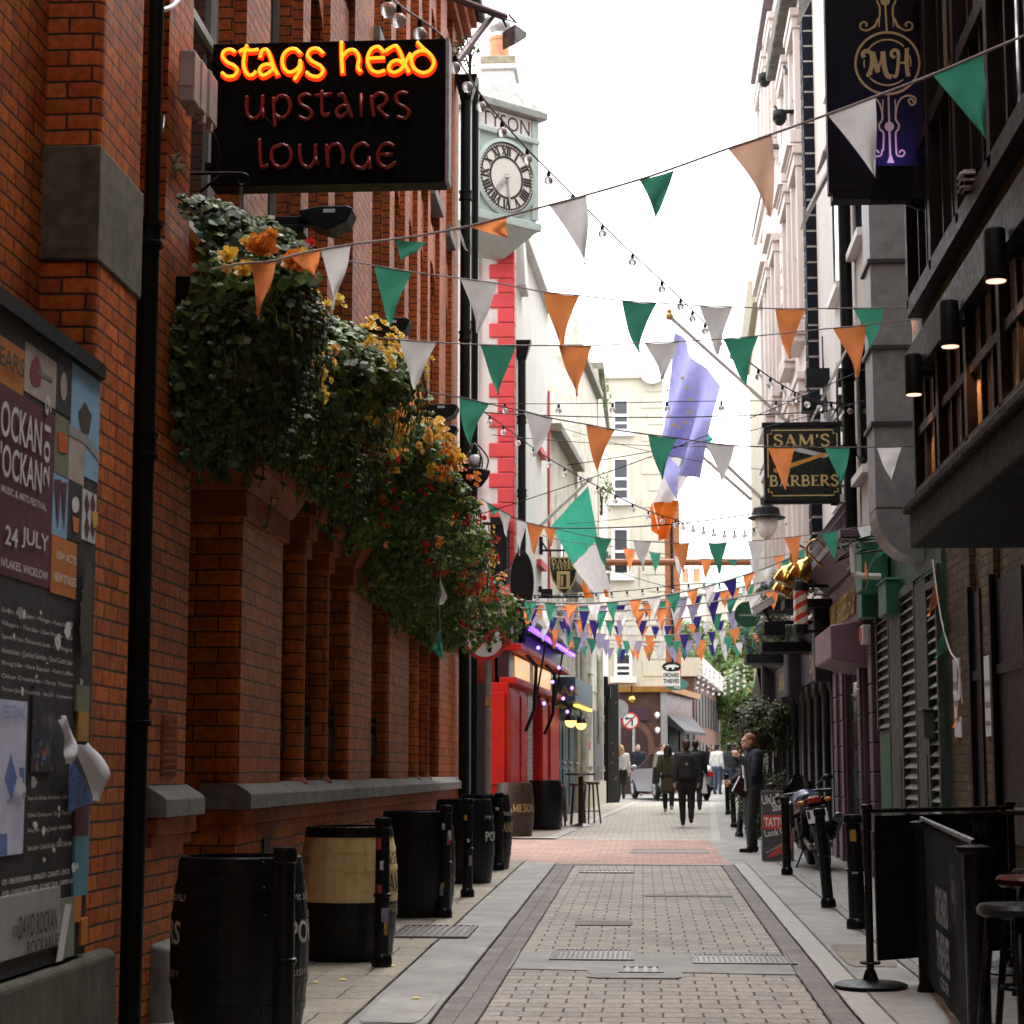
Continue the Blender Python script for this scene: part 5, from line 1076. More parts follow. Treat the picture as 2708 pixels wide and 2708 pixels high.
g3=thing('far_right_terrace','grey shop terrace behind the hedge at the far right of the street','building',(4,64,.5))
m=MB();m.hexa([(3.0,48,.2),(9,48,.2),(9,84,.2),(4.75,84,.2)],[(3.0,48,4.0),(9,48,4.0),(9,84,4.0),(4.75,84,4.0)]);m.build('wall',pm('grey_shop',(.12,.115,.11),.7,var=.2),g3)
m=MB();m.hexa([(2.85,47.9,3.2),(9,47.9,3.2),(9,84,3.2),(4.6,84,3.2)],[(2.75,47.9,3.9),(9,47.9,3.9),(9,84,3.9),(4.5,84,3.9)]);m.build('fascia',M_black,g3)
tbm=thing('timber_beam','long brown timber pole hung across the far end of the street with chains','beam',(1,52,6.9))
a=at(1602,1487,52);b=at(1986,1487,52);m=MB();m.tube([a,V((b.x+.6,52,b.z))],.09,8);m.build('pole',pm('brown_pole',(.30,.10,.04),.6,var=.2),tbm)
for px in(1690,1880):
 c=at(px,1490,52);m=MB()
 for k in range(14):m.torus((c.x,52,c.z-.1-k*.04),.022,.007,'y' if k%2 else 'x',8,4)
 m.build('chain',M_metal,tbm)
# --- barrels
BR,BRE,BH=.345,.285,.92
def brf(z0):
 def f(z):
  t=(z-z0)/BH;return BRE+(BR-BRE)*math.sin(math.pi*max(0,min(1,.06+t*.88)))**.85
 return f
M_bblack=pm('barrel_black',(.005,.0065,.0075),.36,var=.35,sc=7,bump=.15,bs=40,spec=.25,dirt=((.035,.033,.03),.6,.8,9))
M_bcream=pm('barrel_cream',(.74,.57,.27),.5,var=.12,sc=5,bump=.12,bs=50,dirt=((.30,.19,.06),.55,.85,9),streak=.2)
M_bbrown=pm('barrel_brown',(.045,.026,.015),.5,var=.4,sc=8,bump=.2,streak=.3)
M_lett=pm('white_lettering',(.5,.5,.49),.6,var=.2,bump=0)
M_lettk=pm('black_lettering',(.02,.017,.012),.6,bump=0)
def barrel(label,x,y,lower,upper=None,words=(),wmat=None,lmat=None,serif_word=None,torn=False,split=.46,gap=(-58,44)):
 z0=gz(y)+.016;f=brf(z0)
 t=thing('barrel',label,'barrel',(x,y,z0),'barrels along the left pavement')
 def body(za,zb,mat,name='staves'):
  m=MB();n=12;st=28
  vs=[];
  for i in range(n+1):
   z=lerp(za,zb,i/n)
   for k in range(st*3):
    a=2*math.pi*k/(st*3);r=f(z)-(.006 if k%3==0 else 0);vs.append((x+r*math.cos(a),y+r*math.sin(a),z))
  w=st*3
  m.add(vs,[(i*w+k,i*w+(k+1)%w,(i+1)*w+(k+1)%w,(i+1)*w+k)for i in range(n)for k in range(w)])
  return m.build(name,mat,t,smooth='auto')
 zs=z0+BH*split
 if upper:body(z0,zs,lower);body(zs,z0+BH,upper)
 else:body(z0,z0+BH,lower)
 m=MB();r=f(z0+BH)
 m.lathe([(r-.022,BH-.035),(r-.02,BH+.004),(r-.004,BH+.004),(r+.001,BH-.002)],40,Matrix.Translation((x,y,z0)),cap0=False,cap1=False);m.lathe([(r-.015,BH-.05),(r-.015,BH-.03)],40,Matrix.Translation((x,y,z0)));m.build('head',M_bblack if lower is not M_bbrown else M_bbrown,t,smooth='auto')
 for i,(h0,h1)in enumerate(((.0,.075),(.17,.215),(.30,.335),(.62,.655),(.745,.79),(.85,.925))):
  h=MB();e=.0045
  a,b=z0+h0*BH/.92,z0+min(h1,.918)*BH/.92
  h.lathe([(f(a),a),(f(a)+e,a),(f(b)+e,b),(f(b),b)],44,Matrix.Translation((x,y,0)),cap0=False,cap1=False)
  ang=math.atan2(-y,-x)+.35
  for dz in(.3,.7):h.ball((x+(f(a)+e)*math.cos(ang),y+(f(a)+e)*math.sin(ang),lerp(a,b,dz)),.009,n=8,m=5)
  mt=lower if(not upper or lerp(a,b,.5)<zs)else upper
  if i==5:mt=M_bblack if lower is not M_bbrown else M_bbrown
  h.build('hoop',mt,t,smooth='auto')
 cam_a=math.atan2(-y,-x)
 for s,zf,size,width in words:
  a0=cam_a+math.radians(gap[1]);m=MB();wrap(m,s,x,y,z0+zf,f,a0,size,width);m.build('lettering',(lmat if(upper and z0+zf<zs)else wmat)or wmat,t)
  wd=(width or TXT[s][2]*size/TXT[s][3])/BR
  m=MB();wrap(m,s,x,y,z0+zf,f,cam_a+math.radians(gap[0])-wd,size,width);m.build('lettering',(lmat if(upper and z0+zf<zs)else wmat)or wmat,t)
 if serif_word:
  s,zf,size,width,a0,mt=serif_word;m=MB()
  def fw(a,b,e):z=z0+zf+b;r=f(z)+.004+e;an=cam_a+a0+a/BR;return V((x+r*math.cos(an),y+r*math.sin(an),z))
  serif(m,s,None,None,None,size,width,fw);m.build('lettering',mt,t)
 if torn:
  m=MB();a0=cam_a+math.radians(38);vs=[]
  L=14
  for i in range(L+1):
   z=z0+lerp(.50,.74,i/L);w=.035+.03*noise.noise(V((i*.7,3,0)));c=a0+.04*noise.noise(V((i*.4,9,1)))
   for s_ in(-1,1):
    r=f(z)+.004;an=c+s_*w/BR;vs.append((x+r*math.cos(an),y+r*math.sin(an),z))
  m.add(vs,[(2*i,2*i+1,2*i+3,2*i+2)for i in range(L)]);m.build('torn_label',pm('scuffed_label',(.35,.35,.34),.8,var=.3,dirt=((.02,.02,.02),.45,.6,40)),t)
 return t
Wd1=[('THE STAGS HEAD',.71,.045,.52),('POWERS',.50,.115,.58),('IRISH WHISKEY',.345,.032,.50)]
Wd2=[('THE STAGS HEAD',.66,.05,.52),('CASKMATES',.335,.05,.5)]
barrel('black cask with white lettering, nearest barrel on the left pavement',-2.03,9.95,M_bblack,None,Wd1,M_lett,torn=True)
b1=barrel('cream and black cask with black lettering, second barrel from the front',-2.09,14.05,M_bblack,M_bcream,Wd2,M_lettk,pm('tan_lettering',(.4,.33,.16),.6,bump=0),split=.44)
for a0 in(.78,-2.25):
 m=MB();xx,yy=-2.09,14.05;z0=gz(yy)+.016;f=brf(z0);ca=math.atan2(-yy,-xx)
 def fw(a,b,e):z=z0+.475+b;r=f(z)+.004+e;an=ca+a0+a/BR;return V((xx+r*math.cos(an),yy+r*math.sin(an),z))
 serif(m,'JAMESON',None,None,None,.12,.52 if a0>0 else .42,fw);m.build('lettering',M_lettk,b1)
barrel('plain black cask behind the cream one, partly hidden by a stickered bollard',-2.03,17.75,M_bblack,None,[('CASKMATES',.3,.04,.4)],M_lett)
barrel('black cask with pale lettering along its rim, fourth from the front',-2.02,22.3,M_bblack,None,Wd1[:1]+[('POWERS',.46,.11,.55)],M_lett)
barrel('black cask with gold lettering on its right edge, fifth from the front',-2.0,24.95,M_bblack,None,[('THE STAGS HEAD',.66,.05,.5)],M_lett,serif_word=('JAMESON',.46,.12,.52,.55,pm('gold_lettering',(.45,.33,.14),.5,bump=0)))
barrel('dark brown cask lettered in gold, by the red pub corner',-2.27,34.9,M_bbrown,None,[],M_lett,serif_word=('JAMESON',.42,.13,.60,-.55,pm('gold_lettering',(.45,.33,.14),.5,bump=0)))
barrel('black cask used as a drinking table outside the red pub',-1.88,37.8,M_bblack,None,[],M_lett)
# --- bollards
def bollard(label,x,y,lean=(0,0),h=.98,r=.05,stickers=0,seed=0):
 z0=gz(y)+.018
 t=thing('bollard',label,'bollard',(x,y,z0),'black iron bollards');ORG[t]=V((0,0,0))
 m=MB();m.lathe([(r*1.42,0),(r*1.42,.05),(r*1.25,.075),(r*1.06,.085),(r*1.02,.46),(r*1.22,.465),(r*1.22,.485),(r,.49),(r*.97,h-.075)],24);m.build('shaft',M_black_g,t,smooth='auto',loc=None)
 m=MB();m.lathe([(r*.97,h-.078),(r*1.14,h-.07),(r*1.16,h-.02),(r*1.0,h-.004),(r*.5,h)],24);m.build('cap',M_black_g,t,smooth='auto')
 rnd=random.Random(seed)
 for k in range(stickers):
  a0=math.atan2(-y,-x)+rnd.uniform(-.9,.9);za=rnd.uniform(.15,h-.2)if k else h-.22;wd=rnd.uniform(.25,.5);hh=rnd.uniform(.03,.10)
  m=MB();n=6;vs=[]
  for i in range(n+1):
   for zz in(za,za+hh*(1+.05*math.sin(i*2.1+k))):
    rr=(r*(1.03 if za<.47 else 1.0))+.002;an=a0+wd*(i/n-.5)*2;vs.append((rr*math.cos(an),rr*math.sin(an),zz))
  m.add(vs,[(2*i,2*i+2,2*i+3,2*i+1)for i in range(n)])
  c=[('sticker_white',(.55,.55,.55)),('sticker_violet',(.28,.24,.42)),('sticker_red',(.45,.04,.05)),('sticker_amber',(.5,.28,.03))][(k+seed)%4 if k else(2 if seed==1 else seed%4)]
  m.build('sticker',pm(c[0],c[1],.6,var=.3,sc=30,dirt=((.03,.03,.03),.52,.6,60)),t)
 t.rotation_euler=(math.radians(lean[1]),math.radians(lean[0]),0)
 return t
for(lab,px,py,lean,h,st,sd)in(('black bollard standing in front of the nearest black barrel',737,2836,(0,0),1.0,0,5),('stickered black bollard in front of the cream barrel, red badge near its top',1005,2566,(0,0),1.0,5,1),('stickered black bollard in front of the plain black barrel',1172,2434,(1.0,0),.98,5,4),('black bollard with an amber and a violet sticker, third along the left pavement',1234,2378,(0,0),.98,3,3),('black bollard beside the last two black barrels, next to the pink crossing',1318,2306,(0,0),.95,1,8),('leaning black bollard just behind the terrace screen, in front of the motorbike',2194,2406,(-4.5,0),.92,0,6),('black bollard between the tattoo board and the motorbike',2083,2318,(-.8,0),.92,0,7),('wide black bollard close behind the terrace screen post',2272,2463,(-1.5,0),.93,2,11),('leaning black bollard at the feet of the man with the folder',1955,2216,(5,0),.72,0,9),('black bollard in the far row, to the left of the leaning one',1942,2191,(-2,0),.95,0,10),('farthest black bollard, topmost of the row on the right kerb',1926,2156,(-2,0),.95,0,12)):
 p=gnd(px,py);bollard(lab,p.x,p.y+.08,lean,h,.05 if 'wide' not in lab else .066,st,sd)
# --- neon sign over the door
SY=11.75
def tp(zx,zy,o):p=at(550+zx/2.76,80+zy/2.76,SY);return V((p.x,SY-.07-o,p.z))
ns=thing('neon_sign','black projecting box sign with an orange lit neon line over two unlit lines','sign',at(560,300,SY))
a=at(562,502,SY);b=at(1181,112,SY)
m=MB();m.box(a.x,b.x,SY-.07,SY+.11,a.z,b.z);m.build('box',pm('sign_black',(.003,.005,.0065),.4,var=.2,bump=.03,spec=.06),ns,bevel=.006)
m=MB();m.box(b.x+.001,b.x+.022,SY-.06,SY+.11,a.z+.01,b.z+.01);m.build('edge_trim',M_metal,ns)
m=MB();m.box(-2.7,a.x+.01,SY-.02,SY+.03,b.z-.14,b.z-.09);m.box(-2.7,a.x+.01,SY-.02,SY+.03,a.z+.12,a.z+.17);m.build('bracket',M_black,ns)
NE1=[[(222,200),(185,182),(142,196),(132,235),(165,275),(215,300),(238,335),(215,372),(165,378),(125,350)],[(250,203),(285,182),(335,190),(392,183)],[(308,150),(290,220),(285,300),(310,360),(345,368),(375,340)],[(402,240),(418,192),(452,185),(478,235),(498,300),(532,368)],[(505,312),(470,290),(420,300),(398,335),(420,370),(465,352),(500,318)],[(700,215),(655,178),(600,190),(566,240),(572,310),(612,348),(665,330),(695,290)],[(692,258),(698,320),(672,370),(650,402)],[(862,210),(820,178),(770,182),(748,225),(780,268),(838,300),(860,340),(825,378),(770,372),(738,345)],[(992,125),(994,240),(1000,355)],[(996,240),(1040,192),(1090,190),(1118,240),(1112,315),(1135,342)],[(1300,205),(1262,165),(1210,180),(1182,245),(1198,315),(1245,348),(1308,335)],[(1195,248),(1306,242)],[(1306,200),(1345,172),(1388,158),(1418,205),(1445,275),(1482,348)],[(1440,290),(1400,262),(1352,280),(1335,325),(1372,350),(1425,325),(1462,265),(1492,210)],[(1540,128),(1582,172),(1640,225),(1662,280),(1632,335),(1575,352),(1520,320),(1498,262),(1520,215),(1568,192),(1612,198)]]
NE2=[[(310,520),(306,600),(320,665),(362,685),(402,655),(418,600),(422,515)],[(420,610),(432,680)],[(500,530),(506,640),(512,745)],[(505,575),(545,522),(598,530),(622,590),(605,650),(555,678),(512,655)],[(772,522),(732,508),(692,530),(700,580),(755,612),(778,650),(745,690),(682,668)],[(800,518),(925,508)],[(852,480),(850,600),(862,660),(908,648)],[(965,520),(1002,510),(1030,580),(1075,682)],[(1045,600),(1000,590),(958,625),(968,668),(1010,660),(1048,620)],[(1135,505),(1138,670)],[(1210,518),(1216,600),(1226,672)],[(1214,545),(1258,502),(1312,520),(1312,572),(1252,605)],[(1255,605),(1300,655),(1335,675)],[(1475,505),(1425,495),(1388,525),(1402,575),(1455,605),(1485,645),(1448,682),(1392,668)],[(400,830),(405,940),(414,1032),(465,1020)],[(558,870),(500,900),(485,960),(512,1020),(562,1035),(612,1005),(630,945),(608,892),(558,870)],[(690,870),(693,960),(718,1022),(765,1032),(800,985),(806,920),(805,870)],[(804,960),(818,1018)],[(885,870),(890,960),(897,1040)],[(889,930),(925,875),(978,875),(1008,940),(1000,1012)],[(1195,890),(1145,862),(1092,890),(1068,960),(1092,1025),(1148,1040),(1190,1000)],[(1192,958),(1202,1050)],[(1378,885),(1325,862),(1278,890),(1255,955),(1275,1015),(1325,1035),(1388,1000)],[(1262,945),(1370,942)]]
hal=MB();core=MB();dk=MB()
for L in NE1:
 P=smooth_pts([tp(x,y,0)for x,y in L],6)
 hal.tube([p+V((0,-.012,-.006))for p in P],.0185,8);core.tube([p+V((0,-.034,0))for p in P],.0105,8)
hal.build('neon_halo',glow('halo_red',(1.,.028,.004),.34),ns,smooth=True);core.build('neon_tube',glow('neon_orange',(1.,.29,.012),.47),ns,smooth=True)  # red glow around the lit letters, put in as a wider emissive tube behind
for L in NE2:dk.tube(smooth_pts([tp(x,y,.03)for x,y in L],6),.0135,8)
dk.build('unlit_tube',pm('unlit_neon_glass',(.30,.03,.035),.08,var=.3,sc=30,bump=0,coat=.6),ns,smooth=True)
m=MB()
for x0,y0,x1,y1 in((440,670,490,720),(1040,580,1100,525),(820,770,870,690),(1010,1010,1180,900),(1250,850,1280,862),(1385,900,1420,890)):m.tube([tp(x0,y0,.0),tp(x1,y1,.01)],.003,5)
m.build('tube_wires',M_black,ns)
for k,(px0,py0,px1,py1,Y)in enumerate(((470,130,516,268,10.75),(516,155,535,290,10.9),(533,182,556,312,11.05))):
 a=at(px0,py1,Y);b=at(px1,py0,Y);t=thing('transformer_box','pale grey metal transformer box beside the neon sign, '+('largest and leftmost of three' if k==0 else 'middle one of three' if k==1 else 'lowest, touching the black sign'),'junction box',a,'transformer boxes')
 m=MB();m.box(a.x,b.x,Y,Y+.22,a.z,b.z);m.build('case',pm('box_grey',(.42,.36,.35),.5,var=.12),t,bevel=.012);m=MB();m.box(a.x+.01,b.x-.01,Y-.004,Y,a.z+.3*(b.z-a.z),b.z-.06);m.lathe([(.025,-.05),(.022,0)],8,Matrix.Translation(((a.x+b.x)/2,Y+.1,a.z)));m.build('cover',pm('box_pale',(.5,.44,.43),.5),t)
for k,L in enumerate(([(408,203,10.6),(440,215,11),(485,248,11.4)],[(430,350,10.6),(440,260,10.8),(455,246,11)],[(520,295,11.5),(560,345,11.5),(580,400,11.5),(575,460,11.5)],[(392,0,10.2),(415,25,10.3),(450,20,10.5),(480,-10,10.8)])):
 m=MB();m.tube(smooth_pts([at(*q)for q in L]),.008 if k<3 else .016,6);m.build('cable',M_metal if k!=2 else M_black,None,True,label=['grey cable looping from the drainpipe to the transformer boxes','thin grey cable hanging beside the drainpipe','thin black cable hanging at the left edge of the neon sign','thick grey cable loop at the top of the drainpipe'][k],cat='cable',loc=at(*L[0]))
hk=thing('hanging_hook','black iron bracket with a curled hook and chain under the neon sign','bracket',at(520,462,11.3))
m=MB();m.tube(smooth_pts([at(x,y,11.3)for x,y in((440,460),(520,459),(600,458),(645,460),(657,472),(650,488),(632,488),(629,474))]),.010,6);m.tube([at(530,508,11.3),at(585,460,11.3)],.008,6);m.build('arm',M_black,hk,smooth=True)
m=MB()
for k in range(16):
 p=at(639-k*.3,490+k*5.2,11.3);m.torus(p,.010,.0028,'y' if k%2 else 'x',8,4)
m.build('chain',M_metal,hk)
# --- wall floodlights above the planters
def flood(label,px,py,Y,s=1.0,pale=False):
 c=at(px,py,Y);t=thing('floodlight',label,'floodlight',c,'floodlights over the planters')
 w_,h_,d_=.24*s,.10*s,.20*s
 m=MB();P=[(-d_,.02),(-d_*.2,.05),(d_*.7,.05),(d_*.9,.03),(d_*.7,-.06*s),(d_*.1,-.12*s),(-d_*.5,-.08*s)]
 m.prism([V((c.x+a,c.y-w_/2,c.z+b))for a,b in P],(0,w_,0));m.build('hood',M_blackp,t,bevel=.01)
 m=MB();m.box(c.x-d_-.16,c.x-d_*.6,c.y-.05,c.y+.05,c.z-.06,c.z+.0);m.box(c.x-d_-.14,c.x-d_*.8,c.y-.09,c.y+.09,c.z-.13,c.z-.07);m.build('ballast',M_black,t,bevel=.006)
 m=MB();m.tube([(-2.75,c.y,c.z),(c.x-d_,c.y,c.z-.02)],.02,6);m.build('arm',M_black,t)
 m=MB();m.box(c.x-.02,c.x+.06,c.y-w_/2-.003,c.y-w_/2,c.z+.0,c.z+.025);m.build('sticker',M_paper,t)
flood('black hooded floodlight nearest under the neon sign',870,575,13.0,1.0);flood('black hooded floodlight second along the brick front',1035,862,16.8,1.0);flood('black hooded floodlight just above the orange pennant',1057,978,17.8,.9)
flood('black hooded floodlight with a pale sticker by the drainpipe',1165,1085,21.6,1.15);flood('small black floodlight half hidden in the flowers near the drainpipe',1175,1140,22.4,.9)
c=at(1255,1250,27.2);ln=thing('lantern','black iron wall lantern with a domed cage at the end of the brick pub','lantern',c)
m=MB();m.lathe([(.10,-.20),(.19,-.08),(.22,.0),(.22,.03),(.16,.05)],6,Matrix.Translation(c));m.build('basket',M_black,ln,bevel=.005)
m=MB()
for k in range(6):
 a=k*math.pi/3;m.tube(smooth_pts([c+V((.17*math.cos(a),.17*math.sin(a),.05)),c+V((.19*math.cos(a),.19*math.sin(a),.2)),c+V((.08*math.cos(a),.08*math.sin(a),.36)),c+V((0,0,.42))]),.012,5)
m.tube([c+V((-.45,.1,.1)),c+V((-.2,0,.0))],.02,6);m.build('cage',M_black,ln)
m=MB();m.ball(c+V((0,0,.16)),.1);m.build('globe',pm('frosted',(.6,.6,.6),.3),ln,smooth=True)
fl=thing('boom_floodlight','grey floodlight hung from a long braced steel boom high on the brick pub','floodlight',at(1180,0,20))
YB=19.5
m=MB();m.tube([at(1160,-20,18.5),at(1335,45,YB)],.04,8);m.tube([at(1197,180,18.3),at(1305,36,YB)],.035,8);m.tube([at(1330,52,YB),at(1340,72,YB)],.012,6);m.tube([at(1345,38,YB),at(1366,62,YB)],.012,6);m.tube([at(1180,-4,19),at(1365,60,YB)],.006,5);m.build('boom',pm('rusty_boom',(.10,.035,.045),.6,var=.3),fl)
P=[at(x,y,YB)for x,y in((1330,84),(1360,60),(1393,86),(1390,100),(1330,133))]
m=MB();m.hexa([at(1329,133,YB),at(1362,118,YB-.1),at(1392,100,YB+.1),at(1345,112,YB+.35)],[at(1328,86,YB),at(1362,62,YB-.1),at(1394,86,YB+.1),at(1352,78,YB+.35)]);m.build('housing',M_metal,fl,bevel=.01)
# --- traffic signs
def sign_disc(par,c,r,tilt=0,back=False):
 m=MB();M=Matrix.Translation(c)@Matrix.Rotation(math.pi/2,4,'X')
 m.lathe([(r,-.006),(r,.004)],40,M);m.build('plate',pm('sign_back',(.3,.3,.3),.5)if back else pm('sign_white',(.68,.68,.66),.4,var=.05,bump=0),par)
 if back:return
 m=MB();n=44
 vs=[]
 for k in range(n):
  t=2*math.pi*k/n;vs+=[c+V((r*math.cos(t),-.008,r*math.sin(t))),c+V((r*.83*math.cos(t),-.008,r*.83*math.sin(t)))]
 m.add(vs,[(2*k,2*k+1,2*((k+1)%n)+1,2*((k+1)%n))for k in range(n)])
 s=.70;e=.058*r/.3
 d_=V((s,0,s))*r*.87/.99;q=V((-.707,0,.707))*r*.085
 m.quad(c-d_+q+V((0,-.011,0)),c-d_-q+V((0,-.011,0)),c+d_-q+V((0,-.011,0)),c+d_+q+V((0,-.011,0)));m.build('red_ring',pm('sign_red',(.50,.025,.03),.4,var=.06,bump=0),par)
 m=MB();Y=c.y-.0095;g=lambda a,b:V((c.x+a*r,Y,c.z+b*r))
 m.quad(g(.12,-.62),g(.30,-.62),g(.30,.34),g(.12,.34));m.quad(g(-.36,.18),g(.12,.18),g(.12,.34),g(-.36,.34));m.quad(g(-.68,.26),g(-.34,.04),g(-.34,.50));m.build('arrow',M_blackp,par)
D1=27.3;c=at(1283,1690,D1);sg=thing('traffic_sign','no left turn sign on a grey stickered pole behind the flowers','traffic sign',(c.x,D1,gz(D1)),'no left turn signs')
sign_disc(sg,c,.30)
m=MB();x=at(1290,1800,D1).x;m.tube([(x,D1+.05,gz(D1)),(x,D1+.05,c.z+.25)],.045,10);m.build('pole',pm('sticker_pole',(.22,.22,.22),.5,var=.2,sc=9,dirt=((.5,.48,.42),.6,.63,22)),sg)
m=MB();a=at(1287,1855,D1);m.box(a.x-.02,a.x+.05,D1-.002,D1+.0,a.z-.06,a.z+.06);m.build('sticker',pm('sticker_amber',(.5,.28,.03)),sg)
D2=69.5;c=at(1667,1906,D2);sg=thing('traffic_sign','no left turn sign on a thin pole in front of the arched doorway','traffic sign',(c.x,D2,gz(D2)),'no left turn signs')
sign_disc(sg,c,.30)
m=MB();x=at(1676,1950,D2).x;m.tube([(x,D2+.05,gz(D2)),(x,D2+.05,c.z+.2)],.05,8);m.build('pole',M_metal,sg)
c=at(1637,1875,67);sb=thing('traffic_sign','grey back of a round traffic sign at the corner past the cream house','traffic sign',(c.x,67,gz(67)));sign_disc(sb,c,.32,back=True)
m=MB();m.tube([(c.x,67.06,gz(67)),(c.x,67.06,c.z)],.05,8);m.build('pole',M_metal,sb)
# --- hanging signs
D=13.0
a=at(2190,515,D);b=at(2512,-130,D)
mh=thing('hanging_sign','tall navy sign with a gold monogram in a circle and scrollwork, top right','sign',a)
m=MB();m.box(a.x,b.x+.05,D-.06,D+.06,a.z,b.z);m.build('board',pm('navy_board',(.0085,.009,.017),.5,var=.1,sc=2,bump=.03,spec=.15),mh,bevel=.008)
m=MB();m.box(a.x+.02,2.2,D-.09,D+.06,a.z-.06,a.z-.005);m.tube(smooth_pts([(b.x-.35,D,a.z-.06),(b.x-.1,D,a.z-.18),(b.x+.1,D,a.z-.45),(2.1,D,a.z-.5)]),.02,6);m.build('bracket',M_black,mh)
def g7(zx,zy,o=.003):p=at(2000+zx/2.729,zy/2.729,D);return V((p.x,D-.06-o,p.z))
def rib7(mb,P,wd,o=.003,sm=True):
 P=smooth_pts([V((x,y,0))for x,y in P],6)if sm else[V((x,y,0))for x,y in P]
 ribbon(mb,[(p.x,p.y)for p in P],wd,lambda x,y:g7(x,y,o))
m=MB()
def circ(cx,cy,rx,ry,t0=0,t1=360):return[(cx+rx*math.cos(math.radians(t)),cy+ry*math.sin(math.radians(t)))for t in range(t0,t1+1,10)]
rib7(m,circ(938,480,230,222),17,.003,False);rib7(m,circ(938,478,168,168,215,318),12,.0031,False);rib7(m,circ(938,478,168,160,48,140),12,.0032,False);rib7(m,circ(938,478,168,160,-20,12),10,.0033,False);rib7(m,circ(938,478,168,160,168,196),10,.0034,False)
rib7(m,[(922,40),(934,258)],13,.003,False);rib7(m,[(945,702),(952,930)],13,.003,False);rib7(m,[(952,930),(960,1190)],15,.0035,False)
m.quad(g7(935,1196),g7(988,1196),g7(968,1140),g7(955,1140))
for cx,cy in((922,32),(952,935)):m.add([g7(cx+34*math.cos(k*.3927),cy+34*math.sin(k*.3927),.004)for k in range(16)],[tuple(range(16))])
for s in(-1,1):
 q=lambda x:930+s*x
 rib7(m,[(q(62),-120),(q(40),-40),(q(62),-5),(q(64),40),(q(48),75),(q(50),150),(q(80),205),(q(130),242),(q(178),235),(q(186),200),(q(160),183),(q(138),200),(q(148),215)],13,.0032)
 rib7(m,[(q(48),140),(q(52),220)],8,.0034);rib7(m,[(q(60),160),(q(80),212),(q(105),228)],16,.0036)
 w_=lambda x:950+s*x
 if s>0:rib7(m,[(w_(186),770),(w_(160),735),(w_(140),752),(w_(162),780),(w_(188),765),(w_(186),728),(w_(140),712),(w_(85),735),(w_(55),800),(w_(48),880),(w_(70),920),(w_(66),955),(w_(48),985),(w_(52),1110)],13,.0032)
 else:rib7(m,[(w_(130),722),(w_(85),745),(w_(55),810),(w_(48),880),(w_(70),920),(w_(66),955),(w_(40),985),(w_(42),1110)],13,.0032)
 rib7(m,[(w_(44),740),(w_(46),830)],8,.0034);rib7(m,[(w_(50),1100),(w_(58),1140),(w_(95),1148),(w_(112),1120),(w_(90),1105),(w_(72),1125)],12,.0036)
L=[([(772,440),(760,415),(775,395),(800,395),(825,420),(825,500),(800,570)],30),([(830,400),(870,545)],36),([(868,550),(905,400)],16),([(905,395),(915,500),(935,565),(970,580)],36),([(790,575),(825,545)],26),([(992,440),(968,425),(968,400),(992,386),(1016,405),(1014,490),(1002,568),(978,575)],24),([(1078,372),(1076,480),(1086,575)],30),([(1008,482),(1078,474)],15),([(1080,575),(1102,558)],15),([(1062,380),(1092,376)],14)]
for k,(P,wd)in enumerate(L):rib7(m,P,wd,.004+k*.0002)
m.build('gold_emblem',pm('gold_paint_flat',(.55,.43,.16),.5,var=.08,bump=0),mh)
mf=MB();c0=at(2368,480,D-.35);
p=[at(2320,437,D-.42),at(2421,437,D-.42),at(2408,528,D-.30),at(2300,528,D-.30)]
mf.prism([p[3],p[2],p[1],p[0]],(0,.05,-.02));o=mf.build('uplight',M_blackp,mh,bevel=.006)
mf=MB();mf.tube([at(2355,528,D-.3),(at(2355,528,D).x,D-.08,a.z-.03)],.02,6);mf.build('uplight_arm',M_black,o)
ld=bpy.data.lights.new('violet_uplight','SPOT');ld.energy=2.2;ld.color=(.25,.16,1.);ld.spot_size=1.7;ld.spot_blend=.9;ld.shadow_soft_size=.06
lo=bpy.data.objects.new('violet_uplight',ld);COL.objects.link(lo);lo.location=at(2368,440,D-.30)+V((0,.03,0));lo.rotation_euler=(math.radians(140),0,0)
D=27.0
a=at(2022,1322,D);b=at(2222,1128,D)
ss=thing('hanging_sign',"square black barber sign with gold serif lettering and an open razor",'sign',a)
m=MB();m.box(a.x,b.x,D-.04,D+.04,a.z,b.z);m.build('board',pm('green_black_board',(.007,.012,.010),.3,var=.1,bump=.02),ss)
m=MB();m.box(a.x-.02,b.x+.08,D-.06,D+.06,b.z+.001,b.z+.06);m.box(a.x-.02,b.x+.12,D-.06,D+.06,a.z-.06,a.z-.001);m.box(b.x+.03,b.x+.09,D-.03,D+.03,b.z-.2,b.z);m.tube([(a.x+.9,D,a.z-.05),(2.7,D,a.z-.05)],.04,8);m.tube([(a.x+.9,D,b.z+.04),(2.8,D,b.z+.04)],.03,8);m.build('frame',M_black,ss,bevel=.006)
W_=b.x-a.x;Hh=b.z-a.z;Yf=D-.043
m=MB();
f2=lambda u,v:V((a.x+u*W_,Yf,a.z+v*Hh))
serif(m,"SAM'S",f2(.12,.73),(1,0,0),(0,0,1),.16,W_*.74);serif(m,'BARBERS',f2(.06,.18),(1,0,0),(0,0,1),.15,W_*.90)
bd=[(.05,.30),(.05,.90),(.10,.90),(.10,.95),(.90,.95),(.90,.90),(.95,.90),(.95,.72)]
bd2=[(.05,.15),(.05,.10),(.10,.10),(.10,.05),(.90,.05),(.90,.10),(.95,.10),(.95,.15)]
for B in(bd,bd2):ribbon(m,B,.016,lambda x,y:f2(x,y)+V((0,-.0005,0)))
m.build('gold_lettering',pm('gold_paint_sign',(.60,.45,.18),.45,var=.08,bump=0),ss)
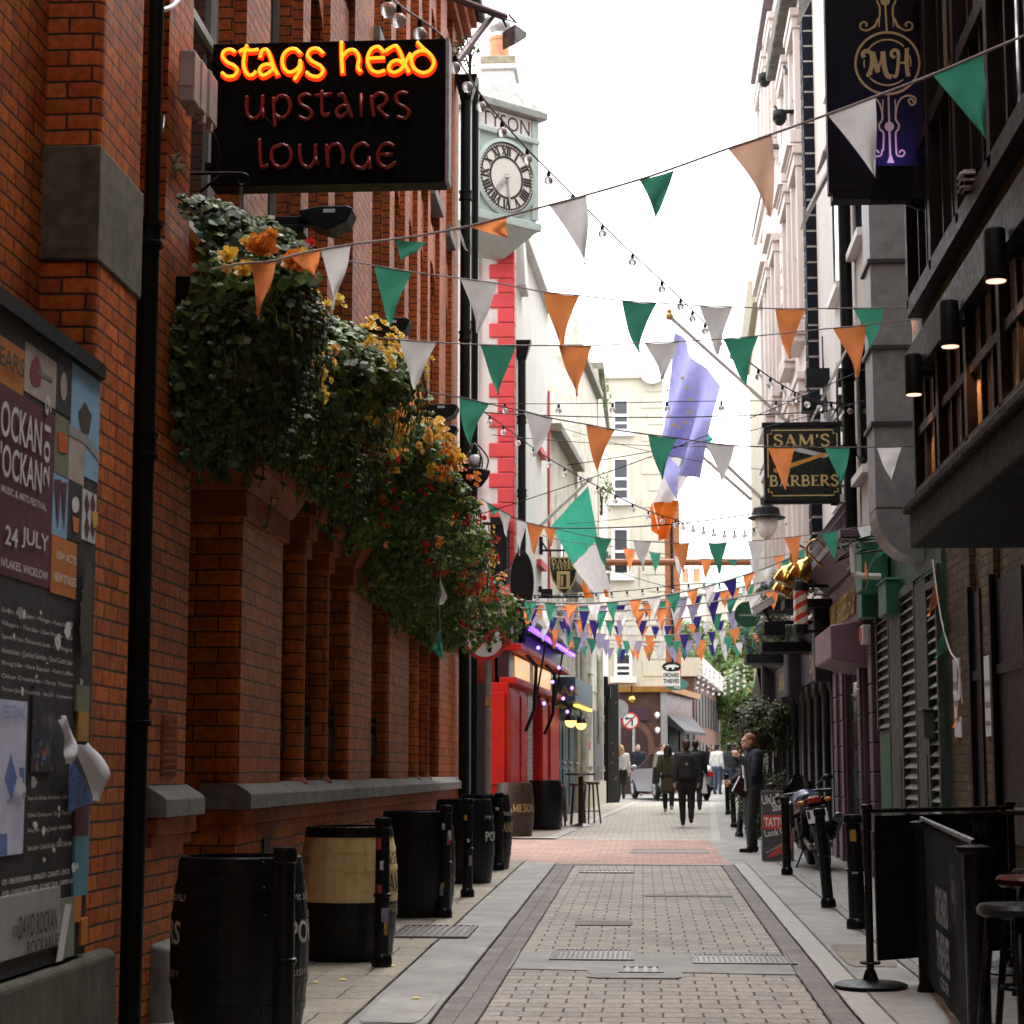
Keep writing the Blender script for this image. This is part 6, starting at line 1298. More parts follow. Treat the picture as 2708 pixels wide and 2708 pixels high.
m=MB();m.quad(f2(.36,.67),f2(.78,.56),f2(.86,.60),f2(.42,.72));m.build('razor_blade',pm('blade_grey',(.5,.5,.53),.4),ss)
m=MB();m.prism([f2(.12,.38),f2(.16,.36),f2(.80,.60),f2(.82,.64),f2(.74,.62),f2(.12,.42)],(0,-.004,0));m.build('razor_handle',pm('amber_handle',(.6,.3,.05),.4),ss)
D=41.0
ds=thing('hanging_sign','black shield shaped tavern sign with a gold doorway, hung on an iron bracket','sign',at(1490,1470,D))
def g5(zx,zy,o=0):p=at(1350+zx/2.972,1200+zy/2.972,D);return V((p.x,D-.05-o,p.z))
sh=[(302,815),(530,815),(528,900),(510,990),(470,1070),(425,1115),(375,1075),(325,985),(305,900)]
m=MB();m.prism([g5(x,y)for x,y in sh][::-1],(0,.08,0));m.build('board',pm('green_black_board',(.007,.012,.010)),ds)
m=MB();E=[((x-416)*.955+416,(y-950)*.955+950)for x,y in sh]+[((sh[0][0]-416)*.955+416,(sh[0][1]-950)*.955+950)];ribbon(m,E,7,lambda x,y:g5(x,y,.003))
s0=g5(322,870,.004);serif(m,'DAME',s0,(1,0,0),(0,0,1),.105,g5(500,0).x-s0.x);s0=g5(325,912,.004);serif(m,'TAVERN',s0,(1,0,0),(0,0,1),.105,g5(510,0).x-s0.x)
m.quad(g5(365,1063,.004),g5(468,1063,.004),g5(468,925,.004),g5(365,925,.004));m.build('gold_lettering',pm('gold_paint_sign',(.60,.45,.18)),ds)
m=MB();m.quad(g5(390,1050,.006),g5(440,1050,.006),g5(440,950,.006),g5(390,950,.006));m.build('doorway',M_lettk,ds)
m=MB();m.quad(g5(395,1040,.008),g5(415,1040,.008),g5(415,960,.008),g5(395,960,.008));m.build('door_leaf',M_gold,ds)
m=MB();m.tube([g5(240,655),g5(240,795)],.04,6);m.tube([g5(240,762),g5(430,762)],.025,6);m.tube([g5(315,762),g5(315,815)],.015,5);m.tube([g5(245,690),g5(290,760)],.02,6);m.tube([g5(150,1130),g5(600,1125)],.025,6);m.build('bracket',M_black,ds)
m=MB();c=g5(285,1095);m.box(c.x-.12,c.x+.12,D-.1,D+.1,c.z-.08,c.z+.08);m.box(c.x-.2,c.x-.1,D-.06,D+.06,c.z+.02,c.z+.14);m.build('spotlight',M_black,ds)
rs=thing('hanging_sign','round black sign edge just right of the flower planters','sign',at(1385,1530,31));m=MB();c=at(1380,1540,31)
m.lathe([(.33,-.04),(.35,-.03),(.35,.03),(.33,.04)],32,Matrix.Translation(c)@Matrix.Diagonal((.55,1,1.45,1))@Matrix.Rotation(math.pi/2,4,'X'));m.build('board',M_black,rs);m=MB();m.tube([c+V((0,.05,.3)),(lx(35.5)-.6,35.3,c.z+.35)],.02,6);m.build('bracket',M_black,rs)
D=66.5
a=at(1752,1815,D);b=at(1798,1775,D);os_=thing('hanging_sign','white cider sign with a black oval top over the brown pub corner','sign',a)
m=MB();m.box(a.x,b.x,D-.05,D+.05,a.z,b.z);m.build('board',M_white,os_,bevel=.02)
m=MB();c=at(1776,1763,D);m.lathe([(.32,-.06),(.32,.06)],28,Matrix.Translation(c)@Matrix.Diagonal((1,1,.5,1))@Matrix.Rotation(math.pi/2,4,'X'));m.build('oval',M_black,os_)
m=MB();P=[(-.25,0),(-.1,.06),(.1,.07),(.26,.01),(.2,-.03),(.1,-.01),(.07,-.1),(.02,-.1),(0,-.03),(-.1,-.03),(-.12,-.1),(-.18,-.1),(-.17,-.02)];m.prism([V((c.x+x,D-.065,c.z+y))for x,y in P],(0,-.004,0));m.build('animal_emblem',M_white,os_)
m=MB();put(m,'ORCHARD',(a.x+.03,D-.056,a.z+.30),(1,0,0),(0,0,1),size=.15,width=(b.x-a.x)-.06);put(m,'THIEVES',(a.x+.03,D-.056,a.z+.10),(1,0,0),(0,0,1),size=.15,width=(b.x-a.x)-.06);m.build('lettering',M_lettk,os_)
D=66.8;c=at(1790,1810,D);gs=thing('hanging_sign','oval green ale sign behind the white cider sign','sign',c);m=MB();m.lathe([(.40,-.04),(.40,.04)],28,Matrix.Translation(c)@Matrix.Diagonal((1,1,.5,1))@Matrix.Rotation(math.pi/2,4,'X'));m.build('board',pm('bottle_green',(.05,.16,.12),.4),gs)
m=MB();put(m,'ALE',(c.x-.1,D-.045,c.z-.14),(1,0,0),(0,0,1),size=.1);m.build('lettering',M_white,gs);m=MB();m.tube([c+V((.3,0,.1)),(XC+.2,71.5,c.z+.1)],.03,6);m.build('bracket',M_black,gs)
D=33.0;c=at(1977,1625,D);cg_=thing('hanging_sign','oval dark green sign with small white lettering among the pennants, right','sign',c)
m=MB();m.lathe([(.22,-.04),(.22,.04)],30,Matrix.Translation(c)@Matrix.Rotation(math.pi/2,4,'X'));m.build('board',pm('deep_green',(.01,.075,.035),.35),cg_)
m=MB();put(m,'COPENHAGEN',(c.x-.14,D-.045,c.z-.03),(1,0,0),(0,0,1),width=.28);m.build('lettering',M_white,cg_);m=MB();m.tube([c+V((0,.05,.0)),(RX,D+.05,c.z)],.02,6);m.build('bracket',M_black,cg_)
D=33.5;c=at(2027,1372,D);sl=thing('street_lamp','black hat-shaped street lamp with a frosted glass bowl below the barber sign','street lamp',c)
m=MB();m.lathe([(.31,.0),(.33,.02),(.24,.06),(.22,.18),(.17,.2),(.10,.24),(.10,.36),(.05,.40),(.02,.48)],24,Matrix.Translation(c));m.tube([c+V((.0,0,.3)),c+V((.0,0,.55)),(UX,D,c.z+.6)],.03,6);m.build('hood',M_black,sl,smooth='auto')
m=MB();m.lathe([(.02,-.36),(.10,-.31),(.16,-.2),(.20,.0)],20,Matrix.Translation(c));m.build('bowl',pm('frosted_glass',(.62,.60,.54),.35,var=.08),sl,smooth=True)
D=27.4;c=at(2118,1668,D);bpz=thing('barber_pole','striped red and white barber pole with black ends','barber pole',c)
mb_,ntb,bb=_new('pole_stripes');g=N(ntb,'ShaderNodeNewGeometry');tc=N(ntb,'ShaderNodeTexCoord');sp=N(ntb,'ShaderNodeSeparateXYZ');ntb.links.new(tc.outputs['Object'],sp.inputs[0])
an=math_n(ntb,'ARCTAN2',sp.outputs[1],sp.outputs[0]);ph_=math_n(ntb,'FRACT',math_n(ntb,'ADD',math_n(ntb,'MULTIPLY',sp.outputs[2],6.3),math_n(ntb,'MULTIPLY',an,-2/(2*math.pi))))
ntb.links.new(mixc(ntb,math_n(ntb,'GREATER_THAN',ph_,.52),(.62,.55,.46),(.55,.06,.03)),bb.inputs['Base Color']);bb.inputs['Roughness'].default_value=.2
ORG[bpz]=V((0,0,0));m=MB();m.lathe([(.098,.08),(.098,.56)],28);m.build('cylinder',mb_,bpz,smooth='auto')
m=MB();m.lathe([(.07,-.06),(.105,-.03),(.108,.085)],28);m.build('base',M_black,bpz,smooth='auto');m=MB();m.lathe([(.11,.555),(.11,.66),(.09,.69),(.02,.70)],28);m.build('cap',M_black,bpz,smooth='auto');m=MB();m.box(0,.6,-.02,.02,-.03,.01);m.box(0,.6,-.02,.02,.6,.64);m.build('bracket',M_black,bpz)
for k,(px,py,D,ax,ay)in enumerate(((2080,1520,26.0,2195,1495),(2122,1505,25.6,2200,1470),(2075,1548,27.2,2170,1510))):
 c=at(px,py,D);t=thing('brass_lamp',['polished brass bell lamp over the barber pole, middle one','polished brass bell lamp over the barber pole, highest on the right','polished brass bell lamp over the barber pole, lowest on the left'][k],'wall lamp',c,'brass swan neck lamps')
 m=MB();M=Matrix.Translation(c)@Matrix.Rotation(math.radians(28),4,'Y');m.lathe([(.135,-.13),(.14,-.11),(.13,0),(.10,.08),(.04,.13),(.03,.17)],22,M,cap0=True);m.build('shade',pm('polished_brass',(.66,.44,.12),.14,1.,var=.1,bump=0),t,smooth='auto')
 e=at(ax,ay,D+.3);m=MB();m.tube(smooth_pts([c+V((.07,0,.15)),c+V((.07,0,.3)),c+V((.2,0,.38)),V((lerp(c.x,PX2,.6),D+.15,e.z-.02)),V((PX2-.1,D+.3,e.z))]),.016,8);m.build('swan_neck',pm('brass',(.55,.36,.12)),t,smooth=True)
D=28.5;t=thing('cctv_camera','white boxy security camera pointing down the lane beside the barber pole','security camera',at(2015,1600,D))
m=MB();a=at(1993,1617,D);b=at(2046,1585,D);d_=(b-a).normalized();M=Matrix.Translation((a+b)/2)@Matrix.Rotation(-math.atan2(d_.z,d_.x),4,'Y');m.box(-.17,.17,-.06,.06,-.05,.05,M);m.box(-.19,.17,-.07,.07,.05,.06,M);m.build('housing',M_white,t,bevel=.008);m=MB();m.tube([(a+b)/2+V((0,0,-.05)),(a+b)/2+V((.1,0,-.25)),(RX,D,((a+b)/2).z-.25)],.03,6);m.box(((a+b)/2).x+.0,((a+b)/2).x+.3,D-.05,D+.05,a.z-.35,a.z-.15);m.build('mount',M_black,t)
t=thing('alarm_box','white and red alarm box on the end of the purple canopy','alarm box',at(2297,1680,24.0));a=at(2287,1708,24.0);b=at(2304,1658,24.0);m=MB();m.box(PX2-.09,PX2+.02,23.6,23.85,a.z,b.z);m.build('case',M_white,t,bevel=.015);m=MB();m.box(PX2-.1,PX2-.09,23.68,23.86,a.z+.04,b.z-.03);m.build('red_panel',pm('alarm_red',(.6,.06,.02),.4),t)
for k,(x0,x1,yt,yb,lab)in enumerate(((2519,2542,1745,1950,'white notice with a hanging orange pennant over it on the brick pier'),(2601,2635,1737,1945,'white notice with lines of brown writing on the near brick pier'))):
 X=RX-.012 if k==0 else RX-.012
 a=atx(x0,yt,X);b=atx(x1,yb,X);t=thing('notice',lab,'notice',(X,b.y,b.z),'notices on the brick piers')
 m=MB();m.box(X,RX+.055,b.y,a.y,b.z,a.z);m.build('sheet',M_paper,t)
 m=MB();
 for i,s in enumerate(("Any bicycle left","chained to these","gates will","be removed")):
  put(m,s,(X-.003,a.y-.03,a.z-.26-i*.16),(0,-1,0),(0,0,1),size=.07,width=min(a.y-b.y-.06,.9)*(.9 if i<3 else .7))
 m.build('lettering',pm('brown_ink',(.13,.05,.05),.7),t)
# --- tattoo board
p=gnd(2063,2282);ab=thing('a_board','tattoo parlour A-board, dark grey with a red band and white script','sign board',(p.x,p.y,gz(p.y)+.02))
W2=.40;Hb=.93;y0=p.y;z0=gz(y0)+.022;xl=gnd(2019,2282).x
def fb_(u,v,o=0):return V((xl+u*W2,y0+v*.18-o,z0+v*Hb))
m=MB();m.hexa([fb_(0,0),fb_(1,0),fb_(1,0,-.02),fb_(0,0,-.02)],[fb_(0,1),fb_(1,1),fb_(1,1,-.02),fb_(0,1,-.02)]);m.hexa([(xl,y0+.36,z0),(xl+W2,y0+.36,z0),(xl+W2,y0+.38,z0),(xl,y0+.38,z0)],[fb_(0,1,-.022),fb_(1,1,-.022),fb_(1,1,-.042),fb_(0,1,-.042)]);m.build('panels',pm('board_grey',(.055,.05,.053),.5,var=.1,bump=0),ab)
m=MB()
for(u0,u1,v0,v1)in((-.02,.0,0,1.0),(1.0,1.02,0,1.0),(-.02,1.02,.985,1.005),(-.02,1.02,-.005,.012)):m.hexa([fb_(u0,v0,.006),fb_(u1,v0,.006),fb_(u1,v0,-.02),fb_(u0,v0,-.02)],[fb_(u0,v1,.006),fb_(u1,v1,.006),fb_(u1,v1,-.02),fb_(u0,v1,-.02)])
m.build('frame',pm('board_frame',(.16,.15,.15),.4,.5),ab)
m=MB();m.quad(fb_(.02,.455,.002),fb_(.98,.455,.002),fb_(.98,.65,.002),fb_(.02,.65,.002));m.quad(fb_(.08,.04,.002),fb_(.96,.16,.002),fb_(.96,.42,.002),fb_(.6,.24,.002));m.build('red_band',pm('board_red',(.56,.05,.03),.5,var=.08,bump=0),ab)
m=MB();uu=(1,0,0);vv=(0,.18/Hb,1)
put(m,'TATTOO',fb_(.07,.49,.004),uu,vv,size=.12,width=W2*1.0*.88);m.add([],[])
sh_=lambda dz:(1,0,dz)
put(m,"Life's Too",fb_(.04,.80,.004),(1,0,.12),(-.18,.18,1),size=.13,width=W2*.84);put(m,'Short',fb_(.36,.70,.004),(1,0,.14),(-.18,.18,1),size=.12,width=W2*.56);put(m,'Look Up',fb_(.10,.31,.004),(1,0,.14),(-.18,.18,1),size=.12,width=W2*.78);put(m,'Get in through the barbers',fb_(.12,.10,.004),(1,0,.55),(-.4,.18,1),size=.035,width=W2*.75)
m.build('lettering',pm('board_white',(.66,.62,.57),.6,var=.05,bump=0),ab)
# --- terrace screens, stool and cask on the right
def post(par,x,y,h,disc=True):
 z0=gz(y)+.02;m=MB();m.lathe([(.024,.1),(.024,h),(.035,h+.004),(.035,h+.03),(.02,h+.034)],16,Matrix.Translation((x,y,z0)));m.lathe([(.062,.135),(.066,.142),(.062,.149)],20,Matrix.Translation((x,y,z0)));m.build('post',M_black_g,par,smooth='auto')
 if disc:m=MB();m.lathe([(.225,0),(.228,.012),(.20,.024),(.05,.04),(.03,.1)],40,Matrix.Translation((x,y,z0)));m.build('base',M_black,par,smooth='auto')
q=gnd(2303,2617);s1=thing('terrace_screen','black canvas terrace screen set across the pavement, on a round-footed post','windbreak',(q.x,q.y,gz(q.y)),'black terrace screens')
post(s1,q.x,q.y,1.08);x1,y1=2.42,q.y+.80;post(s1,x1,y1,1.08)
def band(mb,x0,y0,x1,y1,z0,z1,th=.006,sag=.0):
 d_=V((x1-x0,y1-y0,0)).normalized();n_=V((-d_.y,d_.x,0))*th
 def fn(u,v):x=lerp(x0,x1,u);y=lerp(y0,y1,u);b=.012*math.sin(math.pi*u)*math.sin(math.pi*v)+.004*math.sin(u*23+v*3);return V((x,y,lerp(z0,z1,v)+gz(y)))+n_*(b/th)
 mb.grid(fn,16,8)
M_canvas=pm('black_canvas',(.004,.0065,.0075),.8,var=.2,sc=4,bump=.1,bs=300,spec=.12)
m=MB();band(m,q.x+.05,q.y+.03,x1-.05,y1-.02,.17,1.06);m.build('canvas',M_canvas,s1,smooth=True)
m=MB();m.tube([(q.x,q.y,1.09+gz(q.y)),(x1,y1,1.09+gz(y1))],.016,8);m.build('rail',M_black_g,s1)
m=MB();m.tube([(q.x+.045,q.y+.0,.18+gz(q.y)),(q.x+.04,q.y+.0,.85+gz(q.y))],.004,5);m.build('edge_cord',M_metal,s1)
def emblem(par,c,ux,uz,nrm,s,mat):
 m=MB();c=V(c);ux=V(ux).normalized();uz=V(uz);nrm=V(nrm).normalized()
 for r,t in((1,.05),(.8,.03)):ribbon(m,[(r*math.cos(k*.26),r*math.sin(k*.26))for k in range(25)],t,lambda x,y:c+ux*(x*s)+uz*(y*s)+nrm*.003)
 k=0
 for P,wd in(([(-.62,.35),(-.5,.45),(-.4,.3),(-.45,-.4)],.12),([(-.38,.4),(-.2,-.3)],.14),([(-.2,-.3),(-.05,.4)],.08),([(-.05,.42),(0,-.1),(.12,-.42)],.13),([(.2,.3),(.32,.4),(.35,.1),(.22,-.42)],.11),([(.55,.48),(.55,0),(.6,-.42)],.13),([(.3,0),(.56,.04)],.08)):
  k+=1;ribbon(m,[(p.x,p.y)for p in smooth_pts([V((a,b,0))for a,b in P],4)],wd,lambda x,y,k=k:c+ux*(x*s)+uz*(y*s)+nrm*(.003+k*.0002))
 return m.build('emblem',mat,par)
M_emb=pm('grey_print',(.075,.08,.08),.7,var=.1,bump=0)
d_=V((x1-q.x,y1-q.y,0)).normalized();e=at(2612,2195,12.75);emblem(s1,(e.x,lerp(q.y,y1,(e.x-q.x)/(x1-q.x))-.03,e.z),d_,(0,0,1),(d_.y,-d_.x,0),.115,M_emb)
fx0,fy0=1.70,12.35;nx0,ny0=1.525,9.35
s2=thing('terrace_screen','black canvas terrace screen along the kerb with a cider logo, nearest on the right','windbreak',(fx0,fy0,gz(fy0)),'black terrace screens')
m=MB();z0=gz(fy0);m.lathe([(.06,0),(.05,.04),(.042,.06),(.042,1.0),(.075,1.005),(.075,1.03),(.03,1.04)],20,Matrix.Translation((fx0,fy0,z0)));m.build('post',M_black_g,s2,smooth='auto')
m=MB();z0=gz(ny0);m.lathe([(.06,0),(.05,.04),(.055,.06),(.055,.985),(.085,.99),(.09,1.005),(.085,1.02),(.03,1.03)],24,Matrix.Translation((nx0,ny0,z0)));m.build('post',M_black_g,s2,smooth='auto')
m=MB();m.tube([(fx0,fy0,1.05+gz(fy0)),(nx0,ny0,1.04+gz(ny0))],.016,8);m.build('rail',M_black_g,s2)
m=MB();band(m,fx0,fy0-.02,nx0,ny0+.02,.10,1.02);m.build('canvas',M_canvas,s2,smooth=True)
d2=V((nx0-fx0,ny0-fy0,0)).normalized()
def sp_(t,z):return V((lerp(fx0,nx0,t)-.022,lerp(fy0,ny0,t),z))
emblem(s2,sp_(.72,.84),d2,(0,0,1),(-1,.05,0),.14,M_emb)
m=MB();put(m,'ORCHARD',sp_(.36,.62),d2,(0,0,1),size=.20,width=.72);put(m,'THIEVES',sp_(.36,.37),d2,(0,0,1),size=.21,width=.74);put(m,'CIDER',sp_(.42,.28),d2,(0,0,1),size=.06,width=.5);m.build('lettering',pm('canvas_print',(.20,.20,.20),.8,var=.5,sc=40,bump=0),s2)
def stool(label,x,y,h,seat,legs,rz=0):
 z0=gz(y)+.02;t=thing('bar_stool',label,'bar stool',(x,y,z0),'bar stools');ORG[t]=V((0,0,0))
 m=MB();m.lathe([(.15,h-.05),(.175,h-.035),(.18,h-.01),(.165,h+.008),(.08,h+.014)],24);m.build('seat',seat,t,smooth='auto')
 for k in range(4):
  a=math.pi/4+k*math.pi/2;m=MB();m.tube([(.12*math.cos(a),.12*math.sin(a),h-.04),(.20*math.cos(a),.20*math.sin(a),0)],[.022,.018],8);m.build('leg',legs,t,smooth=True)
 m=MB();m.torus((0,0,.25),.165,.011,'z',24,6);m.build('footrest',legs,t,smooth=True);t.rotation_euler.z=rz
 return t
M_oxb=pm('oxblood_seat',(.09,.02,.016),.25,var=.15,bump=.03)
stool('bar stool with an oxblood seat at the right edge of the picture',1.97,10.35,.80,M_oxb,M_black_g,.3)
stool('all black bar stool cut off at the lower right corner',1.60,8.7,.78,M_black_g,M_black_g,.6)
stool('black bar stool standing farther under the timber bay',2.35,12.0,.74,M_black_g,M_black_g,.2)
tcx,tcy=2.42,13.6
t=thing('cask_table','tall black round table beside the screen at the right edge','table',(tcx,tcy,gz(tcy)));z0=gz(tcy)+.02
m=MB();m.lathe([(.30,1.02),(.31,1.03),(.31,1.05),(.29,1.06)],36,Matrix.Translation((tcx,tcy,z0)));m.build('top',pm('worn_table',(.06,.05,.045),.35),t,smooth='auto');m=MB();m.lathe([(.2,0),(.2,.03),(.05,.06),(.05,1.02)],20,Matrix.Translation((tcx,tcy,z0)));m.build('pedestal',M_black,t,smooth='auto')
M_dkw=pm('dark_stained_wood',(.03,.012,.009),.35,var=.3)
stool('wooden stool with a glossy brown seat next to the drinking table',-1.72,39.2,.80,pm('brown_seat',(.12,.04,.025),.25),M_dkw,.3)
stool('wooden stool with a dark red seat, second from the drinking table',-1.33,40.2,.82,M_oxb,M_dkw,.1);stool('slim dark stool at the right end of the pub seating',-1.08,41.0,.84,M_dkw,M_dkw,.5)
for k,(px,py,D)in enumerate(((1410,2085,38.6),(1472,2082,42.5))):
 q=at(px,py,D);z0=gz(D);t=thing('high_chair',('dark high-backed bar chair behind the drinking table' if not k else 'dark bar chair with a curved back against the red wall'),'bar chair',(q.x,D,z0),'bar chairs by the red pub')
 m=MB();m.box(q.x-.2,q.x+.2,D-.2,D+.2,z0+.72,z0+.77);m.build('seat',M_dkw,t,bevel=.015)
 for sx in(-1,1):
  for sy in(-1,1):m=MB();m.tube([(q.x+sx*.17,D+sy*.17,z0+.72),(q.x+sx*.2,D+sy*.2,z0)],.02,8);m.build('leg',M_dkw,t,smooth=True)
 m=MB()
 for sy in(-1,1):m.tube(smooth_pts([(q.x-.18,D+sy*.18,z0+.75),(q.x-.22,D+sy*.18,z0+1.0),(q.x-.28,D+sy*.14,z0+1.2)]),.02,8)
 m.tube(smooth_pts([(q.x-.28,D-.14,z0+1.2),(q.x-.31,D,z0+1.22),(q.x-.28,D+.14,z0+1.2)]),.035,8);m.tube([(q.x-.22,D-.18,z0+1.0),(q.x-.22,D+.18,z0+1.0)],.015,6);m.build('backrest',M_dkw,t,smooth=True)
q=V((-1.25,39.6,0));t=thing('pub_table','dark round pub table between the stools outside the red pub','table',(q.x,q.y,gz(q.y)));z0=gz(q.y)+.015
m=MB();m.lathe([(.3,1.0),(.31,1.02),(.3,1.04)],28,Matrix.Translation((q.x,q.y,z0)));m.build('top',M_dkw,t,smooth='auto');m=MB();m.lathe([(.22,0),(.06,.06),(.05,.98)],14,Matrix.Translation((q.x,q.y,z0)));m.build('pedestal',M_dkw,t,smooth='auto')
for k,(px,py)in enumerate(((1037,2563),(833,2607),(1100,2650),(1290,2380),(905,2600),(1235,2455))):
 p=gnd(px,py);m=MB();z=gz(p.y)+.024;m.grid(lambda u,v:V((p.x+(u-.5)*.045,p.y+(v-.5)*.05,z+.010*math.sin(u*3)*math.sin(v*3))),4,4)
 m.build('fallen_petal',pm('yellow_petal',(.6,.42,.05),.6),None,True,label='small yellow petal lying on the left pavement near the barrels',cat='petal',group='fallen petals',loc=(p.x,p.y,z))
# --- bunting
C_G,C_W,C_O,C_P,C_L,C_K=cloth('pennant_green',(.06,.30,.20),.74),cloth('pennant_white',(.82,.80,.80),.68),cloth('pennant_orange',(.86,.29,.10),.74),cloth('pennant_purple',(.055,.04,.26),.35),cloth('pennant_lilac',(.46,.44,.66),.4),cloth('pennant_peach',(.84,.52,.38),.72)
CM={'g':C_G,'w':C_W,'o':C_O,'p':C_P,'l':C_L,'k':C_K}
M_cord=pm('white_cord',(.5,.46,.46),.8,bump=0);M_cordg=pm('grey_cord',(.22,.2,.21),.8,bump=0)
PN={'g':'green','w':'white','o':'orange','p':'purple','l':'lilac','k':'peach'}
def pennant(par,A,B,T,col,seed,curl=.02):
 r=random.Random(seed);A,B,T=V(A),V(B),V(T)
 n=(B-A).cross(T-A)
 n=n.normalized()if n.length>1e-8 else V((0,-1,0));w_=(B-A).length
 f1,f2_,ph=r.uniform(2,4),r.uniform(3,6),r.uniform(0,6)
 bow=r.uniform(-.10,.10)*w_
 m=MB();nu,nv=6,9;vs=[];fs=[]
 ex=(B-A)
 for j in range(nv+1):
  v=j/nv
  for i in range(nu+1):
   u=i/nu;p=lerp(lerp(A,B,u),T,v)
   o=curl*(math.sin(f1*v*2+ph+u*f2_)*v+.5*math.sin(u*5+ph)*v*(1-v))
   p=p+n*o+ex.normalized()*(bow*math.sin(math.pi*v))+V((0,0,-.004*math.sin(u*math.pi)*(1-v)))
   vs.append(p)
 for j in range(nv):
  for i in range(nu):
   a=j*(nu+1)+i;fs.append((a,a+1,a+nu+2,a+nu+1))
 m.add(vs,fs);return m.build('pennant',CM[col],par,smooth=True)
def string_of(label,pts,D0,D1,pens,cord=M_cord,rad=.0045,grp='bunting strings across the lane',curl=.02):
 x0,x1=pts[0][0],pts[-1][0]
 Dx=lambda x:D0+(D1-D0)*(x-x0)/(x1-x0)
 P3=[at(x,y,Dx(x))for x,y in pts]
 t=thing('bunting_string',label,'bunting',P3[0],grp)
 S=smooth_pts(P3,6);m=MB();m.tube(S,rad,6);m.build('cord',cord,t,smooth=True)
 def yl(x):
  for(xa,ya),(xb,yb)in zip(pts[:-1],pts[1:]):
   lo,hi=min(xa,xb),max(xa,xb)
   if lo<=x<=hi:return ya+(yb-ya)*(x-xa)/(xb-xa+1e-9)
  return pts[0][1]if abs(x-x0)<abs(x-x1)else pts[-1][1]
 for k,q in enumerate(pens):
  xa,xb,tx,ty,c=q[:5]
  A=at(xa,yl(xa)+1,Dx(xa));B=at(xb,yl(xb)+1,Dx(xb))
  if len(q)>5:B=at(xb,q[5],Dx(xb)+.05)
  T=at(tx,ty,(Dx(xa)+Dx(xb))/2+random.uniform(-.03,.03))
  pennant(t,A,B,T,c,int(xa)+k*7,curl)
 return t
string_of('nearest bunting string, climbing to the right across the navy sign',[(560,712),(640,697),(720,690),(805,668),(925,647),(1045,632),(1125,620),(1230,600),(1330,575),(1450,543),(1550,516),(1690,475),(1780,445),(1925,393),(2040,355),(2190,302),(2315,255),(2466,197),(2600,140),(2760,72)],10.1,8.9,[(660,730,680,835,'o'),(770,848,838,735,'o'),(848,927,880,820,'w'),(1043,1128,1064,692,'g',640),(1205,1216,1233,662,'w'),(1238,1340,1338,628,'o'),(1452,1550,1548,702,'w'),(1690,1783,1732,575,'g',450),(1925,2042,2035,572,'k'),(2188,2315,2316,470,'w'),(2466,2600,2610,372,'g')],rad=.006,curl=.03)
string_of('long level bunting string across the sky just below the bulb string',[(840,676),(990,702),(1085,718),(1220,736),(1315,749),(1440,772),(1530,781),(1645,795),(1735,801),(1850,808),(1935,811),(2050,816),(2130,816),(2260,815),(2430,812)],11.9,13.9,[(990,1090,1032,860,'g'),(1217,1315,1262,880,'w'),(1437,1532,1487,920,'o'),(1645,1737,1690,932,'g'),(1850,1937,1898,938,'w'),(2050,2132,2090,948,'o'),(2257,2337,2298,932,'g'),(2405,2424,2418,872,'k')])
string_of('level bunting string passing in front of the blue flag, over white then green pennants',[(990,892),(1060,898),(1155,905),(1270,911),(1365,913),(1480,914),(1565,914),(1705,907),(1795,903),(1915,896),(2005,888),(2200,868),(2290,859),(2432,842)],12.0,13.8,[(1057,1155,1097,1030,'w'),(1270,1365,1318,1044,'g'),(1478,1565,1527,1048,'o'),(1705,1795,1750,1003,'w'),(1915,2005,1972,1016,'g'),(2203,2290,2268,998,'o'),(2408,2428,2424,905,'k')])
string_of('bunting string sloping down from the flowers and crossing the barber sign',[(985,975),(1040,1004),(1115,1034),(1215,1050),(1293,1068),(1388,1088),(1460,1106),(1550,1122),(1625,1136),(1715,1149),(1790,1158),(1865,1170),(1940,1178),(2030,1182),(2100,1183),(2180,1183),(2245,1183),(2320,1182),(2440,1180)],13.2,13.9,[(1040,1116,1060,1132,'o'),(1215,1294,1243,1180,'g'),(1386,1462,1414,1207,'w'),(1550,1626,1580,1248,'o'),(1714,1790,1752,1268,'g'),(1865,1942,1908,1277,'w'),(2030,2101,2078,1295,'o'),(2180,2247,2222,1290,'g'),(2318,2385,2358,1272,'w')],cord=M_cordg,rad=.005)
string_of('bunting string hung low across the lane under the street lamp',[(1270,1318),(1330,1352),(1390,1380),(1470,1398),(1540,1415),(1615,1425),(1680,1430),(1780,1436),(1875,1436),(1975,1431),(2075,1422),(2170,1410),(2268,1393),(2352,1376)],20.0,22.2,[(1285,1322,1302,1365,'g'),(1318,1352,1340,1420,'w'),(1366,1394,1374,1470,'w'),(1392,1440,1412,1466,'o'),(1436,1470,1456,1445,'o'),(1572,1617,1600,1496,'g'),(1675,1722,1703,1510,'w'),(1777,1823,1808,1513,'o'),(1873,1923,1903,1517,'g'),(1977,2021,2000,1525,'w'),(2074,2118,2104,1502,'o'),(2170,2215,2206,1485,'g'),(2267,2307,2300,1466,'w'),(2335,2352,2340,1440,'o')],cord=M_cordg)
string_of('smaller bunting string behind the low one, above the timber pole',[(1400,1405),(1500,1432),(1645,1448),(1720,1460),(1850,1477),(1920,1480),(1985,1479),(2060,1470),(2150,1448)],30,32,[(1647,1680,1663,1512,'o'),(1717,1747,1732,1518,'g'),(1783,1812,1800,1530,'w'),(1852,1882,1866,1536,'o'),(1922,1950,1940,1498,'g'),(1984,2014,1996,1545,'w'),(2045,2075,2060,1512,'o'),(2105,2132,2122,1505,'g')],cord=M_cordg,rad=.006)
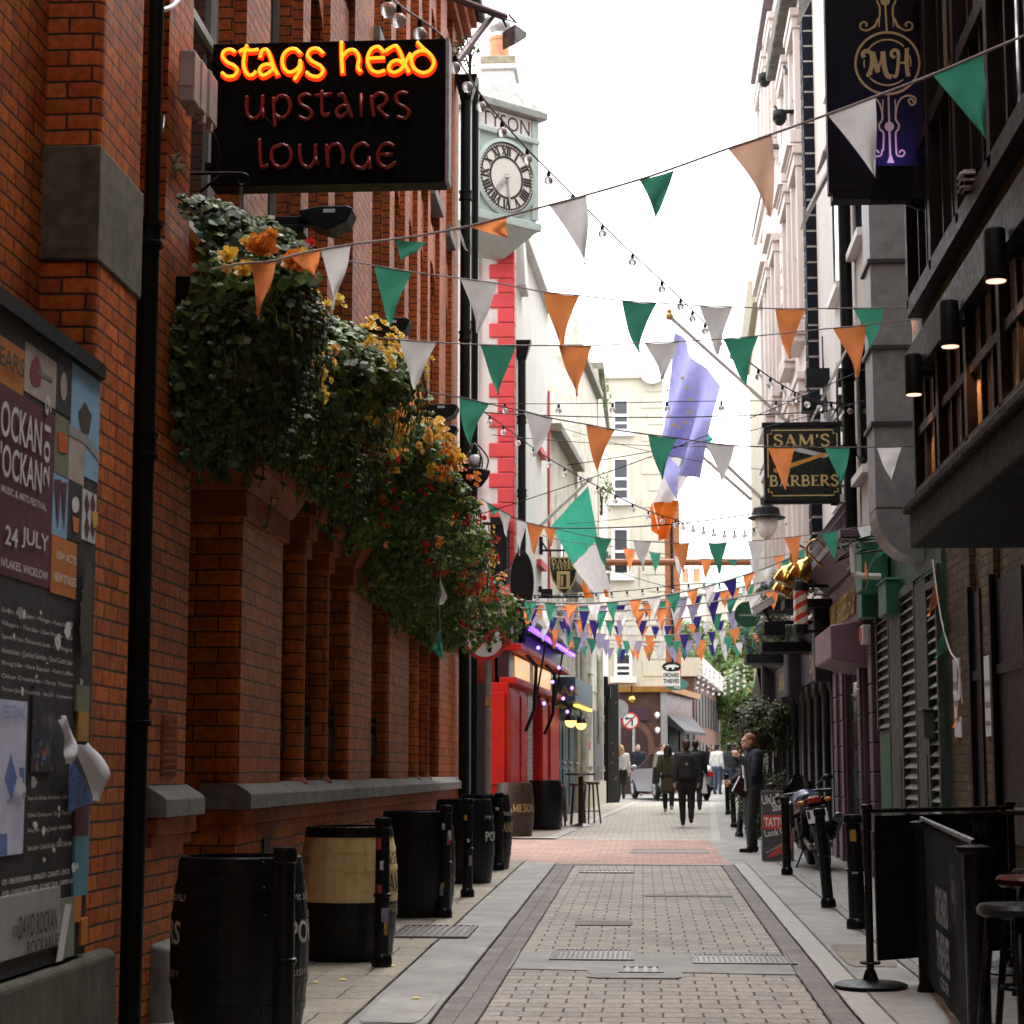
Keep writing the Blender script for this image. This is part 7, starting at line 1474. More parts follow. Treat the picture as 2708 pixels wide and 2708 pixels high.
FAR=[((1378,1588),(1640,1590),(2120,1462),27.5,'wgowgo'),((1376,1606),(1700,1612),(2140,1535),29.0,'owlpgwo'),((1384,1598),(1600,1602),(2120,1508),31.0,'pwogl'),((1392,1622),(1720,1640),(2110,1580),33.0,'lpwopg'),((1405,1600),(1700,1590),(2070,1530),35.0,'ogwp'),((1420,1655),(1740,1680),(2060,1640),36.5,'wogplo'),((1440,1672),(1750,1696),(2040,1668),38.5,'owgl'),((1450,1685),(1760,1708),(2030,1690),40.5,'gopwl'),((1470,1640),(1750,1655),(2040,1618),42.0,'plow'),((1500,1702),(1760,1718),(2010,1700),44.0,'ogwlp')]
NM=['first','second','third','fourth','fifth','sixth','seventh','eighth','ninth','tenth']
for k,(L,Mm,Rr,D,cols)in enumerate(FAR):
 r=random.Random(40+k);W=.205*F/D;x=L[0]+8;pens=[];i=0
 def quad_y(x):
  t=(x-L[0])/(Rr[0]-L[0]);tm=(Mm[0]-L[0])/(Rr[0]-L[0])
  cy=(Mm[1]-(1-tm)**2*L[1]-tm*tm*Rr[1])/(2*tm*(1-tm));return(1-t)**2*L[1]+2*t*(1-t)*cy+t*t*Rr[1]
 pts=[(lerp(L[0],Rr[0],j/12),quad_y(lerp(L[0],Rr[0],j/12)))for j in range(13)]
 while x+W<Rr[0]-2:
  w_=W*r.uniform(.72,1.05);c=cols[i%len(cols)]if r.random()<.8 else r.choice('gowlp')
  pens.append((x,x+w_,x+w_*r.uniform(.3,.75),quad_y(x+w_/2)+W*r.uniform(1.25,1.65),c));x+=w_+W*r.uniform(.15,.75);i+=1
 string_of('%s of the crowded bunting strings down the lane, counted from the front'%NM[k],pts,D,D+.8,pens,rad=.012 if k<4 else .008,grp='crowded far bunting strings',curl=.03)
t=thing('bunting_string','short piece of bunting with a white and a green pennant hanging under the flowers','bunting',at(1163,1530,19.5),'fallen bunting scraps')
m=MB();m.tube(smooth_pts([at(x,y,19.5)for x,y in((1164,1520),(1162,1560),(1163,1640),(1170,1745))]),.004,6);m.build('cord',M_cord,t)
pennant(t,at(1164,1528,19.5),at(1183,1578,19.4),at(1163,1600,19.55),'w',5);pennant(t,at(1163,1660,19.5),at(1172,1742,19.5),at(1140,1715,19.4),'g',8);pennant(t,at(1166,1690,19.45),at(1176,1750,19.45),at(1160,1705,19.5),'g',9)
t=thing('bunting_string','fallen bunting with orange and green pennants draped over the weathered brick, right','bunting',atx(2465,1490,RX-.1),'fallen bunting scraps')
XX=RX-.12
m=MB();m.tube(smooth_pts([atx(x,y,XX)for x,y in((2466,1480),(2475,1545),(2490,1640),(2512,1720),(2535,1760),(2545,1860))]),.008,6);m.build('cord',M_cord,t)
pennant(t,atx(2470,1540,XX),atx(2486,1585,XX),atx(2454,1630,XX),'o',3);pennant(t,atx(2497,1660,XX),atx(2510,1720,XX),atx(2474,1740,XX),'g',4);pennant(t,atx(2535,1750,XX),atx(2545,1770,XX),atx(2525,1835,XX),'w',6);pennant(t,atx(2541,1840,XX),atx(2545,1890,XX),atx(2522,1925,XX),'o',7)
t=thing('bunting_string','tangled bunting end with orange and green pennants on the green building','bunting',at(2330,1390,21.4),'fallen bunting scraps')
m=MB();m.tube(smooth_pts([at(x,y,21.4)for x,y in((2352,1376),(2340,1420),(2322,1460),(2300,1500),(2290,1560))]),.006,6);m.build('cord',M_cordg,t)
pennant(t,at(2352,1382,21.3),at(2340,1425,21.3),at(2330,1400,21.4),'o',2);pennant(t,at(2325,1440,21.4),at(2318,1480,21.4),at(2345,1452,21.4),'g',3);pennant(t,at(2288,1480,21.4),at(2296,1520,21.4),at(2286,1535,21.4),'o',4)
# --- bulb strings and plain wires
M_bulb=None
mbu,ntu,bbu=_new('clear_bulb');bbu.inputs['Base Color'].default_value=(.95,.93,.92,1);bbu.inputs['Roughness'].default_value=.22;bbu.inputs['Transmission Weight'].default_value=.45;bbu.inputs['IOR'].default_value=1.15
def festoon(label,pts,D0,D1,bulbs,r=.045,cord=.008,cm=None,drop=.06):
 x0,x1=pts[0][0],pts[-1][0];n=len(pts)-1
 P3=[at(p[0],p[1],lerp(D0,D1,i/n))for i,p in enumerate(pts)]
 t=thing('bulb_string',label,'string lights',P3[0],'bulb strings')
 S=smooth_pts(P3,8);m=MB();m.tube(S,cord,6);m.build('cable',cm or pm('plum_cable',(.05,.015,.04),.5,bump=0),t,smooth=True)
 L=[0];
 for a,b in zip(S[:-1],S[1:]):L.append(L[-1]+(b-a).length)
 for k in range(bulbs):
  d=L[-1]*(k+.6)/bulbs
  for i in range(len(S)-1):
   if L[i]<=d<=L[i+1]:
    p=S[i].lerp(S[i+1],(d-L[i])/(L[i+1]-L[i]+1e-9));break
  m=MB();m.lathe([(.012,-.005),(.018,-.03),(.018,-drop)],10,Matrix.Translation(p));o=m.build('socket',M_blackp,t,smooth='auto')
  m=MB();m.ball(p+V((0,0,-drop-r*.85)),r,n=14,m=10);m.build('bulb',mbu,o,smooth=True)
festoon('large globe bulb string falling from the brick pub past the clock',[(1010,-40),(1062,18),(1165,92),(1225,180),(1290,275),(1400,400),(1500,500),(1640,640),(1780,770)],9.5,22,14,.044)
festoon('second half of the long globe bulb string, dropping to the downpipe on the right',[(1780,770),(1860,850),(1960,940),(2040,1000),(2120,1045),(2200,1066),(2258,1068)],22,25.5,15,.042)
festoon('bulb string running from the brick pub end to the street lamp',[(1240,1060),(1330,1125),(1440,1205),(1560,1275),(1700,1345),(1800,1378)],27.5,33,14,.045,cm=M_black)
festoon('sagging bulb string beside the street lamp bowl',[(1790,1378),(1850,1392),(1920,1404),(1985,1400),(2020,1385)],33,34,9,.042,cm=M_black)
festoon('level bulb string across the blue flag',[(1250,1066),(1420,1068),(1600,1066),(1800,1062),(2000,1060),(2255,1064)],26,26,7,.042,cm=M_black,cord=.006)
festoon('bulb string low across the far lane with dark sockets',[(1390,1575),(1520,1572),(1680,1560),(1820,1545),(1960,1540)],34,34,14,.03,cm=M_black)
for k in range(5):
 festoon('far bulb string in front of the green trees, %s'%['highest','second highest','third highest','fourth highest','fifth highest','lowest'][k],[(1850-4*k,1755+14*k),(1900,1775+14*k),(1975,1750+14*k)],60+k,56+k,9,.042,cord=.006,drop=.03)
WIRES=[((1238,1088),(2250,1082),26.5,.009,'thick black wire level across the lane above the barber sign'),((1440,1395),(2010,1355),33,.012,'black wire from the left flag to the street lamp'),((1270,1360),(2450,900),20,.005,'thin wire slanting up to the right over the pennants'),((1500,1230),(2440,1010),22,.005,'thin wire slanting up to the metal duct'),((1300,1150),(2250,1170),25,.005,'thin sagging wire just above the barber sign'),((1500,1385),(2000,1300),36,.006,'thin wire behind the tricolour'),((1600,1500),(1960,1585),40,.007,'thin wire under the timber pole'),((1480,1130),(2050,1245),30,.005,'thin wire crossing behind the blue flag')]
for(a,b,D,r,lab)in WIRES:
 A,B=at(*a,D),at(*b,D+1);m=MB();m.tube([A.lerp(B,i/12)-V((0,0,.10*4*(i/12)*(1-i/12)))for i in range(13)],r,5);m.build('overhead_wire',M_black,None,True,label=lab,cat='wire',group='overhead wires',loc=A)
# --- flags
F_G,F_W,F_O,F_B=cloth('flag_green',(.05,.36,.25),.62),cloth('flag_white',(.68,.65,.66),.45),cloth('flag_orange',(.74,.17,.02),.45),cloth('flag_blue',(.36,.36,.68),.74)
def flag_cloth(par,name,A,B,C,D,mat,folds=5,amp=.05,u0=0,u1=1,seed=0,nu=26,nv=18):
 m=MB()
 def fn(u,v):
  uu=lerp(u0,u1,u);p=lerp(lerp(A,B,v),lerp(D,C,v),uu)
  w_=amp*(.25+.75*uu)*math.sin(folds*math.pi*v+1.3*uu+seed)+amp*.4*math.sin(2.3*folds*v+3*uu)
  return V(p)+V((w_*.35,-w_,0))
 m.grid(fn,nu,nv);return m.build(name,mat,par,smooth=True)
Y=39.0
fp=thing('flagpole','white pole with a green, white and orange flag drooping over the shield sign, left','flag',at(1431,1390,40.5),'flags over the lane')
m=MB();tip=at(1560,1266,Y);m.tube([at(1425,1394,40.6),tip],.035,8);m.ball(tip,.06,n=8);m.tube([at(1372,1452,41.2),at(1425,1396,40.6)],.03,8);m.build('pole',M_white,fp,smooth=True)
A,B=at(1555,1285,Y),at(1458,1390,40.1);C,Dd=at(1577,1580,39.8),at(1614,1560,Y)
mid1a,mid1b=at(1578,1430,Y),at(1514,1494,39.9)
flag_cloth(fp,'green_band',A,B,mid1b,mid1a,F_G,4,.07)
flag_cloth(fp,'white_band',mid1a,mid1b,C,Dd,F_W,4,.05,seed=.3)
flag_cloth(fp,'orange_band',at(1545,1545,40.2),at(1572,1582,40.2),at(1542,1580,40.4),at(1541,1532,40.4),F_O,2,.04,seed=1)
flag_cloth(fp,'orange_band',at(1596,1560,39.2),at(1600,1580,39.2),at(1612,1578,39.2),at(1608,1558,39.2),F_O,1,.02,seed=1)
Y=31.0
ef=thing('flagpole','long white pole with gold finial carrying a deep blue flag with gold stars','flag',at(2090,1125,34.4),'flags over the lane')
m=MB();tip=at(1770,836,Y);m.tube([at(2095,1128,34.5),tip],.032,10);m.build('pole',M_white,ef,smooth=True);m=MB();m.ball(tip,.065,n=10);m.lathe([(.03,.05),(.05,.08),(.01,.13)],8,Matrix.Translation(tip));m.build('finial',M_gold,ef,smooth=True)
A,B,C,Dd=at(1783,880,Y+.1),at(1905,1022,Y+1.6),at(1836,1272,Y+1.3),at(1734,1172,Y+.2)
flag_cloth(ef,'flag',A,B,C,Dd,F_B,4.2,.26)
flag_cloth(ef,'flag_tail',lerp(Dd,C,.0),lerp(Dd,C,.62),at(1784,1328,Y+.9),at(1740,1180,Y+.3),F_B,2.0,.08)
m=MB()
for k in range(12):
 a=k*math.pi/6;uu=.52+.22*math.cos(a);vv=.30+.24*math.sin(a);p=lerp(lerp(A,B,vv),lerp(Dd,C,vv),uu)+V((0,-.22,0));s=.045
 m.add([p+V((s*(1 if i%2==0 else .42)*math.sin(i*math.pi/5),0,s*(1 if i%2==0 else .42)*math.cos(i*math.pi/5)))for i in range(10)],[tuple(range(10))[::-1]])
m.build('stars',pm('star_gold',(.7,.5,.05),.6,bump=0),ef)
tf=thing('flagpole','lower white pole with a green, white and orange flag behind the blue one','flag',at(2000,1312,36),'flags over the lane')
m=MB();m.tube([at(2060,1362,36.4),at(1790,1105,33.0)],.034,10);m.build('pole',M_white,tf,smooth=True)
A,B=at(1815,1090,33.6),at(1888,1160,34.4)
m1a,m1b=at(1775,1190,33.6),at(1842,1215,34.4);m2a,m2b=at(1725,1330,33.8),at(1785,1330,34.3)
flag_cloth(tf,'green_band',A,B,m1b,m1a,F_G,2,.06);flag_cloth(tf,'white_band',m1a,m1b,m2b,m2a,F_W,3,.08,seed=.5);flag_cloth(tf,'orange_band',m2a,at(1795,1322,34.3),at(1768,1425,34.2),at(1742,1428,33.9),F_O,3,.09,seed=1.2)
flag_cloth(tf,'orange_band',at(1718,1345,33.9),m2a,at(1745,1425,34),at(1722,1395,33.9),F_O,2,.05,seed=2)
tp2=thing('flagpole','bare white pole between the two flag poles on the right hand facade','flagpole',at(2120,1290,35))
m=MB();m.tube([at(1985,1320,36.2),at(1838,1190,35.0)],.032,8);m.build('pole',M_white,tp2,smooth=True)
# --- plants
def rnd_dir(r):
 while True:
  v=V((r.uniform(-1,1),r.uniform(-1,1),r.uniform(-1,1)))
  if .05<v.length<1:return v.normalized()
def leaf(mb,p,nrm,up,s,lobes=True):
 a=up.cross(nrm)
 if a.length<1e-4:a=nrm.orthogonal()
 a.normalize();b=nrm.cross(a).normalized()
 R=(.18,.80,.72,.98,.78,1.0,.78,.98,.72,.80)if lobes else(.1,.5,.62,.55,.5,1.0,.5,.55,.62,.5)
 n=len(R);vs=[p+nrm*(.18*s)]
 for k in range(n):
  t=-math.pi/2+2*math.pi*k/n;q=R[k]*s
  vs.append(p+a*(math.cos(t)*q)+b*(math.sin(t)*q)-nrm*(.10*s*(k%2)))
 mb.add(vs,[(0,1+k,1+(k+1)%n)for k in range(n)])
LV1=leaf_mat('geranium_leaves',[(.03,.066,.016),(.075,.15,.026),(.13,.22,.034),(.22,.29,.05),(.12,.18,.09)],.4,.46)
LV2=leaf_mat('ivy_leaves',[(.018,.045,.016),(.036,.085,.026),(.062,.12,.03),(.11,.165,.045),(.16,.175,.04)],.35,.48)
LV3=leaf_mat('dry_stems',[(.14,.075,.025),(.22,.13,.05),(.10,.10,.03)],.1,.8)
M_twig=pm('stems',(.05,.035,.018),.8,bump=0)
PET={'yellow':leaf_mat('yellow_petals',[(.85,.58,.04),(.88,.66,.10),(.85,.54,.10)],.35,.5),'orange':leaf_mat('orange_petals',[(.75,.18,.01),(.8,.30,.03),(.75,.35,.09)],.35,.5),'red':leaf_mat('red_petals',[(.62,.02,.012),(.70,.06,.012),(.6,.03,.03)],.3,.5),'peach':leaf_mat('peach_petals',[(.85,.52,.16),(.85,.58,.12),(.8,.42,.14)],.35,.5)}
def blossom(mb,p,nrm,s,r,petals=12):
 a=nrm.orthogonal().normalized();b=nrm.cross(a)
 for ring,(cnt,tilt,sc)in enumerate(((6,.25,1.0),(5,.75,.75),(3,1.2,.5))):
  for k in range(cnt):
   t=2*math.pi*(k+.37*ring)/cnt+r.uniform(-.2,.2);d=(a*math.cos(t)+b*math.sin(t));e=(d*math.cos(tilt)+nrm*math.sin(tilt)).normalized();w_=nrm.cross(d).normalized();L=s*sc*r.uniform(.85,1.15);o=p+nrm*(.1*s*ring)
   mb.add([o,o+e*L*.5+w_*L*.42,o+e*L+w_*L*.22+nrm*.1*L,o+e*L-w_*L*.22+nrm*.1*L,o+e*L*.5-w_*L*.42],[(0,1,2),(0,2,3),(0,3,4)])
def hang_profile(v):
 return .10+.90*(math.sin(math.pi*min(1,v**.85*.62+.04))**.9)*(1 if v<.86 else(1-((v-.86)/.14)**2*.45))
def planter(label,yc,ztop,zbot,out,L,nleaf,flowers,seed,x0=-2.66,ivy=False):
 r=random.Random(seed);t=thing('hanging_planter',label,'flower planter',(x0,yc,lerp(zbot,ztop,.5)),'flower planters along the brick pub')
 m=MB();zb=lerp(zbot,ztop,.52);m.hexa([(x0,yc-L*.42,zb),(x0+.22,yc-L*.42,zb),(x0+.22,yc+L*.42,zb),(x0,yc+L*.42,zb)],[(x0,yc-L*.45,zb+.25),(x0+.3,yc-L*.45,zb+.25),(x0+.3,yc+L*.45,zb+.25),(x0,yc+L*.45,zb+.25)]);m.build('trough',M_black,t)
 fol=MB();tw=MB();sites=[]
 lob=[(r.uniform(-.5,.5),r.uniform(.05,.95),r.uniform(.16,.34))for _ in range(15)]
 def surf(s,v):
  base=hang_profile(v)*out*(1-.55*abs(s*1.9)**3.2)
  for ls,lv,lr in lob:
   d=math.hypot((s-ls)*L/(ztop-zbot),v-lv);base+=.20*out*math.exp(-(d/lr)**2)-.035*out
  return max(base,.06)
 for i in range(nleaf):
  s=r.uniform(-.56,.56);v=r.random()**.9
  zmin=.28*(abs(s)*1.9)**1.5+.12*noise.noise(V((s*4+seed,1,0)))
  if v<zmin*(.7 if r.random()<.6 else 0):continue
  so=surf(s,v);q=r.random();depth=so*(1-.38*q**1.6)
  if noise.noise(V((s*5,v*5,seed)))<-.33 and q<.6:depth*=.72
  p=V((x0+depth,yc+s*L,lerp(zbot,ztop,v)+r.uniform(-.03,.03)))
  e=.06
  nx=V((1,-(surf(s+e,v)-surf(s-e,v))/(2*e*L),-(surf(s,min(1,v+e))-surf(s,max(0,v-e)))/(2*e*(ztop-zbot)))).normalized()
  nn=(nx+V((0,-.25,.55))+rnd_dir(r)*.75).normalized()
  leaf(fol,p,nn,(V((0,0,-1))+rnd_dir(r)*.6).normalized(),r.choice((.024,.032,.04,.048,.062))*r.uniform(.85,1.1),True)
  if q<.12 and v>.1:sites.append((p,nx))
 for i in range(int(nleaf/60)):
  s=r.uniform(-.5,.5);v=r.uniform(.1,.7);p=V((x0+surf(s,v)*1.02,yc+s*L,lerp(zbot,ztop,v)));Ln=r.uniform(.12,.42)
  P=smooth_pts([p,p+V((.03,r.uniform(-.04,.04),-Ln*.5)),p+V((r.uniform(-.03,.03),r.uniform(-.05,.05),-Ln))],4);tw.tube(P,.0035,4)
  for k in range(int(Ln*26)):
   c=P[r.randrange(len(P))];leaf(fol,c+rnd_dir(r)*.025,(V((.7,-.5,.4))+rnd_dir(r)*.6).normalized(),V((0,0,-1)),r.uniform(.016,.034),True)
 dm=MB()
 for i in range(90 if yc<15 else 25):
  s=r.uniform(-.48,.48);v=r.uniform(.2,.75);p=V((x0+surf(s,v)*1.01,yc+s*L,lerp(zbot,ztop,v)));q=[p]
  for k in range(4):q.append(q[-1]+V((r.uniform(-.02,.03),r.uniform(-.05,.05),r.uniform(-.09,.01))))
  dm.tube(smooth_pts(q,4),.0022,4)
 dm.build('dry_stems',LV3,t)
 fol.build('foliage',LV2 if ivy else LV1,t);tw.build('stems',M_twig,t)
 for col,cnt,sz,(va,vb),cl in flowers:
  m=MB()
  cnt=int(cnt*(1.5 if yc>18 else 2.0 if yc>16 else 2.8));cand=[q for q in sites if va<=(q[0].z-zbot)/(ztop-zbot)<=vb];cand.sort(key=lambda q:-(q[0].x+.25*q[0].z));cand=cand[:max(8,int(len(cand)*.7))]
  if not cand:continue
  for i in range(cnt):
   p,nx=cand[r.randrange(len(cand))]
   for k in range(cl+1):
    blossom(m,p+nx*(.075+.03*r.random())+V((0,-.03,.01))+(rnd_dir(r)*.055 if cl>1 else V((0,0,0))),(nx+V((0,-.5,.25))+rnd_dir(r)*.35).normalized(),sz*r.uniform(.55,1.05),r)
  m.build(col+'_blossoms',PET[col],t)
 return t
IVY=planter('dark ivy curtain with two yellow begonias, nearest the neon sign',11.45,4.72,3.26,.54,1.25,5600,[],3,ivy=True)
BIG=planter('big leafy planter with orange and yellow begonias on top, behind the nearest orange pennant',12.5,4.58,3.42,.98,1.8,7000,[('yellow',12,.042,(.35,.98),2),('peach',8,.040,(.4,.9),2)],4)
planter('planter with a bank of pale yellow begonias, right of the ivy curtain',14.5,4.58,3.48,1.0,2.3,6000,[('yellow',16,.045,(.62,.98),2),('peach',12,.045,(.6,.95),2),('red',4,.028,(.15,.5),3)],5)
planter('planter with peach and yellow begonias below the second floodlight',16.8,4.56,3.42,1.02,2.3,5200,[('yellow',12,.045,(.55,.98),2),('peach',20,.042,(.5,.98),2),('orange',9,.035,(.3,.8),3),('red',8,.028,(.1,.6),3)],6)
planter('planter with scattered orange and red geraniums in the middle of the row',19.2,4.5,3.1,1.05,2.4,4600,[('orange',18,.040,(.35,.98),2),('red',16,.030,(.15,.8),4),('yellow',6,.042,(.5,.9),2)],7)
planter('planter full of red geraniums, last but one before the drainpipe',21.6,4.45,3.0,1.08,2.4,4200,[('red',26,.032,(.15,.9),4),('yellow',9,.042,(.5,.95),2),('orange',8,.04,(.3,.9),2)],8)
planter('farthest planter of the row with red geraniums and yellow begonias, over the traffic sign',24.2,4.35,2.95,1.12,2.6,4200,[('red',26,.034,(.15,.85),4),('orange',9,.042,(.4,.95),2),('yellow',10,.045,(.5,.95),2),('peach',8,.045,(.6,.98),2)],9)
fb2=None
for par_i,L in((3,[(602,676,'yellow',.060),(645,712,'yellow',.062),(598,712,'peach',.035)]),(4,[(680,652,'orange',.085),(700,658,'orange',.075),(722,622,'orange',.035),(770,690,'orange',.075),(790,700,'orange',.06),(806,680,'yellow',.05),(712,616,'orange',.03),(648,640,'yellow',.03),(822,642,'red',.03)])):
 r=random.Random(par_i);par=IVY if par_i==3 else BIG
 by={}
 for px,py,c,s in L:by.setdefault(c,[]).append((px,py,s))
 for c,Q in by.items():
  m=MB()
  for px,py,s in Q:
   blossom(m,at(px,py,10.15),V((.2,-.9,.35)).normalized(),s,r);blossom(m,at(px+3,py+2,10.12),V((-.1,-.9,.3)).normalized(),s*.7,r)
  m.build(c+'_blossoms',PET[c],par)
 m=MB()
 for px,py,c,s in L:
  p=at(px,py,10.2);m.tube(smooth_pts([p,p+V((-.05,.1,-.06)),p+V((-.2,.3,-.15))]),.004,4)
  for k in range(4):leaf(m,p+V((r.uniform(-.12,.05),r.uniform(.03,.1),r.uniform(-.1,.06))),(V((.2,-.8,.5))+rnd_dir(r)*.5).normalized(),V((0,0,-1)),r.uniform(.03,.055))
 m.build('flower_stems',LV1,par)
fn_=thing('fern','yellow green fern growing from the wall beside the drainpipe','fern',at(450,470,10.9));m=MB();r=random.Random(2)
for k in range(9):
 b0=at(445,470,10.9);d_=V((r.uniform(.2,1),r.uniform(-.9,.1),r.uniform(.1,.8))).normalized();L=r.uniform(.12,.22);P=smooth_pts([b0,b0+d_*L*.6+V((0,0,.03)),b0+d_*L+V((0,0,-.05))],6)
 for i,p in enumerate(P):
  for s in(-1,1):leaf(m,p+d_.cross(V((0,0,1))).normalized()*s*.018*(1-i/len(P)),(V((0,-.6,.7))+rnd_dir(r)*.2).normalized(),d_.cross(V((0,0,s))),.022*(1.1-i/len(P)),False)
m.build('fronds',leaf_mat('fern_green',[(.10,.13,.02),(.16,.17,.03),(.07,.10,.02)],.35),fn_)
def bush(name,label,cat,c,rx_,ry_,rz_,n,s,mat,seed,stem=None,grp=None,lobes=False,gaps=.25):
 r=random.Random(seed);t=thing(name,label,cat,(c[0],c[1],stem if stem is not None else c[2]-rz_),grp);m=MB()
 cl=[(rnd_dir(r),r.uniform(.55,.95),r.uniform(.28,.5))for _ in range(26)]
 for i in range(n):
  d,q,w_=cl[r.randrange(len(cl))];off=rnd_dir(r)*(r.random()**.5)*w_;p=d*q+off
  if p.length>1.12:continue
  nn=(p.normalized()+V((0,0,.5))+rnd_dir(r)*.8).normalized()
  leaf(m,V((c[0]+p.x*rx_,c[1]+p.y*ry_,c[2]+p.z*rz_)),nn,(V((0,0,-1))+rnd_dir(r)).normalized(),s*r.uniform(.6,1.25),lobes)
 m.build('crown',mat,t)
 if stem is not None:
  m=MB();m.tube([(c[0],c[1],stem),(c[0]+.03,c[1],c[2]-rz_*.2)],[max(.03,rx_*.08),max(.02,rx_*.05)],8)
  for k in range(7):
   d=rnd_dir(r);d.z=abs(d.z);m.tube(smooth_pts([(c[0],c[1],lerp(stem,c[2],.6+.05*k)),(c[0]+d.x*rx_*.4,c[1]+d.y*ry_*.4,c[2]-rz_*.1+d.z*rz_*.3),(c[0]+d.x*rx_*.8,c[1]+d.y*ry_*.8,c[2]+d.z*rz_*.6)],4),max(.012,rx_*.025),6)
  m.build('trunk',M_twig,t)
 return t
LVB=leaf_mat('bay_leaves',[(.012,.028,.010),(.03,.05,.014),(.06,.075,.02),(.10,.095,.03),(.02,.045,.014)],.25,.3)
LVT=leaf_mat('tree_leaves',[(.045,.10,.02),(.08,.16,.025),(.14,.20,.03),(.05,.13,.035),(.22,.17,.04)],.4,.5)
LVX=leaf_mat('box_leaves',[(.018,.045,.012),(.035,.075,.016),(.055,.10,.02)],.3,.4)
c=at(2000,1925,35);tb1=bush('potted_tree','bushy potted bay tree with olive leaves against the black pub fronts','potted tree',(2.02,35,c.z+.05),.62,.62,.55,4200,.055,LVB,21,stem=gz(35))
m=MB();z0=gz(35);m.lathe([(.24,0),(.3,.5),(.32,.52),(.3,.56),(.26,.5)],20,Matrix.Translation((2.02,35,z0)));m.build('pot',M_black,tb1,smooth='auto')
c=at(1975,2055,36);bush('shrub','low green shrub beside the row of far bollards','shrub',(1.98,36.6,gz(36)+.75),.40,.4,.75,2600,.04,LVX,22,stem=gz(36))
bush('shrub','small bushy plant at knee height behind the man with the folder','shrub',(1.86,33.6,gz(33)+.50),.26,.3,.45,1600,.032,LVX,25,stem=gz(33))
c=at(2065,2095,29.5);bush('shrub','thin sprig of greenery behind the tattoo board','shrub',(c.x+.05,30,gz(30)+.75),.22,.2,.45,700,.03,LVX,26,stem=gz(30))
for k,(px,py,D,w_,h_)in enumerate(((2012,1690,36.5,.42,.40),(2045,1655,32.0,.30,.38),(2108,1548,28.3,.3,.3),(2050,1560,31,.3,.3))):
 c=at(px,py,D);tt=bush('box_hedge',['clipped box plant on the far black pub cornice, below the oval green sign','clipped box plant above the first black pub fascia','small green bush behind the brass lamps','small bush left of the brass lamps, higher of two'][k],'shrub',(c.x,D,c.z),w_,.5,h_,1500,.03,LVX,30+k)
 m=MB();m.box(c.x-w_*.7,RX,D-.4,D+.4,c.z-h_*1.15,c.z-h_*.75);m.build('trough',M_black,tt)
for k,(px,py,D,rx_,rz_,sd)in enumerate(((1905,1770,108,2.6,2.4,41),(1960,1760,104,2.3,2.3,42),(1925,1900,106,2.4,2.2,43),(1985,1860,98,2.0,2.4,44),(1880,1730,118,3.0,2.0,45))):
 c=at(px,py,D);bush('broadleaf_tree',['pale green tree left of the others at the street end','tree with orange tinged leaves at the street end','lower dark green tree beside the long brick building','right hand green tree above the hedge at the street end','farthest pale tree under the copper roof'][k],'tree',(c.x,D,c.z),rx_,2.2,rz_,2600,.24,LVT,sd,stem=gz(D),grp='trees at the street end')
for k,(px,py,D)in enumerate(((1575,1040,57),(1590,1300,57),(1240,130,27.6))):
 c=at(px,py,D);bush('wall_plant',['sparse buddleia on the ledge of the pale far building, upper','sparse buddleia on the ledge of the pale far building, lower','weeds sprouting from the gutter by the chimney of the brick pub'][k],'plant',(c.x,D,c.z),.5 if k<2 else .3,.4,.7 if k<2 else .4,160,.07 if k<2 else .04,LVT,50+k,stem=c.z-.7)
# --- people
REM=[]
def remesh(o,vox,it=5):
 a=o.modifiers.new('r','REMESH');a.mode='VOXEL';a.voxel_size=vox;a.use_smooth_shade=True
 s=o.modifiers.new('s','SMOOTH');s.factor=.5;s.iterations=it;REM.append(o);return o
def finalize():
 bpy.context.view_layer.update();dg=bpy.context.evaluated_depsgraph_get();out=[]
 for o in REM:out.append((o,bpy.data.meshes.new_from_object(o.evaluated_get(dg),preserve_all_data_layers=False,depsgraph=dg)))
 for o,me in out:
  mats=list(o.data.materials);o.modifiers.clear();nm=o.data.name;o.data=me;me.materials.clear()
  for q in mats:me.materials.append(q)
  me.polygons.foreach_set('use_smooth',[True]*len(me.polygons));me.polygons.foreach_set('material_index',[0]*len(me.polygons))
SK=pm('skin_fair',(.52,.29,.20),.5,var=.08,bump=.02);SKD=pm('skin_brown',(.17,.085,.05),.5,var=.08,bump=.02)
def fab(n,c):return pm('fabric_'+n,c,.85,var=.2,sc=12,bump=.25,bs=160)
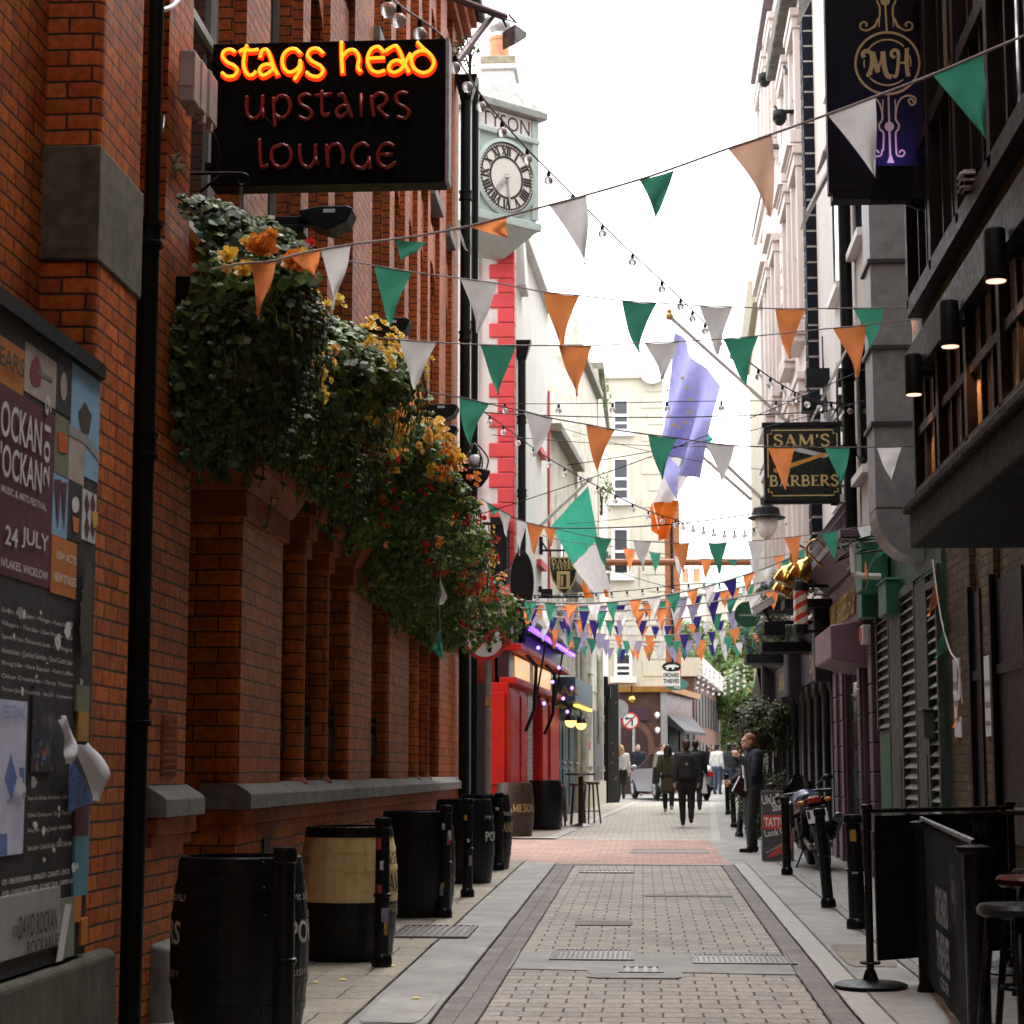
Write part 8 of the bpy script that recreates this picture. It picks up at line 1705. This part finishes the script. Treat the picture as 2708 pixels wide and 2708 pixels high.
def person(label,x,y,rz,h,top,bot,hair,skin=SK,pose={},hs='short',coat=0.,vox=.014,shoes=None,grp=None,beard=None):
 z0=gz(y)+.02;t=thing('person',label,'person',(x,y,z0),grp);ORG[t]=V((0,0,0));t.rotation_euler.z=rz
 J=dict(hl=(.052,0,.52),hr=(-.052,0,.52),kl=(.058,-.02,.285),kr=(-.058,-.01,.285),al=(.06,.02,.042),ar=(-.06,.02,.042),sl=(.108,.01,.815),sr=(-.108,.01,.815),el=(.135,.025,.645),er=(-.135,.025,.645),wl=(.145,-.03,.50),wr=(-.145,-.03,.50),nk=(0,.008,.85),hd=(0,-.008,.928))
 J.update(pose);P={k:V(v)*h for k,v in J.items()};pel=(P['hl']+P['hr'])/2;ch=(P['sl']+P['sr'])/2
 def limbs(m,e,legs=True,arms=True,lo=0.):
  if legs:
   for s in 'lr':m.cap(P['h'+s],P['k'+s],(.050+e)*h,(.034+e)*h);m.cap(P['k'+s],P['a'+s].lerp(P['k'+s],lo),(.034+e)*h,(.023+e)*h)
  if arms:
   for s in 'lr':m.cap(P['s'+s],P['e'+s],(.031+e)*h,(.024+e)*h);m.cap(P['e'+s],P['w'+s].lerp(P['e'+s],lo),(.024+e)*h,(.017+e)*h)
 def trunk(m,e,hip=True):
  m.cap(pel+V((.03*h,0,.01*h)),ch+V((.055*h,0,-.045*h)),(.058+e)*h,(.06+e)*h);m.cap(pel+V((-.03*h,0,.01*h)),ch+V((-.055*h,0,-.045*h)),(.058+e)*h,(.06+e)*h);m.cap(P['sl'],P['sr'],(.034+e)*h)
  m.cap(ch+V((0,.01*h,-.02*h)),P['nk'],(.05+e)*h,(.032+e)*h)
 m=MB();trunk(m,0);limbs(m,0);hd=P['hd'];m.cap(P['nk'],hd-V((0,0,.03*h)),.031*h,.030*h)
 m.ball(hd+V((0,.006*h,.012*h)),.045*h,.056*h,.055*h,16,12);m.ball(hd+V((0,-.014*h,-.022*h)),.036*h,.040*h,.045*h,14,10)
 m.cap(hd+V((0,-.046*h,.008*h)),hd+V((0,-.060*h,-.012*h)),.0075*h,.009*h);m.cap(hd+V((-.02*h,-.045*h,.018*h)),hd+V((.02*h,-.045*h,.018*h)),.009*h);m.cap(hd+V((-.012*h,-.050*h,-.032*h)),hd+V((.012*h,-.050*h,-.032*h)),.007*h)
 for s in(-1,1):m.ball(hd+V((s*.046*h,.006*h,-.002*h)),.007*h,.012*h,.018*h)
 for s in 'lr':
  w_=P['w'+s];d=(w_-P['e'+s]).normalized();sg=1 if s=='l' else-1;n_=V((sg,0,0));n_=(n_-d*n_.dot(d)).normalized();f_=d.cross(n_)*sg
  if f_.y>0:f_=-f_
  m.cap(w_+d*.012*h,w_+d*.045*h,.016*h,.018*h)
  for k in range(4):
   b0=w_+d*(.05-.003*abs(k-1))*h+f_*(.018-.0115*k)*h;L=(.030,.035,.032,.025)[k]*h;b1=b0+d*L*.6-n_*L*.15;m.cap(b0,b1,.0062*h,.0056*h,6);m.cap(b1,b1+d*L*.45-n_*L*.4,.0056*h,.005*h,6)
  b0=w_+d*.018*h+f_*.014*h;b1=b0+f_*.018*h+d*.016*h;m.cap(b0,b1,.008*h,.0065*h,6);m.cap(b1,b1+d*.022*h-n_*.006*h,.0065*h,.0055*h,6)
 for s in 'lr':m.cap(P['a'+s],P['a'+s]+V((0,-.075*h,-.022*h)),.022*h,.016*h)
 remesh(m.build('body',skin,t),vox*.62)
 m=MB();trunk(m,.010);limbs(m,.011,legs=False,lo=.08)
 if coat:m.cap(pel+V((.02*h,0,.03*h)),pel+V((.035*h,0,-coat*h)),.070*h,.085*h);m.cap(pel+V((-.02*h,0,.03*h)),pel+V((-.035*h,0,-coat*h)),.070*h,.085*h)
 remesh(m.build('jacket' if not coat else 'coat',top,t),vox)
 m=MB();limbs(m,.011,arms=False,lo=.10);m.cap(P['hl']+V((0,.012*h,.01*h)),P['hr']+V((0,.012*h,.01*h)),.062*h);m.cap(pel,pel+V((0,0,.06*h)),.068*h);remesh(m.build('trousers',bot,t),vox)
 for s in 'lr':m=MB();a=P['a'+s];m.cap(a+V((0,.012*h,-.02*h)),a+V((0,-.085*h,-.026*h)),.026*h,.019*h);m.cap(a,a+V((0,-.02*h,-.01*h)),.027*h,.027*h);remesh(m.build('shoe',shoes or M_black_g,t),vox*.8,3)
 m=MB();m.ball(hd+V((0,.014*h,.024*h)),.050*h,.056*h,.052*h,16,12);m.ball(hd+V((0,.030*h,-.004*h)),.045*h,.036*h,.044*h,14,10)
 if hs=='long':m.cap(hd+V((0,.03*h,.0)),hd+V((.02*h,.055*h,-.11*h)),.052*h,.042*h);m.cap(hd+V((-.03*h,.02*h,0)),hd+V((-.04*h,.035*h,-.11*h)),.03*h,.025*h);m.cap(hd+V((.035*h,.02*h,0)),hd+V((.045*h,.03*h,-.10*h)),.028*h,.022*h)
 if hs=='curly':
  for k in range(26):a=k*2.4;m.ball(hd+V((.055*math.cos(a)*h,.02*h+.045*math.sin(a)*h,.01*h+.05*h*math.sin(k*1.7))),.02*h)
 if hs=='cap':m.lathe([(.053*h,0),(.056*h,.03*h),(.04*h,.05*h)],16,Matrix.Translation(hd+V((0,.006*h,.03*h))));m.box(-.03*h,.03*h,hd.y-.1*h,hd.y-.03*h,hd.z+.028*h,hd.z+.036*h)
 remesh(m.build('hair' if hs!='cap' else 'cap',hair,t),vox*.8,4)
 if beard:m=MB();m.ball(hd+V((0,-.022*h,-.050*h)),.031*h,.034*h,.022*h,14,10);remesh(m.build('beard',beard,t),vox*.7,3)
 if vox<.012:
  m=MB()
  for s in(-1,1):m.ball(hd+V((s*.019*h,-.0555*h,.008*h)),.0058*h,.004*h,.0042*h,8,6)
  m.build('eyes',M_blackp,t,True)
 return t
WALK=dict(kl=(.05,-.085,.29),al=(.045,-.11,.05),kr=(-.05,-.01,.285),ar=(-.045,.13,.085),el=(.135,.06,.65),wl=(.14,.05,.51),er=(-.135,-.0,.645),wr=(-.14,-.085,.51))
blk=fab('black',(.010,.011,.013));nvy=fab('navy',(.008,.010,.020));chg=fab('charcoal',(.035,.036,.042));olv=fab('olive',(.055,.048,.018));wht=fab('white',(.66,.64,.62));den=fab('denim',(.05,.07,.13));dgr=fab('dark_green',(.02,.03,.02))
H_br=pm('brown_hair',(.06,.028,.014),.6,var=.3,sc=40,bump=.4);H_gi=pm('ginger_hair',(.20,.075,.025),.6,var=.3,sc=40,bump=.4);H_bl=pm('blonde_hair',(.46,.27,.11),.6,var=.3,sc=30,bump=.4);H_bk=pm('black_hair',(.01,.008,.008),.5,var=.3,sc=40,bump=.4)
p=gnd(1990,2258);MX,MY=p.x+.02,p.y+.15
person('bearded person in a dark suit jacket, hand to mouth, in profile by the tattoo board',MX,MY,math.radians(-72),1.74,nvy,blk,H_gi,vox=.0105,beard=H_gi,hs='short',pose=dict(hd=(0,-.030,.918),nk=(0,-.005,.85),kl=(.05,-.03,.285),al=(.055,-.045,.042),ar=(-.06,.035,.042),el=(.135,-.03,.655),wl=(.045,-.125,.79),er=(-.13,-.03,.645),wr=(-.10,-.15,.585)))
def local(x,y,rz,q):c,s=math.cos(rz),math.sin(rz);return V((x+q[0]*c-q[1]*s,y+q[0]*s+q[1]*c,q[2]))
t=thing('folder','maroon folder with white page edges held low by the bearded man','folder',(MX-.3,MY,1.0));c=at(1962,2080,MY-.05)
m=MB();M=Matrix.Translation(c)@Matrix.Rotation(math.radians(28),4,'Y')@Matrix.Rotation(math.radians(25),4,'Z');m.box(-.10,.12,-.012,.012,-.13,.12,M);m.build('cover',pm('maroon_cover',(.035,.006,.010),.5),t,bevel=.003);m=MB();m.box(-.115,-.10,-.010,.010,-.13,.12,M);m.build('pages',M_paper,t)
m=MB();M=Matrix.Translation((MX,MY,gz(MY)+.02))@Matrix.Rotation(math.radians(-72),4,'Z');m.prism([M@V(q)for q in((-.045,-.105,.88),(.045,-.105,.88),(.05,-.128,1.15),(.03,-.118,1.42),(-.03,-.118,1.42))],(M.to_3x3()@V((0,-.025,0))));sh_o=[o for o in bpy.data.objects if o.name.startswith('person')][0]
o=m.build('shirt',wht,None);o.parent=sh_o;o.matrix_parent_inverse=M.inverted()
def pp(px,py,dx=0):q=gnd(px,py);return q.x+dx,q.y
x,y=pp(1817,2188);person('person seen from behind in a dark hooded jacket wearing a black backpack',x,y,math.pi,1.70,chg,blk,H_br,pose=WALK,shoes=M_black)
t=thing('backpack','black backpack with a small pale diamond patch, worn by the walking person','backpack',(x,y-.2,1.1));z0=gz(y)+.02
m=MB();m.hexa([(x-.15,y-.27,z0+.93),(x+.15,y-.27,z0+.93),(x+.16,y-.10,z0+.93),(x-.16,y-.10,z0+.93)],[(x-.12,y-.22,z0+1.40),(x+.12,y-.22,z0+1.40),(x+.13,y-.10,z0+1.42),(x-.13,y-.10,z0+1.42)]);m.build('bag',blk,t,bevel=.05,seg=3);m=MB();m.hexa([(x-.11,y-.31,z0+.95),(x+.11,y-.31,z0+.95),(x+.12,y-.26,z0+.95),(x-.12,y-.26,z0+.95)],[(x-.09,y-.29,z0+1.14),(x+.09,y-.29,z0+1.14),(x+.1,y-.24,z0+1.14),(x-.1,y-.24,z0+1.14)]);m.build('pocket',blk,t,bevel=.02)
m=MB();c=V((x,y-.262,z0+1.22));m.quad(c+V((0,0,-.035)),c+V((.035,0,0)),c+V((0,0,.035)),c+V((-.035,0,0)));m.build('patch',pm('tan_patch',(.4,.25,.15),.7),t)
x,y=pp(1768,2151);person('long dark haired person in an olive coat and black leggings, seen from behind',x,y,math.pi,1.64,olv,blk,H_bk,pose=WALK,hs='long',coat=.16,shoes=pm('beige_shoe',(.4,.27,.22),.7))
t=thing('handbag','dark green shoulder bag hanging at the side of the olive coat','bag',(x-.3,y,.9));m=MB();m.hexa([(x-.40,y-.16,1.13),(x-.22,y-.16,1.13),(x-.22,y+.06,1.13),(x-.40,y+.06,1.13)],[(x-.36,y-.14,1.55),(x-.20,y-.14,1.55),(x-.20,y+.04,1.55),(x-.36,y+.04,1.55)]);m.build('bag',dgr,t,bevel=.04);m=MB();m.tube(smooth_pts([(x-.28,y-.05,1.54),(x-.22,y-.08,1.75),(x-.15,y,1.83)]),.015,6);m.build('strap',dgr,t)
x,y=pp(1841,2152);person('person all in black walking away beside the backpack wearer',x,y,math.pi,1.75,blk,blk,H_bk,pose=WALK)
t=thing('shopping_bag','white plastic shopping bag carried by the person all in black','bag',at(1860,2068,y));c=at(1860,2072,y);m=MB();m.hexa([c+V((-.1,-.05,-.24)),c+V((.1,-.05,-.24)),c+V((.1,.05,-.24)),c+V((-.1,.05,-.24))],[c+V((-.05,-.01,.14)),c+V((.05,-.01,.14)),c+V((.05,.01,.14)),c+V((-.05,.01,.14))]);m.build('bag',M_paper,t,bevel=.03);m=MB();m.torus(c+V((0,0,.19)),.05,.01,'y',12,5);m.build('handle',M_paper,t)
x,y=pp(1643,2121);person('blonde person in a white blouse and black trousers, seen from behind at the corner',x,y,math.pi,1.68,wht,blk,H_bl,pose=dict(WALK,wl=(.16,-.06,.52)),hs='long')
for(px,D,rz,lab,tp_,bt,hr,skn,hs_,ps)in((1687,67.5,.1,'person in a navy coat and pale scarf facing the lane beside the sign pole',nvy,blk,H_br,SK,'short',{}),(1752,66.5,.9,'person whose head shows over the roof of the silver car',wht,den,H_br,SK,'short',{}),(1873,76,.2,'person in black facing this way with a hand at the mouth, far right group',blk,blk,H_bk,SKD,'short',dict(el=(.13,-.05,.68),wl=(.03,-.10,.83))),(1887,79,-.5,'brown haired person half hidden in the far right group',blk,blk,H_br,SK,'long',{}),(1897,70.5,2.6,'person in a white and navy jacket with a dark cap with a pale band',wht,den,nvy,SKD,'cap',{}),(1929,61.5,2.2,'person in a grey jacket and black knitted hat standing by the bollards',chg,den,H_bk,SKD,'short',dict(el=(.13,-.02,.66),wl=(.10,-.14,.66))),(1950,65,.4,'curly haired person beside the black knitted hat, hand raised',blk,den,H_bk,SKD,'curly',dict(er=(-.13,-.06,.68),wr=(-.04,-.12,.80)))):
 person(lab,at(px,2038,D).x,D,rz,1.74,tp_,bt,hr,skn,ps,hs_,vox=.018)
bd=None
for k,(px,py,D)in enumerate(((2087,193,35.2),(2062,298,37.5))):
 c=at(px,py,D);t=thing('pigeon',['dark pigeon on the pink facade, higher of two','dark pigeon on the pink facade, lower of two'][k],'bird',c,'pigeons');m=MB();M_b=pm('pigeon_grey',(.05,.045,.055),.7)
 m.cap(c+V((-.03,0,.02)),c+V((.07,0,-.05)),.055,.04,10);m.cap(c+V((-.05,0,.05)),c+V((-.075,0,.11)),.03,.026,8);m.ball(c+V((-.085,0,.125)),.03);m.cap(c+V((-.11,0,.12)),c+V((-.13,0,.112)),.008,.003,6);m.cap(c+V((.08,0,-.06)),c+V((.19,0,-.12)),.022,.012,8)
 for s in(-1,1):m.cap(c+V((.01,s*.015,-.03)),c+V((.01,s*.015,-.10)),.006,.006,6)
 remesh(m.build('body',M_b,t),.008,3)
# --- silver car
CY=63.0;ccx=at(1772,2100,CY).x;CZ=gz(CY)+.02
car=thing('parked_car','silver saloon car seen from behind, crossing the end of the lane','car',(ccx,CY,CZ));ORG[car]=V((0,0,0));car.rotation_euler.z=math.radians(15)
M_car,_nt,_b=_new('silver_car_paint');_b.inputs['Base Color'].default_value=(.34,.33,.37,1);_b.inputs['Roughness'].default_value=.35;_b.inputs['Coat Weight'].default_value=.3
ST=[(-2.18,.55,.80,.86,.62,.60),(-2.10,.36,.92,1.0,.76,.70),(-1.75,.26,.96,1.10,.86,.76),(-1.15,.24,.96,1.38,.89,.62),(-.5,.24,.95,1.45,.90,.60),(.3,.24,.94,1.43,.90,.60),(.85,.24,.93,1.22,.90,.64),(1.30,.24,.92,.99,.89,.72),(1.85,.27,.84,.88,.85,.70),(2.12,.36,.68,.72,.70,.60),(2.18,.45,.58,.60,.55,.5)]
def sect(s):y,zb,zk,zt,wk,wt=s;return[(-wk*.92,y,zb),(-wk,y,zb+(zk-zb)*.5),(-wk*.985,y,zk),(-wt,y,zt-.03),(-wt*.5,y,zt+.005),(wt*.5,y,zt+.005),(wt,y,zt-.03),(wk*.985,y,zk),(wk,y,zb+(zk-zb)*.5),(wk*.92,y,zb)]
b=MB();g=MB();S_=[sect(s)for s in ST]
for i in range(len(S_)-1):
 for k in range(9):
  q=(S_[i][k],S_[i+1][k],S_[i+1][k+1],S_[i][k+1]);(g if(k in(2,6)and 2<=i<=6)or(k in(3,4,5)and i in(2,6))else b).add(q,[(0,1,2,3)])
b.add(S_[0],[tuple(range(10))]);b.add(S_[-1],[tuple(range(10))[::-1]])
o=b.build('body',M_car,car);g2=g.build('window',M_glass,car)
for q in(o,g2):
 bm=bmesh.new();bm.from_mesh(q.data);bmesh.ops.remove_doubles(bm,verts=bm.verts,dist=.001);bmesh.ops.recalc_face_normals(bm,faces=bm.faces);bm.to_mesh(q.data);bm.free();s=q.modifiers.new('s','SUBSURF');s.levels=s.render_levels=2;q.data.polygons.foreach_set('use_smooth',[True]*len(q.data.polygons))
for sx in(-1,1):
 for yy in(-1.32,1.32):
  wv=thing('wheel','','');del wv['label'];del wv['category'];wv.parent=car;wv.location=(sx*.80,yy,.32);ORG[wv]=V((0,0,0))
  m=MB();m.torus((0,0,0),.235,.085,'x',28,10);m.build('tyre',M_blackp,wv,True);m=MB()
  for k in range(9):a=k*2*math.pi/9;m.tube([(sx*.07,0,0),(sx*.075,.19*math.cos(a),.19*math.sin(a))],.022,6)
  m.torus((sx*.05,0,0),.195,.022,'x',28,6);m.lathe([(.2,-.01),(.2,.01)],24,Matrix.Translation((sx*.02,0,0))@Matrix.Rotation(math.pi/2,4,'Y'));m.build('rim',M_metal,wv,'auto')
  m=MB();m.torus((sx*.795,yy,.34),.36,.03,'x',28,6);m.build('wheel_arch',M_blackp,car,True)
 m=MB();m.hexa([(sx*.50,-2.20,.70),(sx*.80,-2.12,.70),(sx*.80,-2.0,.70),(sx*.50,-2.0,.70)],[(sx*.52,-2.19,.86),(sx*.79,-2.09,.86),(sx*.79,-2.0,.86),(sx*.52,-2.0,.86)]);m.build('tail_light',pm('tail_red',(.4,.015,.012),.2),car,bevel=.01)
 m=MB();m.ball((sx*.98,.75,1.0),.10,.06,.07);m.build('door_mirror',M_car,car,True)
m=MB();m.box(-.26,.26,-2.215,-2.19,.58,.68);m.build('number_plate',M_white,car);m=MB();m.box(-.78,.78,-2.20,-2.0,.30,.42);m.build('bumper',M_blackp,car,bevel=.03)
# --- motorbike, seen from behind
q=gnd(2189,2310);mk=thing('motorbike','dark blue and black sports motorbike parked on its side stand, seen from behind','motorbike',(q.x,q.y+.1,gz(q.y)+.02));ORG[mk]=V((0,0,0));mk.rotation_euler=(0,math.radians(-9),math.radians(1.5))
M_bb=pm('bike_blue',(.006,.014,.10),.3,coat=.3,bump=0,var=.1);M_bk=pm('bike_black',(.012,.012,.014),.3,bump=.03);M_rub=pm('tyre_rubber',(.014,.014,.015),.75,bump=.3,bs=90);M_chr=pm('dull_chrome',(.3,.3,.31),.3,.9)
for nm,yy,R,r in(('rear',.22,.225,.085),('front',1.62,.235,.062)):
 wv=thing('wheel','','');del wv['label'];del wv['category'];wv.parent=mk;wv.location=(0,yy,R+r);ORG[wv]=V((0,0,0))
 m=MB();m.torus((0,0,0),R,r,'x',36,12);m.build('tyre',M_rub,wv,True);m=MB();m.torus((0,0,0),R-.05,.025,'x',28,6);m.cap((-.06,0,0),(.06,0,0),.045)
 for k in range(5):a=k*1.2566;m.tube([(0,0,0),(0,(R-.06)*math.cos(a),(R-.06)*math.sin(a))],.018,6)
 m.build('rim',M_chr,wv,'auto')
def bpart(nm,mat,fn,**k):m=MB();fn(m);return m.build(nm,mat,mk,**k)
def tail(m):m.hexa([(-.10,.05,.80),(.10,.05,.80),(.15,.75,.72),(-.15,.75,.72)],[(-.07,.0,.93),(.07,.0,.93),(.16,.75,.86),(-.16,.75,.86)])
bpart('tail',M_bk,tail,bevel=.03);bpart('tail_panel',M_bk,lambda m:[m.hexa([(s*.10,.10,.76),(s*.19,.2,.76),(s*.2,.8,.70),(s*.10,.8,.70)],[(s*.09,.06,.90),(s*.16,.12,.88),(s*.19,.8,.84),(s*.10,.8,.84)])for s in(-1,1)],bevel=.02)
bpart('tail_light',pm('tail_red',(.4,.015,.012)),lambda m:m.hexa([(-.085,-.02,.84),(.085,-.02,.84),(.085,.05,.84),(-.085,.05,.84)],[(-.07,-.03,.91),(.07,-.03,.91),(.07,.04,.92),(-.07,.04,.92)]),bevel=.01)
for s in(-1,1):bpart('indicator',pm('indicator_amber',(.55,.16,.02),.2),lambda m:m.cap((s*.15,.0,.86),(s*.19,.0,.865),.028,.022))
pl=bpart('number_plate',M_white,lambda m:m.hexa([(-.125,-.06,.60),(.125,-.06,.60),(.125,-.05,.60),(-.125,-.05,.60)],[(-.125,-.02,.76),(.125,-.02,.76),(.125,-.01,.76),(-.125,-.01,.76)]))
m=MB();put(m,'NID',(-.05,-.032,.69),(1,0,0),(0,.25,1),size=.045,width=.13);put(m,'24506',(-.105,-.051,.622),(1,0,0),(0,.25,1),size=.05,width=.21);m.build('lettering',M_lettk,pl);m=MB();m.quad((-.122,-.047,.655),(-.085,-.047,.655),(-.085,-.024,.75),(-.122,-.024,.75));m.build('blue_band',M_bb,pl)
bpart('mudguard',M_bk,lambda m:[m.hexa([(-.10,-.03,.56),(.10,-.03,.56),(.10,.0,.56),(-.10,.0,.56)],[(-.13,.02,.80),(.13,.02,.80),(.13,.06,.80),(-.13,.06,.80)])],bevel=.01)
bpart('seat',M_rub,lambda m:m.hexa([(-.13,.2,.90),(.13,.2,.90),(.16,.85,.80),(-.16,.85,.80)],[(-.10,.22,.96),(.10,.22,.96),(.14,.85,.86),(-.14,.85,.86)]),bevel=.03)
bpart('tank',M_bb,lambda m:m.ball((0,1.02,.86),.19,.30,.14,16,10),smooth=True);bpart('engine',M_bk,lambda m:(m.box(-.20,.20,.70,1.15,.26,.66),m.box(-.24,.24,.85,1.05,.34,.54)),bevel=.03)
bpart('fairing',M_bk,lambda m:[m.hexa([(s*.10,1.0,.40),(s*.26,1.0,.40),(s*.20,1.62,.62),(s*.10,1.62,.62)],[(s*.12,1.05,.86),(s*.25,1.05,.86),(s*.18,1.66,.98),(s*.08,1.66,.98)])for s in(-1,1)],bevel=.03)
bpart('windscreen',pm('smoked_screen',(.04,.045,.05),.08,bump=0),lambda m:m.grid(lambda u,v:V(((u-.5)*.44*(1-.55*v*v),1.62-.20*v+.25*(1-(2*u-1)**2)*.4,.93+.27*v*(1-.35*(2*u-1)**2))),10,6),smooth=True)
bpart('handlebar',M_bk,lambda m:(m.tube(smooth_pts([(-.36,1.18,.93),(-.2,1.32,.95),(.2,1.32,.95),(.36,1.18,.93)]),.016,8),m.cap((-.36,1.18,.93),(-.26,1.25,.94),.022),m.cap((.36,1.18,.93),(.26,1.25,.94),.022)))
for s in(-1,1):bpart('mirror',M_bk,lambda m:(m.tube([(s*.16,1.55,.98),(s*.33,1.42,1.08)],.010,6),m.ball((s*.37,1.40,1.09),.075,.02,.045)),smooth=True)
bpart('exhaust',M_bk,lambda m:(m.tube(smooth_pts([(.12,1.0,.28),(.16,.6,.30),(.20,.25,.48)]),.03,8),m.tube([(.20,.42,.40),(.25,-.06,.62)],[.055,.068],14)),smooth='auto');bpart('exhaust_tip',M_chr,lambda m:m.torus((.252,-.065,.623),.055,.012,'y',20,6),smooth=True)
bpart('swingarm',M_chr,lambda m:[m.hexa([(s*.11,.16,.27),(s*.15,.16,.27),(s*.15,.85,.36),(s*.11,.85,.36)],[(s*.11,.16,.35),(s*.15,.16,.35),(s*.15,.85,.46),(s*.11,.85,.46)])for s in(-1,1)],bevel=.01)
bpart('side_stand',M_bk,lambda m:(m.tube([(-.16,.80,.26),(-.36,.62,-.03)],.014,6),m.box(-.42,-.32,.58,.66,-.055,-.03)));bpart('fork',M_chr,lambda m:[m.tube([(s*.1,1.62,.30),(s*.1,1.40,.92)],.024,8)for s in(-1,1)]);bpart('footpeg',M_bk,lambda m:[(m.tube([(s*.14,.62,.42),(s*.30,.58,.40)],.014,6),m.tube([(s*.12,.45,.78),(s*.17,.55,.45)],.014,6))for s in(-1,1)])
bpart('frame',M_bk,lambda m:[m.tube([(s*.08,.35,.80),(s*.16,.85,.48),(s*.12,1.35,.80)],.03,8)for s in(-1,1)])
finalize()
